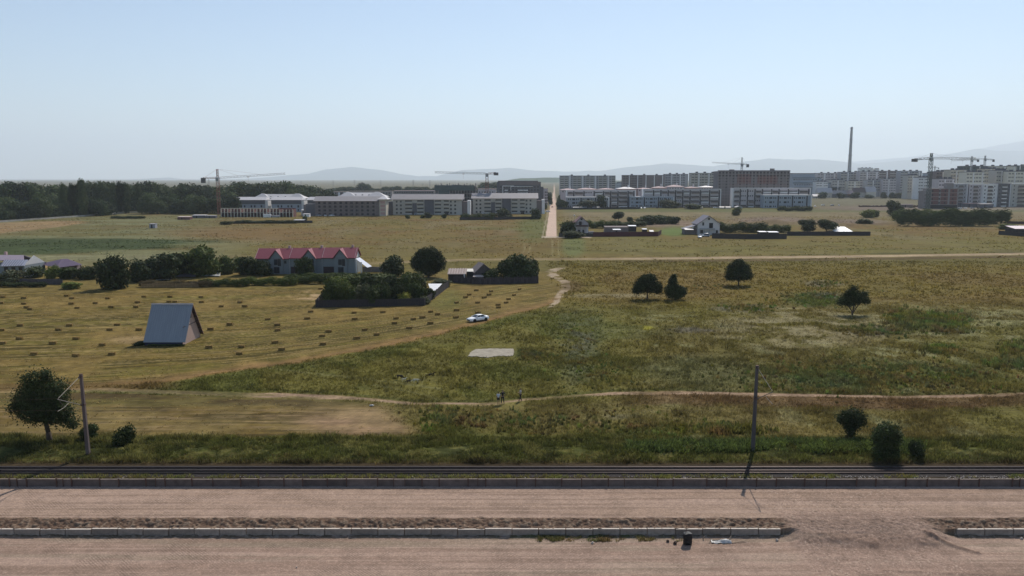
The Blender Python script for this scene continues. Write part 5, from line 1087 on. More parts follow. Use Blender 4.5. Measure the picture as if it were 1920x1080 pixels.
    b = Bld(896, 930, 355, Y=930, depth=16, label='pinkish block glimpsed between the skeleton and the dark modern block', wallm='lilac'); b.roof_flat(m=ROOFP); b.grid([2+3*k for k in range(6)], fl(5, 1, 3.1), 1.3, 1.5)
def town_mid():
    # long rows right of the road, four storeys, with lower front blocks
    def row(x0, x1, top, base, lab, n=4, pal='lilac', skip=None, depth=13, Y=None, roofs=True):
        b = Bld(x0, x1, top, base, Y=Y, depth=depth, label=lab, wallm=pal); W = b.W; st = b.H/n; zs = fl(n, .35, st)
        b.box('parapet', WM['white'], -.15, W+.15, -.15, .2, b.H+.004, b.H+.5); b.box('roof', ROOFP, 0, W, .3, depth, b.H+.004, b.H+.25)
        L = 0; rg = random.Random(int(x0)); x = 1.0
        while x < W-3:
            seg = rg.choice([6.0, 8.0, 9.0]); seg = min(seg, W-1-x)
            for z in zs:
                if rg.random() < .85: b.balcony(x, x+seg-.8, z, d=1.3, ph=1.0, m=(WM['brown'] if rg.random() < .75 else WHT))
                else: b.grid([x+1.5+2.2*q for q in range(int((seg-1.5)/2.2))], [z+1.0], 1.1, 1.4)
            if b._lim('stair_slot'): b.box('stair_slot', VOID, x+seg-.5, x+seg+.7, -.3, -.02, 0, b.H-.8)
            x += seg+1.6
            b.grid([x-.2], [z+.9 for z in zs], .8, 1.5)
        b.box('end_wall', WHT, W+.01, W+.9, -1.0, depth*.8, 0, b.H+.3)
        b.box('end_wall', WHT, -.9, -.01, -1.0, depth*.6, 0, b.H+.3)
        return b
    def low(x0, x1, top, base, lab, pal='grey'):
        b = Bld(x0, x1, top, base, depth=11, label=lab, wallm=pal); W = b.W; st = b.H/3; zs = fl(3, .8, st); b.roof_flat(.1, .35, WM['white'])
        k = 0; x = 2.2
        while x < W-2:
            if k % 4 == 1: b.box('loggia', VOID, x-.3, x+2.6, -.06, .02, zs[1]-.2, zs[1]+1.6); b.box('loggia', VOID, x-.3, x+2.6, -.06, .02, zs[2]-.1, zs[2]+1.6); b.win(x+1, zs[0], 2.4, 1.6); x += 4.2
            elif k % 4 == 3: b.box('stair_slot', VOID, x-.2, x+1, -.25, -.02, 0, b.H-.5); x += 2.4
            else: b.grid([x], zs, 1.1, 1.7); b.grid([x+1.9], zs[::2], 1.0, 1.5); x += 4.0
            k += 1
        b.box('end_wall', WHT, W+.01, W+1.1, -.6, 9, 0, b.H+.2); return b  # right end in white, its sunlight coloured in
    row(1063, 1190, 357, None, 'long lilac grey four storey row with brown balconies, first right of the dirt road', Y=838)
    row(1207, 1350, 355, None, 'long lilac grey four storey row with brown balconies, left of the tall unfinished tower', Y=836)
    row(1375, 1518, 353, None, 'white framed four storey row with brown balconies, right of the tall unfinished tower', Y=834)
    low(1062, 1140, 370, 390, 'low grey front block beside the dirt road, leftmost of three')
    low(1181, 1262, 369, 389, 'low blue grey front block behind the dark trees, middle of three', 'blue')
    low(1431, 1519, 366, 390, 'low blue grey front block with dark windows, rightmost of three', 'blue')
    # pitched pale roofs of the streets behind
    rg = random.Random(9)
    for i, (x0, x1, tp) in enumerate([(1052, 1080, 353), (1084, 1120, 352), (1124, 1152, 352), (1158, 1192, 351), (1196, 1222, 351), (1226, 1250, 349), (1253, 1282, 347), (1288, 1310, 349), (1313, 1340, 348)]):
        b = Bld(x0, x1, tp+3, Y=880+i*4, depth=15, label='pinkish house behind the long rows, its pale hip roof just showing', name='row_house', cat='house', wallm='pink' if i % 2 else 'lilac', group='roofs showing above the long rows')
        b.roof_hip(1.2+rg.random()*.9, m=(ROOFW if i in (3, 8) else ROOFP), over=1.0); b.grid([2+3*k for k in range(int(b.W/3.1))], [b.H-2.6], 1.3, 1.4)
        b.box('chimney', WHT, b.W*.6, b.W*.6+1.1, 7, 8, b.H+1, b.H+4.2)
    # tall slabs behind
    def slab(x0, x1, top, Y, lab, pal, n, bays, style='bands', depth=16, group=None):
        b = Bld(x0, x1, top, Y=Y, depth=depth, label=lab, wallm=pal, group=group); W = b.W; st = b.H/n; b.roof_flat(.15, .7, WM['dgrey'])
        bw = W/bays
        for k in range(bays):
            xx = k*bw
            if k % 3 == 2:
                b.box('stair_strip', WM['white'] if style != 'dark' else WM['dgrey'], xx+bw*.15, xx+bw*.45, -.5, -.01, 0, b.H-.2); b.grid([xx+bw*.75], fl(n, 1.0, st)[2:], min(1.5, bw*.3), 1.5)
            else:
                for z in fl(n, .2, st)[2:]:
                    if style == 'bands': b.balcony(xx+bw*.08, xx+bw*.92, z, d=1.1, ph=1.05, m=WM['beige'] if pal != 'white' else WHT)
                    else: b.grid([xx+bw*.3, xx+bw*.7], [z+.9], min(1.5, bw*.28), 1.6)
        for q in range(3): b.box('roof_hut', WM['dgrey'], W*(.2+.3*q), W*(.2+.3*q)+3, 5, 8, b.H+.703, b.H+2.4)
        return b
    slab(1050, 1154, 330, 1250, 'long ten storey slab block with banded balconies, standing alone behind the rows', 'grey', 10, 13)
    slab(1168, 1246, 329, 1230, 'long striped brown slab block, left of a taller stepped one', 'brown', 10, 15, 'windows')
    slab(1247, 1290, 327, 1250, 'striped slab block joined to the brown one, nearer the tower', 'grey', 10, 8, 'windows')
    slab(1296, 1346, 325, 1150, 'white banded slab block just left of the tall unfinished tower', 'beige', 10, 8)
    slab(1155, 1166, 343, 1700, 'small far block in the gap between two slab blocks', 'blue', 6, 2, 'windows')
    # tall unfinished tower
    b = Bld(1346, 1481, 321, Y=880, depth=20, label='tall unfinished brick and concrete tower block, the highest in the middle of the town', wallm=mat('dull_tower_concrete', (.175, .165, .168), .9, var=.15, scale=.2)); W = b.W; n = 12; st = b.H/n
    for k in range(n): b.box('floor_band', WM['raw'], -.1, W+.1, -.28, -.01, k*st-.25, k*st+.12)
    b.box('brick_infill', WM['brick'], W*.27, W*.46, -.12, -.02, b.H-st*4.3, b.H-st*1.0); b.box('brick_infill', WM['brick'], W*.55, W*.83, -.12, -.02, b.H-st*4.3, b.H-st*1.4)
    b.box('brick_infill', WM['brown'], W*.17, W*.98, -.10, -.015, 0, b.H-st*4.32)
    nb = 21; xs = [2.0+(W-4)*k/(nb-1) for k in range(nb)]
    for k in range(nb): b.box('column', WM['raw'], xs[k]-1.75, xs[k]-1.4, -.3, -.012, 0, b.H)
    b.grid(xs, [b.H-st+.6, b.H-2*st+.6], 1.9, 1.7, m=VOID, y=-.12); b.grid(xs[::2], [b.H-3*st+.6, b.H-4*st+.6, b.H-5*st+.6, b.H-6*st+.6], 1.2, 1.5, m=VOID, y=-.12)
    b.box('parapet', WM['dgrey'], -.2, W+.2, -.2, .3, b.H+.004, b.H+1.0); b.box('stair_head', WM['raw'], W*.75, W*.80, 4, 8, b.H+.01, b.H+3); b.box('stair_head', WM['raw'], W*.18, W*.24, 4, 8, b.H+.01, b.H+2)
    return slab
def town_right(slab):
    # terraced blue-white building and the long block
    b = Bld(1484, 1528, 326, Y=1345, depth=20, label='stepped blue grey building with green roof terraces, right of the unfinished tower', wallm='blue'); n = 4
    b.roof_flat(.2, 1.2, WM['dgrey'])
    for k, (w_, h_) in enumerate([(48, .80), (56, .58), (64, .38)]):
        b.box('terrace_storey', WM['blue'], 0, w_+6*k, -5*(k+1), -5*k-.01, 0, b.H*h_); b.box('planted_edge', WM['green'], 0, w_+6*k, -5*(k+1)-.2, -5*(k+1)+.8, b.H*h_+.01, b.H*h_+1.4)
        b.grid([3+4*q for q in range(int(w_/4.2))], [b.H*h_-3], 2.6, 1.7, y=-5*(k+1))
    specs = [(1532, 1575, 325, 1420, 'lilac', 9, 7, 'windows'), (1576, 1612, 323, 1400, 'grey', 10, 6, 'bands'), (1612, 1648, 322, 1380, 'lilac', 10, 6, 'bands'), (1646, 1690, 321, 1400, 'brown', 10, 6, 'bands'), (1688, 1728, 321, 1360, 'grey', 10, 6, 'bands')]
    labs = ['far lilac block behind the pale shed roofs, left end of the long far row', 'far grey block below the foot of the tall chimney', 'far lilac banded block right of the chimney foot', 'far brown banded block in the middle of the long far row', 'far grey banded block ending the long far row, left of the green crane']
    for sp_, lb in zip(specs, labs): slab(sp_[0], sp_[1], sp_[2], sp_[3], lb, sp_[4], sp_[5], sp_[6], sp_[7])
    slab(1612, 1636, 315, 2300, 'pale flat block on the horizon right of the chimney', 'white', 8, 5, 'windows'); slab(1640, 1648, 317, 2300, 'small pale block on the horizon, right of the flat pale one', 'white', 7, 2, 'windows')
    for x0, x1, tp, y, pal, n, bays, st_, lb in [(1702, 1722, 329, 1180, 'beige', 8, 5, 'bands', 'pale banded block in front of the far row, left of the green crane'), (1722, 1744, 333, 1150, 'white', 7, 5, 'windows', 'pale lower block just left of the green crane mast'), (1655, 1680, 336, 1330, 'lilac', 7, 5, 'windows', 'lilac lower block before the middle of the far row'),
          (1560, 1584, 338, 1330, 'beige', 6, 5, 'windows', 'beige lower block before the left end of the far row'), (1590, 1612, 340, 1320, 'cream', 6, 4, 'bands', 'cream lower block under the chimney foot'), (1626, 1650, 338, 1340, 'grey', 6, 5, 'bands', 'grey lower block right of the chimney foot'), (1760, 1790, 336, 890, 'lilac', 7, 6, 'windows', 'lilac block rising behind the red brick block'), (1530, 1552, 341, 1310, 'white', 6, 4, 'windows', 'white lower block beside the stepped building')]: slab(x0, x1, tp, y, lb, pal, n, bays, st_)
    # upper right cluster
    cl = [(1755, 1782, 322, 1000, 'brown', 9, 5, 'windows', 'brown flat roofed block behind the green crane'), (1738, 1756, 325, 1300, 'blue', 8, 3, 'windows', 'small blue grey block just right of the green crane mast'), (1782, 1812, 319, 980, 'sand', 9, 6, 'bands', 'sand coloured block with balconies, left of the pale stepped towers'),
          (1806, 1852, 312, 1100, 'green', 11, 8, 'windows', 'greenish unfinished block under the two small cranes'), (1812, 1846, 323, 930, 'cream', 9, 6, 'windows', 'cream block with small square windows, below the greenish one'), (1845, 1872, 317, 1000, 'sand', 10, 5, 'bands', 'sand coloured tower with balconies right of the cream block'),
          (1853, 1905, 312, 1150, 'cream', 11, 9, 'windows', 'cream flat topped tower in the back row at the right'), (1868, 1890, 320, 935, 'beige', 9, 5, 'bands', 'beige tower with balconies in the second row at the right'), (1890, 1935, 322, 925, 'cream', 9, 8, 'windows', 'cream block in the second row at the right edge'), (1898, 1940, 311, 1180, 'green', 11, 7, 'windows', 'green grey tall block at the top right edge')]
    for c in cl: slab(c[0], c[1], c[2], c[3], c[8], c[4], c[5], c[6], c[7])
    lo = [(1790, 1814, 345, 'grey', 'grey block with dark balcony stack, leftmost of the front row at the right'), (1817, 1842, 346, 'lilac', 'lilac block with a white frame, second of the front row at the right'), (1843, 1870, 346, 'white', 'white block with dark balcony stack, third of the front row at the right'), (1871, 1895, 345, 'dgrey', 'dark block with white balconies in the front row at the right'), (1896, 1935, 345, 'beige', 'beige block with white corners at the right end of the front row')]
    for x0, x1, tp, pal, lb in lo:
        b = Bld(x0, x1, tp, Y=850, depth=15, label=lb, wallm=pal); W = b.W; n = 6; st = b.H/n; b.roof_flat(.3, .6, WM['white'] if pal != 'dgrey' else WM['dgrey'])
        b.box('white_frame', WHT, W-.9, W-.1, -.6, -.01, 0, b.H-.1)
        for z in fl(n, .3, st): b.balcony(W*.32, W*.68, z, m=(WHT if pal == 'dgrey' else WM['brown']), ph=1.0); b.win(W*.14, z+.9, 1.2, 1.6); b.win(W*.80, z+.9, 1.0, 1.6)
    # unfinished red brick block
    b = Bld(1745, 1797, 354, Y=800, depth=16, label='unfinished block with red brick infill and dark window holes', wallm='raw'); W = b.W; n = 5; st = b.H/n
    for k in range(1, 5):
        for q in range(3): b.box('brick_infill', WM['brick'], W*(.02+.33*q)+.4, W*(.02+.33*q)+W*.27, -.12, -.01, k*st+.25, (k+1)*st-.25)
        b.grid([W*f_ for f_ in (.06, .32, .52, .80)], [k*st+1.0], 1.5, 1.5, m=VOID, y=-.12)
    b.box('ground_storey', VOID, .5, W-.5, -.06, -.01, .2, st-.3); b.box('side_wing', WM['raw'], -5, -.01, 2, 14, 0, b.H*.90); [b.box('floor_band', WM['brown'], -5.1, -.02, 1.9, 1.99, k*st+1, k*st+2.4) for k in range(4)]; b.box('stair_head', WM['raw'], W*.62, W*.86, 3, 9, b.H+.01, b.H+5.5); b.box('roof', WM['raw'], -.3, W+.3, -.3, 16.3, b.H+.003, b.H+.4)
    for k in range(4): b.box('side_column', WM['raw'], -5.4, -5.01, 2+3.5*k, 2.4+3.5*k, 0, b.H*.90)
    # houses and sheds in the middle distance on the right
    hs = [(1525, 1540, 364, 372, 'pale small house with a white flat roof right of the striped front blocks', 'beige', ROOFW), (1533, 1560, 352, 371, 'sand coloured low building under a white sheet roof', 'sand', ROOFW), (1560, 1592, 357, 371, 'dark grey shed with a dull front, left of the little red house', 'dgrey', ROOFG),
          (1588, 1600, 357, 371, 'little red house between the dark shed and the big brown roofed one', 'red', ROOFP), (1601, 1622, 352, 370, 'big pale house with a broad brown pitched roof', 'beige', ROOFB), (1624, 1642, 350, 370, 'pale house with a bright white roof side, in front of the far row', 'cream', ROOFW), (1650, 1662, 352, 366, 'narrow gabled cream house with a brown roof', 'cream', ROOFB), (1664, 1676, 352, 366, 'pale flat fronted house beside the narrow gabled one', 'grey', ROOFG),
          (1690, 1712, 357, 367, 'low house with a pale slanting roof among the garden trees', 'grey', ROOFW), (1720, 1735, 359, 369, 'low house with a slanting roof, left of the brick block', 'grey', ROOFW), (1880, 1912, 374, 385, 'pale gabled hall with a bright roof before the front row at the right', 'beige', ROOFW)]
    for x0, x1, tp, bs, lb, pal, rm in hs:
        b = Bld(x0, x1, (tp+bs)/2, bs, depth=10, label=lb, name='house', cat='house', wallm=pal); b.roof_gable(zat(tp, b.Y+5)-b.H, m=rm, over=.5, ridge=('y' if x0 in (1650, 1880, 1690) else 'x')); b.grid([b.W*.2, b.W*.5, b.W*.8], [1.0], 1.2, 1.3); b.box('door', VOID, b.W*.34, b.W*.34+1, -.06, -.01, 0, 2.1)
    hs2 = [(1286, 1305, 384, 391, 'low brown house with a pitched roof below the second long row', 'brown', ROOFB, 'y'), (1305, 1318, 387, 391, 'low shed with a pale sheet roof beside the low brown house', 'sand', ROOFW, 'x'), (1380, 1392, 386, 391, 'small hut with a pale slanting roof below the unfinished tower', 'grey', ROOFW, 'y'), (1350, 1370, 387, 391, 'small grey green shed below the unfinished tower', 'grey', ROOFG, 'x'),
           (1075, 1100, 388, 392, 'low shed with a pale flat roof beside the dirt road near the town', 'brown', ROOFW, 'x'), (1112, 1124, 388, 392, 'small shed with a white roof before the first front block', 'beige', ROOFW, 'x'), (545, 571, 410, 415.5, None, None, None, None)]
    for x0, x1, tp, bs, lb, pal, rm, rd_ in hs2:
        if lb is None: continue
        b = Bld(x0, x1, (tp+bs)/2, bs, depth=7, label=lb, name='shed', cat='shed', wallm=pal); b.roof_gable(max(.6, zat(tp, b.Y+3)-b.H), m=rm, over=.4, ridge=rd_); b.box('door', VOID, b.W*.4, b.W*.4+1.2, -.05, -.01, 0, 1.9)
town_left(); _slab = town_mid(); town_right(_slab)
# ---------------------------------------------------------------- chimney, cranes, pylons
def chimney():
    Y = 2500; p = atY(1592.5, 320, Y); h = zat(238, Y); t = empty('chimney', (p.x, Y, 0), 0, 'very tall slim concrete chimney rising above the far blocks on the right', 'chimney')
    m = MB(); seg = 16; V = []; hs = [0, 50, 100, 150, h-6, h]; rs = [7.0, 5.6, 4.6, 3.9, 3.3, 3.3]
    for z, r_ in zip(hs, rs):
        for k in range(seg): V.append((r_*math.cos(2*math.pi*k/seg), r_*math.sin(2*math.pi*k/seg), z))
    m.add(V, [(i*seg+k, i*seg+(k+1) % seg, (i+1)*seg+(k+1) % seg, (i+1)*seg+k) for i in range(5) for k in range(seg)]+[tuple(range(5*seg, 6*seg))])
    m.build('shaft', mat('chimney_concrete', (.24, .25, .27), .9, var=.15, scale=.05), t, True)
    m = MB()
    for z, r_ in ((h-5, 4.2), (h-40, 4.5), (100, 5.9)): m.add([(r_*math.cos(2*math.pi*k/seg), r_*math.sin(2*math.pi*k/seg), z+dz) for dz in (0, 1.6) for k in range(seg)], [(k, (k+1) % seg, seg+(k+1) % seg, seg+k) for k in range(seg)]+[tuple(range(seg-1, -1, -1)), tuple(range(seg, 2*seg))])
    m.build('gallery', WM['raw'], t)
chimney()
def lattice(m, a, b, w_, step, th, tri=False):
    a = Vector(a); b = Vector(b); d = b-a; L = d.length; q = d.to_track_quat('Z', 'Y'); n = max(1, int(L/step))
    cs = [Vector((-w_/2, -w_/2, 0)), Vector((w_/2, -w_/2, 0)), Vector((w_/2, w_/2, 0)), Vector((-w_/2, w_/2, 0))] if not tri else [Vector((-w_/2, -w_/2, 0)), Vector((w_/2, -w_/2, 0)), Vector((0, w_/2, 0))]
    for c in cs: m.bar(a+q @ c, b+q @ c, th, 4)
    for k in range(n):
        p = a+d*(k/n); r_ = a+d*((k+1)/n)
        for i in range(len(cs)): m.bar(p+q @ cs[i], r_+q @ cs[(i+1) % len(cs)], th*.6, 3)
def crane(px, Y, zpy, toppy, jibpx, jibpy, cpx, cpy, label, mc, jc, flat=False, w_=1.9, th=.16, base=0.0, cw=(2.2, 1.6, 3.2), hang=0.0):
    p = atY(px, zpy, Y); zj = zat(zpy, Y); zt = zat(toppy, Y); t = empty('tower_crane', (p.x, Y, 0), 0, label, 'crane')
    jx = atY(jibpx, jibpy, Y).x-p.x; jz = zat(jibpy, Y); cx = atY(cpx, cpy, Y).x-p.x; cz = zat(cpy, Y); s = 1 if jx > 0 else -1
    m = MB(); lattice(m, (0, 0, base), (0, 0, zj), w_, w_*1.3, th); m.build('mast', mc, t)
    m = MB(); lattice(m, (s*1.2, 0, zj+.3), (jx, 0, jz), w_*.62, w_*1.3, th*.75, True); m.build('jib', jc, t)
    m = MB(); lattice(m, (-s*1.2, 0, zj+.3), (cx, 0, cz), w_*.6, w_*1.2, th*.8); m.box(min(cx, -s*1.2), max(cx, -s*1.2), -.6, .6, min(zj, cz)-.1, min(zj, cz)+.15); m.build('counter_jib', mc, t)
    a, b, c = cw; MB().box(cx-a/2, cx+a/2, -b/2, b/2, cz-c*.8-hang, cz+c*.2-hang).build('counterweight', mat('crane_ballast', (.12, .12, .12), .9), t, bevel=.05)
    MB().box(-1.1, 1.1, -1.8, -.7, zj-2.6, zj-.2).box(-1.3, 1.3, -1.3, 1.3, zj-.15, zj+.5).build('cab', mat('crane_cab', (.25, .27, .28), .6), t)
    if not flat:
        m = MB(); lattice(m, (0, 0, zj+.5), (0, 0, zt), w_*.6, w_, th); m.build('tower_head', mc, t)
        m = MB(); m.bar((0, 0, zt), (jx*.62, 0, zj+(jz-zj)*.62+.9), .05, 4).bar((0, 0, zt), (jx*.3, 0, zj+(jz-zj)*.3+.9), .05, 4).bar((0, 0, zt), (cx*.9, 0, cz+.6), .06, 4); m.build('tie_rope', mc, t)
    tr = jx*.45; zz = zj+(jz-zj)*.45; MB().box(tr-.9, tr+.9, -.5, .5, zz-.9, zz-.4).bar((tr, 0, zz-.9), (tr, 0, zz-5), .05, 4).build('trolley', mc, t)
    return t
YEL = mat('faded_orange_paint', (.30, .13, .07), .6, var=.2, scale=1); RUSTC = mat('rust_red_paint', (.20, .085, .065), .7, var=.2, scale=1); GREY = mat('grey_crane_paint', (.26, .27, .28), .6); DGR = mat('dark_green_crane_paint', (.07, .095, .085), .6); PALE = mat('pale_crane_paint', (.42, .42, .40), .6)
crane(408, 655, 334, 317, 535, 325.5, 381, 334, 'rust red tower crane with a very long jib, standing at the half built terrace', RUSTC, GREY, w_=2.0, cw=(3.4, 1.8, 4.2), hang=.6)
crane(913, 700, 326, 322.5, 815, 323, 930, 324.5, 'flat topped tower crane with a rusty mast behind the right grey beige block', RUSTC, GREY, flat=True, w_=2.2, th=.2, cw=(4, 1.8, 2.4))
crane(1391, 892, 308, 295, 1335, 304.5, 1402, 309, 'small crane with a raised head above the tall unfinished tower', GREY, GREY, w_=1.7, cw=(2.6, 1.6, 3.4), base=zat(321, 885))
crane(1746, 760, 297, 287, 1830, 297.5, 1715, 299, 'large dark green tower crane beside the red brick block', DGR, PALE, w_=2.6, th=.26, cw=(5, 2, 2.8))
crane(1822, 1080, 300, 293, 1784, 301.2, 1834, 300, 'small dark crane above the greenish unfinished block, left of two', GREY, PALE, w_=2, th=.2, base=25)
crane(1847, 1100, 298.5, 292, 1800, 296.5, 1863, 300, 'small dark crane above the greenish unfinished block, right of two', GREY, GREY, w_=2, th=.2, base=25)
crane(1753, 2200, 314, 311, 1738, 313, 1760, 315, 'tiny hazy crane on the horizon right of the green crane', GREY, GREY, w_=2.4, th=.3)
def pylons():
    m = MB(); lattice(m, (0, 0, 0), (0, 0, 20), 3.2, 4, .22); lattice(m, (0, 0, 20), (0, 0, 32), 1.6, 3, .2); me = m.mesh('mast_body')
    a = MB()
    for z, L in ((21, 6), (25, 5), (29, 4)): a.bar((-L, 0, z), (0, 0, z+1.2), .2, 4).bar((L, 0, z), (0, 0, z+1.2), .2, 4).bar((-L, 0, z), (L, 0, z), .16, 4)
    ame = a.mesh('crossarm'); mt = mat('pylon_steel', (.17, .17, .17), .8)
    for x, tp in [(565, 339), (625, 338), (665, 337.5), (714, 338), (775, 337), (806, 337.5), (392, 336), (137, 345), (700, 344), (740, 345), (752, 346), (793, 343)]:
        Y = 2600; t = empty('pylon', (atY(x, 350, Y).x, Y, 0), .2, 'thin lattice power pylon on the hazy horizon at the left', 'pylon', 'power pylons on the horizon'); s = zat(tp, Y)/32; t.scale = (s, s, s); link('mast_body', me, mt, t); link('crossarm', ame, mt, t)
pylons()
# ================================================================ HOUSES, YARDS AND FENCES
def fence(pts, h, label, m, name='fence', post=2.6, cat='fence', gap=.0, pale=None, board=.16, th=.05, wob=.05, z=0.0):
    """board fence through pixel points: one panel part per stretch (boards in its mesh), each post a part"""
    P = [at(*p, z) for p in pts]; o0 = P[0]; t = empty(name, o0, 0, label, cat); rg = random.Random(int(pts[0][0]*7+pts[0][1])); posts = 0
    for a, b in zip(P[:-1], P[1:]):
        d = b-a; L = math.hypot(d.x, d.y); ang = math.atan2(d.y, d.x); bm_ = MB(); x = 0
        while x < L-.01:
            e = min(x+board, L); hh = h*(1+rg.uniform(-wob, wob)); bm_.box(x+gap, e-.008, -th/2+rg.uniform(-.012, .012), th/2, .02, hh); x = e
        bm_.box(0, L, th/2+.003, th/2+.06, h*.25, h*.25+.08).box(0, L, th/2+.003, th/2+.06, h*.75, h*.75+.08)
        link('board_panel', bm_.mesh('board_panel'), m, t, loc=a-o0, rot=(0, 0, ang))
        n = max(1, int(L/post)); pm = MB().box(-.06, .06, .09, .21, -.2, h+.08).mesh('post')
        for k in range(n):
            if posts < 95: link('post', pm, m, t, loc=a-o0+d*(k/n), rot=(0, 0, ang)); posts += 1
    return t
FD = mat('dark_fence_boards', (.045, .040, .042), .9, var=.35, scale=1.2, stretch=(4, 4, .6)); FM = mat('maroon_fence_sheet', (.085, .022, .028), .6, var=.15, scale=.6); FG = mat('grey_fence_boards', (.24, .215, .20), .9, var=.3, scale=1.2); FS = mat('straw_fence_boards', (.27, .19, .10), .9, var=.4, scale=2)
REDR = mat('red_roof_sheet', (.235, .055, .072), .55, var=.12, scale=.7, spec=.3)
def fences():
    fence([(610, 556), (592, 577), (796, 573), (843, 537)], 1.75, 'dark board fence round the crowded garden, facing the mown field', FD)
    fence([(1009, 531), (940, 533), (905, 534), (850, 530)], 1.9, 'ragged dark plank fence in front of the sheds and the hut', mat('ragged_planks', (.060, .050, .055), .9, var=.6, scale=.9, stretch=(3, 3, .5)), wob=.16)
    fence([(1009, 531), (1008, 519)], 1.9, 'short side of the plank fence at its right corner', FD)
    fence([(680, 510), (722, 510)], 1.7, 'pale grey board fence beside the lean-to of the red roofed row', FG)
    fence([(722, 510), (758, 509)], 1.7, 'dark stretch of fence right of the pale grey boards', FD)
    fence([(265, 540), (372, 539)], 1.2, 'straw coloured picket fence below the hedge row', FS, gap=.09, board=.24, th=.03)
    fence([(28, 533), (118, 534)], 1.6, 'grey weathered fence in front of the hedge at the far left', mat('weathered_fence', (.09, .08, .085), .9, var=.4, scale=1.2))
    fence([(1048, 444), (1112, 444)], 1.9, 'dark fence before the small gabled house', FD, post=4, board=.4)
    fence([(1112, 444), (1234, 443), (1240, 439)], 2.4, 'long maroon sheet fence right of the small gabled house', FM, post=4, board=.5, wob=.01)
    fence([(1335, 447), (1400, 448.5), (1475, 448)], 2.6, 'dark high fence right of the white gabled house', FD, post=4, board=.4, wob=.03)
    fence([(1476, 442), (1632, 442)], 2.2, 'long low dark fence reaching past the white roofed shed', FD, post=5, board=.5, wob=.02)
    fence([(1872, 440), (1990, 449)], 2.2, 'dark fence with a grey capping at the right edge', FD, post=5, board=.5, wob=.02)
    fence([(1888, 420), (1990, 421)], 1.8, 'brown fence behind, at the right edge below the brick block', mat('brown_fence', (.09, .055, .05), .9), post=6, board=.5)
    fence([(862, 413), (1000, 411)], 2.0, 'dark fence round the bushy plot left of the dirt road', FD, post=5, board=.5)
    fence([(425, 419.5), (586, 418)], 1.6, 'low dark fence below the half built terrace', FD, post=6, board=.5)
    fence([(1045, 393), (1200, 392)], 2.0, 'dark fence at the foot of the first front blocks', FD, post=6, board=.5)
    fence([(-60, 424), (0, 417), (90, 411), (160, 406), (232, 400), (300, 397)], 1.3, 'long pale concrete fence running along the foot of the wood', mat('weathered_pale_concrete', (.34, .32, .28), .9, var=.3, scale=.3), post=6, board=2.4, wob=.02)
    fence([(1610, 388), (1740, 388)], 1.5, 'broken brown fence across the spoil ground before the houses', mat('brown_fence', (.09, .055, .05), .9), post=6, board=.8, wob=.3)
    fence([(1570, 372), (1735, 372)], 1.6, 'pale concrete fence before the far houses on the right', CONCL, post=8, board=3, wob=.02)
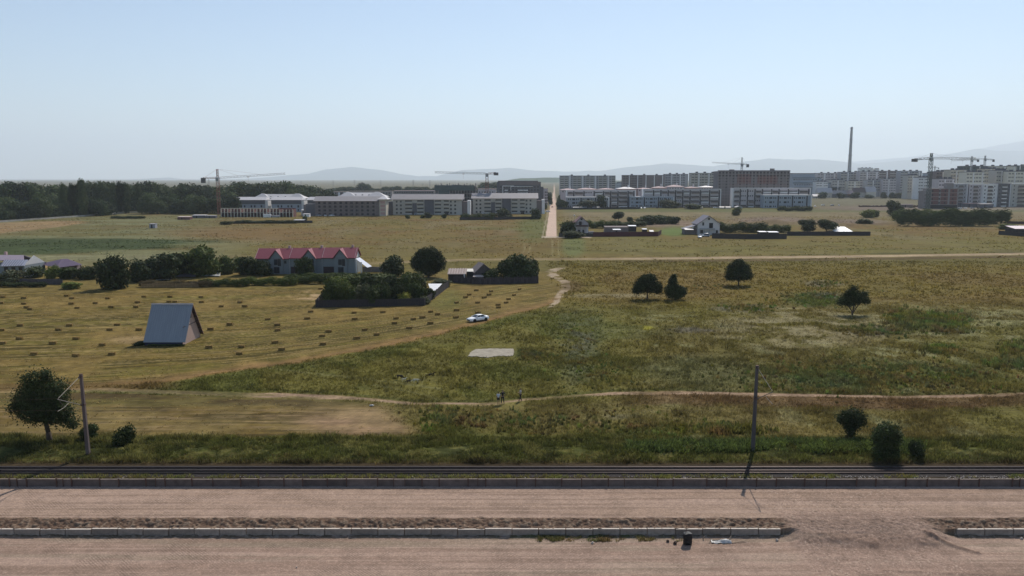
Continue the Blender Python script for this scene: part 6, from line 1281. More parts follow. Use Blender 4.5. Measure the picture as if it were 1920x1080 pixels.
def red_row():
    # three joined houses, each with a cross gable
    pa, pb = at(480, 515), at(668, 513); L = pb.x-pa.x; Y = (pa.y+pb.y)/2; D = 8.0; he = zat(484, Y); hr = zat(465.5, Y+D/2)
    t = empty('terraced_house', (pa.x, Y, 0), 0, 'terrace of three joined grey houses with crimson metal roofs and pointed front gables', 'terraced house')
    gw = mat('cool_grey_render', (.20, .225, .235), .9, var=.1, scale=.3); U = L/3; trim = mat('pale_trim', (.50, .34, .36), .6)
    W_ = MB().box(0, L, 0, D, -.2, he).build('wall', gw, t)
    ends = MB().prism([(0, he+.003), (D, he+.003), (D/2, hr-.12)], L-.25, L, 'x').prism([(0, he+.003), (D, he+.003), (D/2, hr-.12)], 0, .25, 'x').build('gable_wall', mat('lit_render', (.55, .54, .53), .9, var=.08), t)  # end gables paler than the front wall, sunlight put into the colour
    for u in range(3):
        x0, x1 = u*U, (u+1)*U; dz = .12*u; over = .45; cx = x0+U*(.60 if u < 2 else .56)
        z0, z1 = he-.15+dz, hr+dz; y0, y1 = -over, D+over
        m = MB(); ov0 = over if u == 0 else 0.0; ov1 = over if u == 2 else -.02
        m.sheet([(x0-ov0, y0, z0), (x1+ov1, y0, z0), (x1+ov1, D/2, z1), (x0-ov0, D/2, z1)], .12); m.sheet([(x0-ov0, D/2, z1), (x1+ov1, D/2, z1), (x1+ov1, y1, z0), (x0-ov0, y1, z0)], .12)
        rf = m.build('roof', REDR, t); gh = 2.05
        # cross gable towards the field
        m = MB(); zt = z1-.12
        m.add([(cx-gh-.35, y0-.5, z0-.25), (cx, y0-.5, zt), (cx, D/2, zt), (cx-gh-.35, D/2-.0, z0-.25)], [(0, 1, 2, 3)]); m.add([(cx, y0-.5, zt+.001), (cx+gh+.35, y0-.5, z0-.25), (cx+gh+.35, D/2, z0-.25), (cx, D/2, zt+.001)], [(0, 1, 2, 3)])
        m2 = MB(); m2.sheet([(cx-gh-.4, y0-.35, z0-.2), (cx, y0-.35, zt+.04), (cx, D/2-.1, zt+.04), (cx-gh-.4, D/2-.1, z0-.2)], .12); m2.sheet([(cx, y0-.35, zt+.04), (cx+gh+.4, y0-.35, z0-.2), (cx+gh+.4, D/2-.1, z0-.2), (cx, D/2-.1, zt+.04)], .12); m2.build('cross_roof', REDR, rf)
        g = MB().prism([(cx-gh, 0), (cx+gh, 0), (cx+gh, z0-.25), (cx, zt-.2), (cx-gh, z0-.25)], -.42, -.01, 'y').build('front_gable', gw, t)
        MB().box(x1-.12, x1+.02, y0-.02, y0+.1, z0-.1, z0+.02).bar((x1, y0, z0+.06), (x1, D/2, z1+.06), .06, 4).bar((x0-ov0, y0, z0+.06), (x0-ov0, D/2, z1+.06), .06, 4).build('verge_trim', trim, rf)
        fa = MB().box(x0-ov0, cx-gh-.4, y0-.06, y0-.001, z0-.16, z0+.02).box(cx+gh+.4, x1+ov1, y0-.06, y0-.001, z0-.16, z0+.02).bar((cx-gh-.4, y0-.4, z0-.27), (cx, y0-.4, zt-.06), .09, 4).bar((cx+gh+.4, y0-.4, z0-.27), (cx, y0-.4, zt-.06), .09, 4).build('fascia', mat('dark_red_edge', (.10, .015, .02), .6), rf)
        for wx, wz, ww, wh in ((cx-.1, 2.9, 1.0, 1.7), (cx+1.0, 2.6, .8, 2.1), (cx+.1, .3, 1.6, 1.9)):
            w_ = MB().box(wx-ww/2, wx+ww/2, -.47, -.425, wz, wz+wh).build('window', GLASS, t)
            MB().box(wx-ww/2-.07, wx-ww/2, -.49, -.425, wz-.07, wz+wh+.07).box(wx+ww/2, wx+ww/2+.07, -.49, -.425, wz-.07, wz+wh+.07).box(wx-ww/2, wx+ww/2, -.49, -.425, wz+wh, wz+wh+.07).box(wx-.03, wx+.03, -.485, -.472, wz, wz+wh).build('window_frame', WHT if False else mat('dark_frame', (.06, .05, .06), .6), w_)
        if u > 0: MB().box(x0+.3, cx-gh-.05, -.05, -.012, .05, 2.35).build('garage_door', mat('dark_brown_door', (.045, .028, .03), .7, var=.1), t)
        MB().box(x1-1.7 if u < 2 else x1-1.9, x1-1.0 if u < 2 else x1-1.3, -.06, -.01, 3.3, 4.2).build('window', GLASS, t) if u == 0 else None
        MB().box(cx+2.6, cx+3.3, D*.55, D*.55+.7, z1-1.6, z1+.75).build('chimney', mat('pinkish_chimney', (.42, .30, .29), .9), rf)
        MB().bar((x1-.06, -.06, .1), (x1-.06, -.06, he-.2), .06, 6).build('downpipe', mat('zinc', (.42, .42, .44), .5, metal=.3), t)
    # lean-to with a bright sheet on white posts at the right end
    lt = MB().sheet([(L+.1, .4, he-.2), (L+3.7, .3, 2.05), (L+4.6, 3.6, 2.05), (L+.6, 4.6, he-.2)], .07).build('lean_to_roof', mat('blue_white_sheet', (.42, .46, .55), .5, var=.1), t)
    for x, y in ((L+.35, -.05), (L+1.9, -.1)): MB().box(x-.22, x+.22, y, y+.3, 0, he-.35 if x < L+1 else he-1.25).build('porch_column', WHT, t)
    MB().box(L+.01, L+.06, 1.2, 3.4, .1, 2.4).build('side_door', GLASS, t)
def gable_house(px0, px1, base, eave, apex, depth, label, wall_, roof_, extras='a'):
    a, b = at(px0, base), at(px1, base); L = b.x-a.x; he = zat(eave, a.y); hr = zat(apex, a.y)
    t = empty('house', (a.x, a.y, 0), 0, label, 'house')
    MB().prism([(0, -.2), (L, -.2), (L, he), (L/2, hr-.1), (0, he)], 0, depth, 'y').build('wall', wall_, t)
    s = (hr-he)/(L/2); o = .7; m = MB(); m.sheet([(-o, -o, he-s*o+.02), (L/2, -o, hr+.02), (L/2, depth+o, hr+.02), (-o, depth+o, he-s*o+.02)], .2); m.sheet([(L/2, -o, hr+.02), (L+o, -o, he-s*o+.02), (L+o, depth+o, he-s*o+.02), (L/2, depth+o, hr+.02)], .2)
    rf = m.build('roof', roof_, t); return t, L, he, hr, rf
def win(t, x, z, w_, h, y=-.04, m=None):
    o = MB().box(x-w_/2, x+w_/2, y, .02 if y > -.2 else y+.06, z, z+h).build('window', m or GLASS, t)
    MB().box(x-w_/2-.08, x+w_/2+.08, y-.02, y-.001, z+h, z+h+.08).box(x-w_/2-.08, x+w_/2+.08, y-.02, y-.001, z-.08, z).box(x-w_/2-.08, x-w_/2, y-.02, y-.001, z, z+h).box(x+w_/2, x+w_/2+.08, y-.02, y-.001, z, z+h).build('window_frame', mat('dark_frame', (.06, .05, .06), .6), o)
def houses():
    red_row()
    t, L, he, hr, rf = gable_house(1077, 1103, 441, 418, 406, 10, 'small gabled pinkish house with a balcony under its front gable, beside the dirt road', WM['lilac'], mat('dark_maroon_tiles', (.13, .055, .055), .7, var=.15))
    win(t, L*.42, he-1.5, 1.2, 2.2); win(t, L*.32, .5, 1.1, 2.3); win(t, L*.62, .5, 1.1, 2.3); win(t, L*.5, hr-1.8, .9, .8)
    o = MB().box(L*.12, L*.95, -1.8, -.01, he-2.1, he-1.9).build('balcony', WM['beige'], t); MB().box(L*.12, L*.95, -1.8, -1.72, he-1.897, he-.95).build('railing', mat('brown_railing', (.08, .045, .04), .8), o)
    for k in range(3): MB().box(L*.12+k*L*.38, L*.12+k*L*.38+.25, -1.8, -1.55, 0, he-2.11).build('column', WHT, t)
    MB().box(-3.3, -.01, 1, 7, 0, he-1).build('annex', WM['brown'], t); MB().sheet([(-3.6, .6, he-1), (0, .6, he+.6), (0, 7.2, he+.6), (-3.6, 7.2, he-1)], .15).build('annex_roof', mat('dark_maroon_tiles', (.13, .055, .055), .7), t)
    MB().box(L*.08, L*.65, -.9, -.01, he-.1, he+.1).build('awning', mat('brown_railing', (.08, .045, .04), .8), t)
    MB().box(L+.1, L+3.2, -.5, 4, 0, 1.8).build('shed_lean_to', WM['dgrey'], t)
    t, L, he, hr, rf = gable_house(1308, 1349, 440, 419, 404.5, 13, 'white gabled house with a grey roof sloping left, behind the parked pale cars', mat('bright_render', (.62, .60, .60), .9, var=.06), mat('slate_roof', (.135, .125, .15), .6, var=.12))
    win(t, L*.60, he-2.4, 1.9, 2.6, m=VOID); win(t, L*.24, he-1.0, .8, 1.5); win(t, L*.5, hr-2.2, .8, 1.0); win(t, L*.18, .8, 1.4, 1.8); win(t, L*.88, .9, 1.1, 1.4)
    MB().box(L*.05, L*.75, -1.5, -.01, 2.6, 2.85).build('terrace_slab', WM['beige'], t); MB().box(L*.05, L*.75, -1.5, -1.42, 2.853, 3.5).build('railing', WM['grey'], t)
    for k in range(4): MB().box(L*.05+k*L*.22, L*.05+k*L*.22+.22, -1.5, -1.25, 0, 2.59).build('column', WM['grey'], t)
    MB().box(-6.5, -.01, 2, 9, 0, 3).build('annex', WM['brown'], t); MB().sheet([(-7.2, 1.2, 2.9), (.5, 1.2, 5.2), (.5, 9.5, 5.2), (-7.2, 9.5, 2.9)], .15).build('annex_roof', mat('slate_roof', (.135, .125, .15), .6), t)
    MB().sheet([(-7.0, -1.2, 2.7), (-2.4, -1.2, 2.7), (-2.4, 1.5, 3.4), (-7.0, 1.5, 3.4)], .12).build('porch_roof', ROOFW, t)
    # grey house at the left edge
    Y = at(20, 517).y; x0, x1 = atY(-40, 400, Y).x, atY(40, 400, Y).x; t = empty('house', (x0, Y, 0), -.05, 'grey house with a pale mauve roof and a striped lower roof at the left edge', 'house'); L = x1-x0; he = zat(497, Y); hr = zat(478, Y+5)
    MB().box(0, L, 0, 10, -.2, he).build('wall', mat('cool_grey_render', (.20, .225, .235)), t); MB().prism([(0, he+.003), (10, he+.003), (5, hr-.1)], L-.2, L, 'x').build('gable_wall', mat('lit_render', (.55, .54, .53)), t)  # gable paler than the wall, with painted sunlight
    m = MB(); m.sheet([(-.5, 2.2, he+1.3), (L-1.4, 2.2, he+1.3), (L-3.4, 5, hr), (-.5, 5, hr)], .15); m.sheet([(-.5, 5, hr), (L-3.4, 5, hr), (L+.4, 10.5, he-.2), (-.5, 10.5, he-.2)], .15); rf = m.build('roof', mat('mauve_roof', (.36, .29, .33), .6, var=.08), t)
    m = MB(); m.sheet([(L*.45, -.8, he-.25), (L+.5, -.8, he+.0), (L-.2, 2.3, he+1.5), (L*.40, 2.3, he+1.35)], .15); lr = m.build('lower_roof', mat('pale_blue_roof', (.36, .37, .43), .5, var=.1), t)
    for k in range(9): x = L*.47+k*L*.06; MB().bar((x, -.8, he-.16+k*.03), (x-.4, 2.3, he+1.46), .09, 4).build('panel_joint', mat('joint_grey', (.16, .17, .22), .6), lr)
    for k in range(3): win(t, L*.55+k*2.3, 1.2, 1.1, 1.5)
    MB().box(L*.2, L*.2+.7, 6, 6.7, hr-1, hr+.9).build('chimney', mat('pinkish_chimney', (.42, .30, .29), .9), rf)
    # purple hip roof pavilion
    Y = at(95, 512).y; x0, x1 = atY(62, 400, Y).x, atY(134, 400, Y).x; L = x1-x0; t = empty('pavilion', (x0, Y, 0), 0, 'low pavilion under a broad purple hip roof, among hedges on the left', 'pavilion'); he = zat(499, Y); D = 11
    MB().add([(-.3, 2, he+.5), (L*.55, -1.5, he-.4), (L+.4, 3.5, he+.1), (L*.45, D+1, he+.2), (L*.42, 5, he+1.75), (L*.52, 6, he+1.75)], [(0, 1, 4), (1, 2, 5, 4), (2, 3, 5), (3, 0, 4, 5), (0, 3, 2, 1)]).build('roof', mat('purple_roof_sheet', (.105, .075, .115), .55, var=.1), t)
    for x, y in ((.4, 2), (L*.55, -1.0), (L-.3, 3.5), (L*.45, D), (L*.25, .6), (L*.8, 1.2)): MB().box(x-.1, x+.1, y, y+.2, 0, he).build('post', RUST, t)
    MB().box(L*.2, L*.8, 5, 8, 0, he*.95).build('back_wall', WM['brown'], t)
    # shed row beside the large round tree
    Y = at(850, 529).y; x0, x1 = atY(839, 400, Y).x, atY(872, 400, Y).x; L = x1-x0; t = empty('shed', (x0, Y, 0), 0, 'dark plank shed with a ribbed pinkish grey roof, right of the large round tree', 'shed'); he = zat(513, Y); hb = zat(503.5, Y+4.5)
    MB().box(0, L, 0, 4.5, 0, he-.1).build('wall', FD, t); r_ = MB().sheet([(-.2, -.4, he-.1), (L+.2, -.4, he-.1), (L+.2, 4.7, hb), (-.2, 4.7, hb)], .1).build('roof', mat('pinkish_sheet_roof', (.26, .20, .18), .7, var=.25, scale=1.5), t)
    for k in range(7): MB().bar((.3+k*L/6.6, -.4, he+.02), (.3+k*L/6.6, 4.7, hb+.1), .07, 4).build('roof_batten', mat('pale_batten', (.48, .40, .36), .8), r_)
    MB().box(L-.5, L-.2, -.5, -.41, he-1.8, he).build('leaning_board', WHT, t)
    Y = at(905, 530).y+2; x0, x1 = atY(890, 400, Y).x, atY(926, 400, Y).x; L = x1-x0; t = empty('hut', (x0, Y, 0), .25, 'old weathered hut with a gable and patched bright roof sheets, behind the plank fence', 'hut'); he = zat(511, Y); hr = zat(495, Y)
    MB().prism([(0, 0), (L, 0), (L, he), (L*.45, hr-.1), (0, he)], 0, 6, 'y').build('wall', mat('weathered_planks', (.10, .08, .078), .9, var=.4, scale=1.2, stretch=(4, 1, .5)), t)
    m = MB(); m.sheet([(-.4, -.4, he-.15), (L*.45, -.4, hr), (L*.45, 6.4, hr), (-.4, 6.4, he-.15)], .1); m.build('roof', mat('old_roof', (.16, .13, .125), .8, var=.3), t)
    m = MB(); m.sheet([(L*.45, -.4, hr), (L+.4, -.4, he-.1), (L+.4, 6.4, he-.1), (L*.45, 6.4, hr)], .1); rr = m.build('roof', mat('old_roof', (.16, .13, .125), .8), t)
    MB().sheet([(L*.47, .2, hr+.05), (L*.66, .2, hr-(hr-he)*.34+.05), (L*.66, 4, hr-(hr-he)*.34+.05), (L*.47, 4, hr+.05)], .04).build('roof_patch', mat('lilac_sheet', (.42, .38, .44), .5), rr)
    MB().sheet([(L*.70, -.3, hr-(hr-he)*.42+.05), (L*.98, -.3, he+.05), (L*.98, 3, he+.05), (L*.70, 3, hr-(hr-he)*.42+.05)], .04).build('roof_patch', mat('bright_sheet', (.66, .62, .54), .5), rr)
    MB().box(L*.35, L*.6, -.05, -.01, 1.6, 2.5).build('window', VOID, t)
    def small(px0, px1, base, top, label, m, roof=None, depth=2.5, name='shed', tilt=.3, cat='shed'):
        a, b = at(px0, base), at(px1, base); h = max(.5, zat(top, a.y)-tilt); t = empty(name, (a.x, a.y, 0), 0, label, cat); L = b.x-a.x
        MB().box(0, L, 0, depth, 0, h).build('wall', m, t); MB().sheet([(-.15, -.2, h+.05), (L+.15, -.2, h+.05), (L+.15, depth+.2, h+tilt), (-.15, depth+.2, h+tilt)], .08).build('roof', roof or m, t)
        MB().box(L*.3, L*.3+min(.9, L*.3), -.04, -.01, 0, h*.85).build('door', VOID, t); return t
    small(875, 890, 527, 506, 'low lean-to with a sagging white tarpaulin between the shed and the hut', FD, mat('bright_sheet', (.66, .62, .54)), 3, tilt=.5)
    small(888, 906, 530, 517, 'low mottled shed with a pale curved roof before the hut', mat('mottled_wall', (.13, .12, .12), .9, var=.6, scale=1.5), mat('pale_batten', (.48, .40, .36)), 2)
    small(1567, 1600, 440, 427.5, 'long shed with a glaring white roof behind the low dark fence', FD, mat('glaring_sheet', (.80, .79, .78), .4), 12, tilt=2.2)
    small(1424, 1438, 441, 434, 'small roof of white sheet behind the dark high fence', FD, mat('glaring_sheet', (.80, .79, .78)), 4)
    small(1442, 1460, 443, 434.5, 'second white sheet roof behind the dark high fence, right of the first', FD, mat('glaring_sheet', (.80, .79, .78)), 4)
    small(1150, 1164, 439, 430, 'shed with a bright strip of roof behind the maroon fence', WM['brown'], mat('glaring_sheet', (.80, .79, .78)), 4); small(1179, 1193, 434, 423, 'open shed with a white roof strip behind the maroon fence, farther back', VOID, mat('glaring_sheet', (.80, .79, .78)), 5)
    small(1135, 1178, 437, 425, 'long low brown building in the yard of the small gabled house', WM['brown'], ROOFB, 8); small(1205, 1213, 436, 429, 'tiny white topped hut near the right end of the maroon fence', VOID, mat('glaring_sheet', (.80, .79, .78)), 3); small(1219, 1226, 439, 432, 'tiny pale leaning shelter at the right end of the maroon fence', VOID, ROOFW, 3, tilt=1)
    small(1903, 1960, 436, 425, 'low shed with a pinkish white roof at the right edge', VOID, mat('pink_white_roof', (.62, .50, .49), .5), 9, tilt=1.2); small(550, 569, 417.5, 412, 'small shed with a pale roof beside the low dark fence, far left field', VOID, ROOFW, 5)
    small(280, 291, 428, 419, 'lone grey box hut in the far left field', mat('grey_hut', (.30, .30, .33), .8), ROOFG, 3, name='hut', cat='hut'); small(333, 356, 412, 406, 'low brick ruin in the far left field', WM['brick'], mat('pale_batten', (.48, .40, .36)), 5)
    small(360, 385, 409, 403, 'pile of dark boxes beside the rust red crane, under a pale cover', WM['dgrey'], ROOFW, 5, name='site_store', cat='store'); small(386, 404, 409, 404, 'dark site store left of the crane foot', WM['dgrey'], ROOFG, 4, name='site_store', cat='store'); small(565, 573, 404, 393, 'white silo shaped hut right of the half built terrace', WHT, WHT, 3, name='site_hut', cat='hut'); small(568, 580, 407, 400.5, 'low white site cabin right of the half built terrace', WHT, ROOFW, 4, name='site_hut', cat='hut')
    small(-30, 4, 404, 401, 'small pale kiosk behind the white concrete fence at the left edge', WM['blue'], ROOFW, 3, name='kiosk', cat='kiosk'); small(500, 524, 407.5, 403.5, 'low grey site cabins before the half built terrace', WM['grey'], ROOFG, 3, name='site_hut', cat='hut')
    for i, (x0, x1, bs, tp) in enumerate([(1785, 1806, 388, 380), (1808, 1835, 389, 381), (1838, 1862, 390, 382), (1690, 1712, 389, 383)]):
        small(x0, x1, bs, tp, ['dark row of site containers right of the brick block, first', 'dark site shed with an orange edge right of the brick block', 'dark low shed before the white framed blocks', 'pile of brown rubble walls left of the brick block'][i], WM['dgrey'] if i < 3 else WM['brown'], [CONC, WM['pink'], ROOFG, WM['brown']][i], 6, name='site_store', cat='store')
    # tilted white panel in the fenced garden, pale sheets by the hedge row
    def panel(pts, label, m, name='sheet_panel', z=0.0, lift=.4):
        P = [at(p[0], p[1], z) for p in pts]; c = P[0]; q = [p-c for p in P]; q[2].z += lift; q[3].z += lift; q = [Vector((v.x, v.y, v.z+.4)) for v in q]
        o = MB().sheet(q, .05).build(name, m, loc=(c.x, c.y, 0)); tag(o, label, 'sheet')
    panel([(809, 552), (814, 552), (829, 540), (803, 540)], 'white tilted sheet glaring in the right corner of the fenced garden', mat('glaring_sheet', (.80, .79, .78)), lift=.8)
    panel([(378, 519), (413, 520), (414, 511), (385, 514)], 'crumpled pale sheet cover under the tallest tree of the hedge row', mat('grey_white_cover', (.36, .36, .33), .7, var=.4, scale=2), lift=.6)
    panel([(327, 521), (368, 521), (360, 511), (335, 510)], 'dull mauve tarpaulin under the hedge row', mat('mauve_tarp', (.085, .075, .085), .8, var=.3), lift=.6)
    panel([(290, 528), (322, 526), (322, 523), (300, 524)], 'pale strip of sheeting above the picket fence', mat('grey_white_cover', (.36, .36, .33)), lift=.1)
    p = at(38, 523); t = empty('satellite_dish', p, 0, 'round white dish in the bushes by the grey house', 'dish'); m = MB(); seg = 20
    V = [(0, 0, 0)]+[(r_*math.cos(2*math.pi*k/seg), -.35*(r_/1.0)**2, r_*math.sin(2*math.pi*k/seg)) for r_ in (.5, 1.0) for k in range(seg)]; Fs = [(0, 1+k, 1+(k+1) % seg) for k in range(seg)]+[(1+k, 1+seg+k, 1+seg+(k+1) % seg, 1+(k+1) % seg) for k in range(seg)]
    MB().add(V, Fs).build('dish', WHT, t, True, loc=(0, 0, 1.5)); MB().bar((0, 0, -.1), (0, .1, 1.5), .06, 6).build('stand', RUST, t)
    p = at(46, 522); o = MB().sheet([(0, 0, .5), (2.2, 0, .7), (2.4, 1, 1.2), (.3, 1, 1.0)], .05).build('sheet_panel', WHT, loc=p); tag(o, 'small white sheet beside the round dish', 'sheet')
    p = at(1077, 425); t = empty('floodlight', p, 0, 'bright white globe on a pole behind the small gabled house', 'lamp')
    MB().bar((0, 0, 0), (0, 0, 6.5), .08, 6).build('pole', RUST, t); bm = bmesh.new(); bmesh.ops.create_icosphere(bm, subdivisions=3, radius=.5); bm.to_mesh(me := bpy.data.meshes.new('globe')); bm.free(); link('globe', me, WHT, t, loc=(0, 0, 6.9))
fences(); houses()
# ================================================================ CARS
def make_car(label, paint, loc, rz, L=4.75, W_=1.86, Hh=1.40, wagon=False, name='parked_car', detail=True):
    t = empty(name, loc, rz, label, 'car'); h2 = W_/2; k = L/4.75
    # side profile stations along x (front at +x): x, sill z, belt z, half width
    st = [(2.36, .36, .58, .62), (2.28, .24, .70, .78), (1.95, .22, .80, .88), (1.30, .22, .90, .92), (.75, .22, .955, .93), (-.2, .22, .965, .93), (-1.2, .22, .985, .93), (-1.85, .24, 1.0, .90), (-2.2, .28, .97, .84), (-2.36, .40, .80, .72)]
    V = []
    for x, a, b, w_ in st:
        w_ *= h2/.93; x *= k
        V += [(x, -w_*.93, a), (x, -w_, a+.18), (x, -w_*.985, (a+b)/2+.08), (x, -w_*.90, b-.03), (x, -w_*.70, b+.012), (x, 0, b+.028), (x, w_*.70, b+.012), (x, w_*.90, b-.03), (x, w_*.985, (a+b)/2+.08), (x, w_, a+.18), (x, w_*.93, a)]
    n = 11; Fs = []
    for i in range(len(st)-1):
        for j in range(n): a = i*n+j; b = i*n+(j+1) % n; Fs.append((a, b, b+n, a+n))
    Fs += [tuple(range(n-1, -1, -1)), tuple(range((len(st)-1)*n, len(st)*n))]
    MB().add(V, Fs).build('body', paint, t, True)
    # cabin: lower ring, upper ring; glass below, roof skin above
    if wagon: lo = [(1.0, .76), (-2.1, .78)]; up = [(.35, .60), (-1.85, .62)]
    else: lo = [(1.05, .76), (-1.55, .74)]; up = [(.25, .60), (-.85, .58)]
    zl, zu = .95, Hh-.045
    def ring(e, z, g=0): return [(e[0][0]*k, -e[0][1], z), (e[0][0]*k, e[0][1], z), (e[1][0]*k, e[1][1], z), (e[1][0]*k, -e[1][1], z)]
    A, B = ring(lo, zl), ring(up, zu)
    MB().add(A+B, [(0, 1, 5, 4), (1, 2, 6, 5), (2, 3, 7, 6), (3, 0, 4, 7), (3, 2, 1, 0), (4, 5, 6, 7)]).build('cabin_glass', mat('car_glass', (.025, .030, .038), .08, spec=.6, var=.1), t)
    x0, x1 = up[0][0]*k, up[1][0]*k; wu = up[0][1]; RV = []
    for x, dz, ws in ((x0+.12, -.02, .96), (x0-.1, .035, 1), ((x0+x1)/2, .065, 1.02), (x1+.15, .04, 1), (x1-.15, -.02, .96)):
        RV += [(x, -wu*ws-.02, zu+.0), (x, -wu*.8, zu+.03+dz), (x, 0, zu+.045+dz), (x, wu*.8, zu+.03+dz), (x, wu*ws+.02, zu+.0)]
    MB().add(RV, [(i*5+j, i*5+j+1, i*5+j+6, i*5+j+5) for i in range(4) for j in range(4)]+[(0, 4, 3, 2, 1), (20, 21, 22, 23, 24), (0, 5, 10, 15, 20, 24, 19, 14, 9, 4)]).build('roof', paint, t, True)
    for s in (-1, 1):
        m = MB()
        for xl, xu, r_ in ((lo[0][0], up[0][0], .045), (-.10, -.15, .035), (lo[1][0], up[1][0], .06)): m.bar((xl*k, s*(lo[0][1]+.005), zl), (xu*k, s*(wu+.01), zu+.03), r_, 6)
        m.build('pillar', paint, t)
    tyre = MB(); seg = 20
    for y0, y1, r0, r1 in ((-.11, .11, .335, .335),):
        tyre.add([(r_*math.cos(2*math.pi*q/seg), y, r_*math.sin(2*math.pi*q/seg)) for y, r_ in ((-.11, .24), (-.11, .31), (-.085, .335), (.085, .335), (.11, .31), (.11, .24)) for q in range(seg)], [(i*seg+q, i*seg+(q+1) % seg, (i+1)*seg+(q+1) % seg, (i+1)*seg+q) for i in range(5) for q in range(seg)])
    tme = tyre.mesh('tyre', True); rim = MB(); rim.add([(.24*math.cos(2*math.pi*q/seg), y, .24*math.sin(2*math.pi*q/seg)) for y in (-.095, .095) for q in range(seg)], [(q, (q+1) % seg, seg+(q+1) % seg, seg+q) for q in range(seg)]+[tuple(range(seg)), tuple(range(2*seg-1, seg-1, -1))])
    for q in range(5): a = 2*math.pi*q/5; rim.box(-.001, .0, 0, 0, 0, 0) if False else rim.bar((0, -.105, 0), (.22*math.cos(a), -.105, .22*math.sin(a)), .02, 4).bar((0, .105, 0), (.22*math.cos(a), .105, .22*math.sin(a)), .02, 4)
    rme = rim.mesh('rim'); blk = mat('tyre_rubber', (.018, .018, .018), .85)
    for x in (1.42, -1.40):
        for s in (-1, 1):
            wh = link('wheel', tme, blk, t, loc=(x*k, s*(h2-.12), .335)); link('rim', rme, mat('alloy', (.30, .30, .31), .35, metal=.6), wh)
            MB().bar((x*k, s*(h2-.02), .36), (x*k, s*(h2+.006), .36), .385, 20).build('wheel_arch', blk, t)
    for s in (-1, 1):
        MB().box(2.20*k, 2.30*k, s*.70-.16, s*.70+.16, .57, .70).build('headlight', mat('lamp_glass', (.55, .57, .6), .1, spec=.8), t, bevel=.02)
        MB().box(-2.36*k, -2.27*k, s*.64-.16, s*.64+.16, .74, .88).build('taillight', mat('red_lamp', (.35, .02, .02), .3), t, bevel=.02)
        MB().box(.72*k, .88*k, s*.93-.02 if s > 0 else -1.03, s*.93+.12 if s > 0 else -.91, .95, 1.07).build('mirror', paint, t, bevel=.02)
    MB().box(2.26*k, 2.385*k, -.52, .52, .34, .56).build('grille', blk, t, bevel=.02)
    MB().box(-1.2*k, 1.2*k, -.95, -.925, .27, .36).box(-1.2*k, 1.2*k, .925, .95, .27, .36).build('sill', blk, t)
    return t
PW = mat('white_car_paint', (.85, .85, .85), .35, var=.02, spec=.5); PS = mat('silver_car_paint', (.42, .44, .46), .3, metal=.3, var=.02); PD = mat('dark_blue_car_paint', (.03, .035, .07), .25, var=.02); PB = mat('blue_car_paint', (.10, .14, .26), .3, var=.02); PR = mat('rosy_car_paint', (.38, .20, .17), .4)
def cars():
    p = at(896, 602); make_car('white coupe parked on the mown field beside the meadow, its front towards the camera', PW, p, R(180+38), 4.8, 1.86, 1.36)
    make_car('silver hatchback parked before the small gabled house', PS, at(1105, 442), R(170), 4.1, wagon=True); make_car('dark blue saloon parked at the left end of the maroon fence', PD, at(1121, 442.5), R(5), 4.6)
    make_car('white car with glinting bonnet before the white gabled house, front towards the field', PW, at(1312, 446), R(-100), 4.5); make_car('pale blue van like car parked beside the white one at the gabled house', PS, at(1322, 444), R(185), 4.7, Hh=1.75, wagon=True)
    make_car('rosy car driving down the dusty road towards the fields', PR, at(1035.5, 389), R(-95), 4.4, wagon=True, name='moving_car'); make_car('silver car on the left side of the dusty road', PS, at(1031, 385.5), R(-92), 4.3, name='moving_car')
    # rows of parked cars before the blocks, copies of one small white and one grey car
    w_ = make_car('x', PW, (0, 0, -50), 0, 4.3); g = make_car('x', PS, (0, 0, -50), 0, 4.4, wagon=True); b = make_car('x', PD, (0, 0, -50), 0, 4.4)
    spots = [(663, 404.5, 0), (669, 404.6, 1), (681, 404.5, 0), (687, 404.4, 0), (770, 402.8, 0), (777, 403, 1), (791, 402.8, 0), (820, 402.6, 1), (905, 401, 0), (911, 401, 1), (925, 400.6, 2), (933, 400.4, 0), (963, 400.2, 0), (967, 400.2, 1), (995, 400, 0), (1018, 393, 0), (1022, 388, 1), (1016, 399, 2), (1027, 397.5, 0), (1154, 391, 1), (1161, 391, 0), (1170, 391.2, 2), (1194, 391, 0), (1201, 391, 1), (1208, 391, 0), (1232, 390.6, 2), (1341, 390.5, 0), (1348, 390.5, 1), (1528, 388, 0), (1543, 385.5, 0), (1560, 385.8, 1), (1573, 386, 0), (1800, 391.5, 0), (1810, 391.2, 0), (1823, 391, 1), (1838, 391, 2), (610, 405.6, 0), (598, 405.4, 1), (622, 405.4, 0), (640, 405, 2)]
    lab = {0: 'small white car parked in the row below the apartment blocks', 1: 'small silver car parked in the row below the apartment blocks', 2: 'small dark car parked in the row below the apartment blocks'}; used = set(); rg = random.Random(3)
    for x, y, kx in spots:
        src = (w_, g, b)[kx]; o = src if kx not in used else copy_tree(src); used.add(kx); p = at(x, y); o.location = p; o.rotation_euler = (0, 0, rg.choice([0, math.pi, 1.2, -1.4])+rg.uniform(-.2, .2)); tag(o, lab[kx], 'car', 'cars parked below the blocks')
cars()
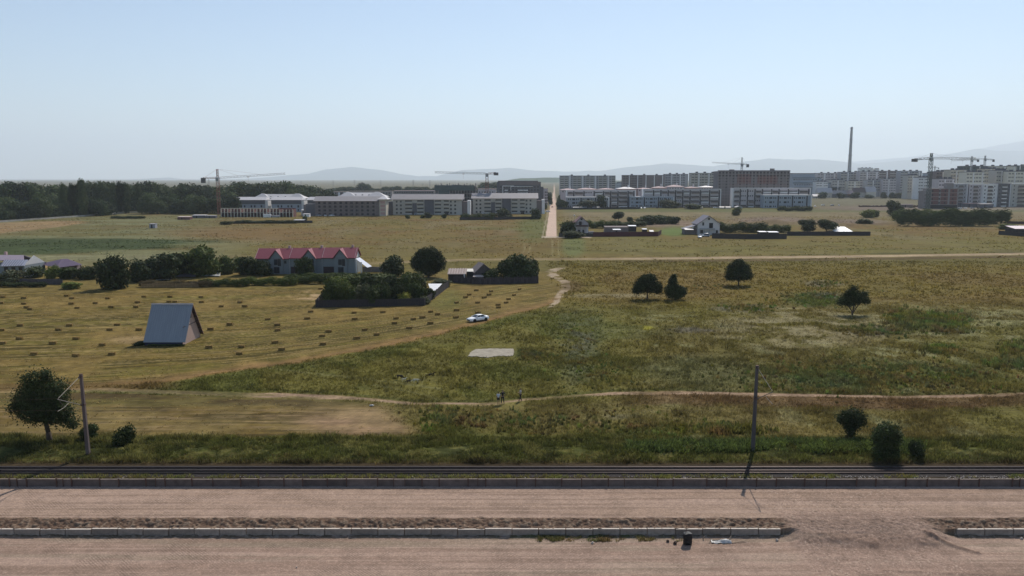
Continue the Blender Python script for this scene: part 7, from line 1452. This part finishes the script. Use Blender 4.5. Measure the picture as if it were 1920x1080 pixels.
# ================================================================ PEOPLE AND DOGS
def skin_body(name, pts, edges, m, parent=None, sub=2, root=0, loc=(0, 0, 0)):
    """pts: (x,y,z,radius); one continuous surface grown over the skeleton"""
    me = bpy.data.meshes.new(name); me.from_pydata([p[:3] for p in pts], edges, []); o = bpy.data.objects.new(name, me); COL.objects.link(o); o.parent = parent; o.location = loc
    o.modifiers.new('skin', 'SKIN'); sv_ = me.skin_vertices[0].data
    for i, p in enumerate(pts): r_ = p[3]; sv_[i].radius = (r_, r_) if not isinstance(r_, tuple) else r_; sv_[i].use_root = (i == root)
    s = o.modifiers.new('sub', 'SUBSURF'); s.levels = sub; s.render_levels = sub
    dg = bpy.context.evaluated_depsgraph_get(); dg.update(); nm = bpy.data.meshes.new_from_object(o.evaluated_get(dg)); o.modifiers.clear(); o.data = nm; bpy.data.meshes.remove(me)
    nm.materials.clear(); nm.materials.append(m); nm.polygons.foreach_set('use_smooth', [True]*len(nm.polygons)); nm.name = name; return o
SKIN = mat('skin', (.36, .21, .14), .6, var=.05)
def person(px, pyb, rz, label, shirt, legs, h=1.75, pose='stand', short=False, hairm=(.02, .015, .012)):
    t = empty('person', at(px, pyb, .03), rz, label, 'person', scale=(h/1.75,)*3)   # faces -y locally
    st = .10 if pose == 'stand' else .20
    J = {'pel': (0, 0, .93, (.135, .10)), 'wai': (0, .0, 1.08, (.13, .095)), 'che': (0, 0, 1.28, (.165, .11)), 'nek0': (0, .01, 1.45, (.085, .07)), 'nek': (0, .0, 1.50, .052), 'hd0': (0, -.005, 1.57, .068), 'hd1': (0, -.01, 1.64, .088), 'hd2': (0, 0, 1.70, .075)}
    for s, n in ((-1, 'l'), (1, 'r')):
        fx = .03 if pose == 'stand' else (.14*s)
        J['hip'+n] = (s*.09, 0, .88, .095); J['kne'+n] = (s*(.10 if pose == 'stand' else .12), -.02-fx*.3, .50, .062); J['ank'+n] = (s*st*.95, .02+fx*.6, .09, .042); J['toe'+n] = (s*(st+.03), -.15+fx*.6, .035, .036)
        J['sho'+n] = (s*.185, 0, 1.41, .058)
        if pose == 'hips': J['elb'+n] = (s*.36, .06, 1.16, .042); J['wri'+n] = (s*.20, -.04, 1.02, .03)
        elif pose == 'phone' and s > 0: J['elb'+n] = (s*.24, .02, 1.13, .042); J['wri'+n] = (s*.12, -.25, 1.24, .028)
        elif pose == 'phone': J['elb'+n] = (s*.25, .0, 1.13, .042); J['wri'+n] = (s*.10, -.24, 1.15, .028)
        else: J['elb'+n] = (s*.235, .03, 1.13, .042); J['wri'+n] = (s*.25, -.03, .88, .028)
        e = Vector(J['elb'+n][:3]); w_ = Vector(J['wri'+n][:3]); d = (w_-e).normalized(); side = Vector((0, 1, 0)) if abs(d.y) < .7 else Vector((1, 0, 0)); side = (side-d*side.dot(d)).normalized(); inn = d.cross(side)
        pm = w_+d*.05; J['pal'+n] = (*pm, (.030, .020))
        for q in range(4):
            off = side*(.024*(q-1.5)); f1 = w_+d*.095+off; f2 = w_+d*(.135+.012*(q in (1, 2)))+off+inn*.008*s; f3 = w_+d*(.16+.014*(q in (1, 2)))+off*.9+inn*.022*s
            J['f%d1'%q+n] = (*f1, .0095); J['f%d2'%q+n] = (*f2, .0088); J['f%d3'%q+n] = (*f3, .008)
        th = w_+d*.04-side*.038; J['th1'+n] = (*th, .0105); J['th2'+n] = (*(th+d*.035-side*.015), .009)
    ks = list(J); ix = {k: i for i, k in enumerate(ks)}; E = [('pel', 'wai'), ('wai', 'che'), ('che', 'nek0'), ('nek0', 'nek'), ('nek', 'hd0'), ('hd0', 'hd1'), ('hd1', 'hd2')]
    for n in 'lr':
        E += [('pel', 'hip'+n), ('hip'+n, 'kne'+n), ('kne'+n, 'ank'+n), ('ank'+n, 'toe'+n), ('nek0', 'sho'+n), ('sho'+n, 'elb'+n), ('elb'+n, 'wri'+n), ('wri'+n, 'pal'+n), ('wri'+n, 'th1'+n), ('th1'+n, 'th2'+n)]
        for q in range(4): E += [('pal'+n, 'f%d1'%q+n), ('f%d1'%q+n, 'f%d2'%q+n), ('f%d2'%q+n, 'f%d3'%q+n)]
    skin_body('body', [J[k] for k in ks], [(ix[a], ix[b]) for a, b in E], SKIN, t, 1)
    # face
    f = MB()
    for s in (-1, 1): f.box(s*.032-.012, s*.032+.012, -.099, -.088, 1.655, 1.667)
    f.box(-.022, .022, -.097, -.088, 1.592, 1.600); f.build('eyes_and_mouth', mat('eye_dark', (.03, .02, .02), .4), t)
    MB().prism([(-.012, 1.615), (.012, 1.615), (0, 1.65)], -.118, -.09, 'y').build('nose', SKIN, t, bevel=.003)
    MB().bar((-.092, .01, 1.625), (-.088, .01, 1.665), .014, 6).bar((.092, .01, 1.625), (.088, .01, 1.665), .014, 6).build('ears', SKIN, t)
    hb = bmesh.new(); bmesh.ops.create_uvsphere(hb, u_segments=16, v_segments=10, radius=.1)
    for v in hb.verts:
        v.co = Vector((v.co.x*.98, v.co.y*1.08+.018, v.co.z*.95))
        if v.co.y < -.02 and v.co.z < .035: v.co.y = -.02; v.co.z = max(v.co.z, .0)
        if v.co.z < -.06: v.co.z = -.06
    hb.to_mesh(hm := bpy.data.meshes.new('hair')); hb.free(); link('hair', hm, mat('dark_hair', hairm, .7), t, loc=(0, 0, 1.668))
    # clothes follow the body
    sm = mat('cloth_'+shirt, {'white': (.55, .58, .66), 'navy': (.012, .013, .022), 'pale': (.50, .47, .46)}[shirt], .9, var=.08, scale=8); lm = mat('cloth_'+legs, {'navy': (.012, .013, .022), 'dark': (.030, .022, .022)}[legs], .9, var=.1, scale=8)
    def grow(k, g): p = J[k]; r_ = p[3]; return (p[0], p[1], p[2], (r_[0]+g, r_[1]+g) if isinstance(r_, tuple) else r_+g)
    S = {k: grow(k, .018) for k in ('pel', 'wai', 'che', 'nek0', 'shol', 'shor')}
    for n in 'lr':
        a, b = Vector(J['sho'+n][:3]), Vector(J['elb'+n][:3]); full = shirt == 'navy'
        c = b if full else a.lerp(b, .72); S['sle'+n] = (*c, .058)
        if full: wv = Vector(J['wri'+n][:3]); S['cuf'+n] = (*wv, .042)
    k2 = list(S); i2 = {k: i for i, k in enumerate(k2)}; E2 = [('pel', 'wai'), ('wai', 'che'), ('che', 'nek0')]+[('nek0', 'sho'+n) for n in 'lr']+[('sho'+n, 'sle'+n) for n in 'lr']+([('sle'+n, 'cuf'+n) for n in 'lr'] if shirt == 'navy' else [])
    skin_body('shirt', [S[k] for k in k2], [(i2[a], i2[b]) for a, b in E2], sm, t, 1)
    T = {'pel': (0, 0, .95, (.145, .115))}
    E3 = []
    for n in 'lr':
        h_, kn, an = Vector(J['hip'+n][:3]), Vector(J['kne'+n][:3]), Vector(J['ank'+n][:3]); T['hip'+n] = (*h_, .108)
        if short: T['kne'+n] = (*h_.lerp(kn, .92), .085); E3 += [('pel', 'hip'+n), ('hip'+n, 'kne'+n)]
        else: T['kne'+n] = (*kn, .078); T['ank'+n] = (*kn.lerp(an, .92), .058); E3 += [('pel', 'hip'+n), ('hip'+n, 'kne'+n), ('kne'+n, 'ank'+n)]
    k3 = list(T); i3 = {k: i for i, k in enumerate(k3)}; skin_body('shorts' if short else 'trousers', [T[k] for k in k3], [(i3[a], i3[b]) for a, b in E3], lm, t, 1)
    for n in 'lr':
        a, b = Vector(J['ank'+n][:3]), Vector(J['toe'+n][:3]); skin_body('shoe', [(a.x, a.y+.03, .05, .048), (a.x*.5+b.x*.5, (a.y+b.y)/2, .048, .05), (b.x, b.y, .04, .042)], [(0, 1), (1, 2)], mat('shoe', (.05, .045, .045), .8), t, 1)
def dog(px, pyb, rz, label, col, L=.85, h=.62, graze=False, lying=False, patch=None):
    t = empty('dog', at(px, pyb, .03), rz, label, 'dog', scale=(L/.85,)*3)          # faces +x
    m = mat('coat_'+('white' if col[0] > .3 else 'dark' if col[0] < .03 else 'brown'), col, .9, var=.15, scale=8); z = .46 if not lying else .20
    P = [(-.30, 0, z, (.085, .10)), (-.08, 0, z-.01, (.082, .10)), (.16, 0, z-.02, (.10, .13)), (.27, 0, z+.03, (.085, .105))]
    hz = (z+.20, .44) if not graze else (z-.16, .50)
    P += [(.36, 0, (z+hz[0])/2+.02, .065), (hz[1], 0, hz[0], .068), (hz[1]+.09, 0, hz[0]-.02, .045), (hz[1]+.17, 0, hz[0]-.035, .03)]
    P += [(-.40, 0, z+.03, .03), (-.52, 0, z-.02, .022), (-.62, 0, z-.12, .016)]; E = [(0, 1), (1, 2), (2, 3), (3, 4), (4, 5), (5, 6), (6, 7), (0, 8), (8, 9), (9, 10)]
    for s in (-1, 1):
        b = len(P); f = .05*s
        if lying: P += [(.25, s*.09, .12, .045), (.36, s*.09, .05, .03), (.50, s*.09, .035, .026)]; P += [(-.28, s*.11, .13, .065), (-.14, s*.14, .08, .04), (-.26, s*.15, .04, .026)]; E += [(3, b), (b, b+1), (b+1, b+2), (0, b+3), (b+3, b+4), (b+4, b+5)]
        else:
            P += [(.23, s*.075, z-.12, .048), (.23+f, s*.075, z-.27, .030), (.22+f*1.5, s*.075, .04, .022), (.26+f*1.5, s*.075, .02, .022)]; E += [(2, b), (b, b+1), (b+1, b+2), (b+2, b+3)]
            P += [(-.27, s*.075, z-.10, .062), (-.21-f, s*.08, z-.22, .040), (-.34-f, s*.08, .16, .024), (-.31-f, s*.08, .035, .021), (-.27-f, s*.08, .02, .021)]; E += [(0, b+4), (b+4, b+5), (b+5, b+6), (b+6, b+7), (b+7, b+8)]
    skin_body('body', P, E, m, t, 1)
    for s in (-1, 1): MB().prism([(hz[1]-.03, hz[0]+.04), (hz[1]+.02, hz[0]+.05), (hz[1]-.02, hz[0]+.13)], s*.045-.012, s*.045+.012, 'y').build('ear', m, t)
def living():
    person(934.5, 758, R(175), 'person in a white shirt and dark shorts standing on the field path, left of two', 'white', 'navy', 1.66, 'stand', True)
    person(942.5, 757, R(10), 'person dressed all in black standing on the field path, hands at the hips', 'navy', 'navy', 1.85, 'hips')
    person(976, 751.5, R(-70), 'person in a pale shirt and dark trousers standing alone, holding the hands up in front', 'pale', 'dark', 1.72, 'phone')
    dk, wh, br = (.018, .014, .013), (.55, .52, .40), (.05, .035, .028)
    dog(750, 712, R(-25), 'large dark dog with its tail hanging, leftmost of the pack on the meadow', dk, 1.15, graze=True)
    dog(757.5, 715, R(20), 'pale dog half hidden behind the large dark one', wh, .7)
    dog(766, 718.5, R(200), 'black dog sniffing between two pale dogs', dk, .72, graze=True)
    dog(779.5, 718, R(190), 'white dog with its head down, rightmost of the near pack', wh, .95, graze=True)
    dog(808.5, 704, R(10), 'dark dog lying apart from the pack on the right', dk, .95, lying=True)
    dog(801, 704.5, R(170), 'small dark dog lying close to the larger lying one', dk, .5, lying=True)
living()
# ---------------------------------------------------------------- the hazy air
def build_haze():
    me = MB().box(-46000, 46000, -2500, 46000, -30.0, 2100).mesh('haze')
    m = bpy.data.materials.new('hazy_air'); m.use_nodes = True; n = m.node_tree.nodes; n.clear()
    o = n.new('ShaderNodeOutputMaterial'); v = n.new('ShaderNodeVolumePrincipled')
    v.inputs['Color'].default_value = (.83, .92, 1.0, 1); v.inputs['Density'].default_value = HAZE; v.inputs['Anisotropy'].default_value = .25
    m.node_tree.links.new(v.outputs[0], o.inputs['Volume'])
    tag(link('haze', me, m), kind='stuff')
build_haze()
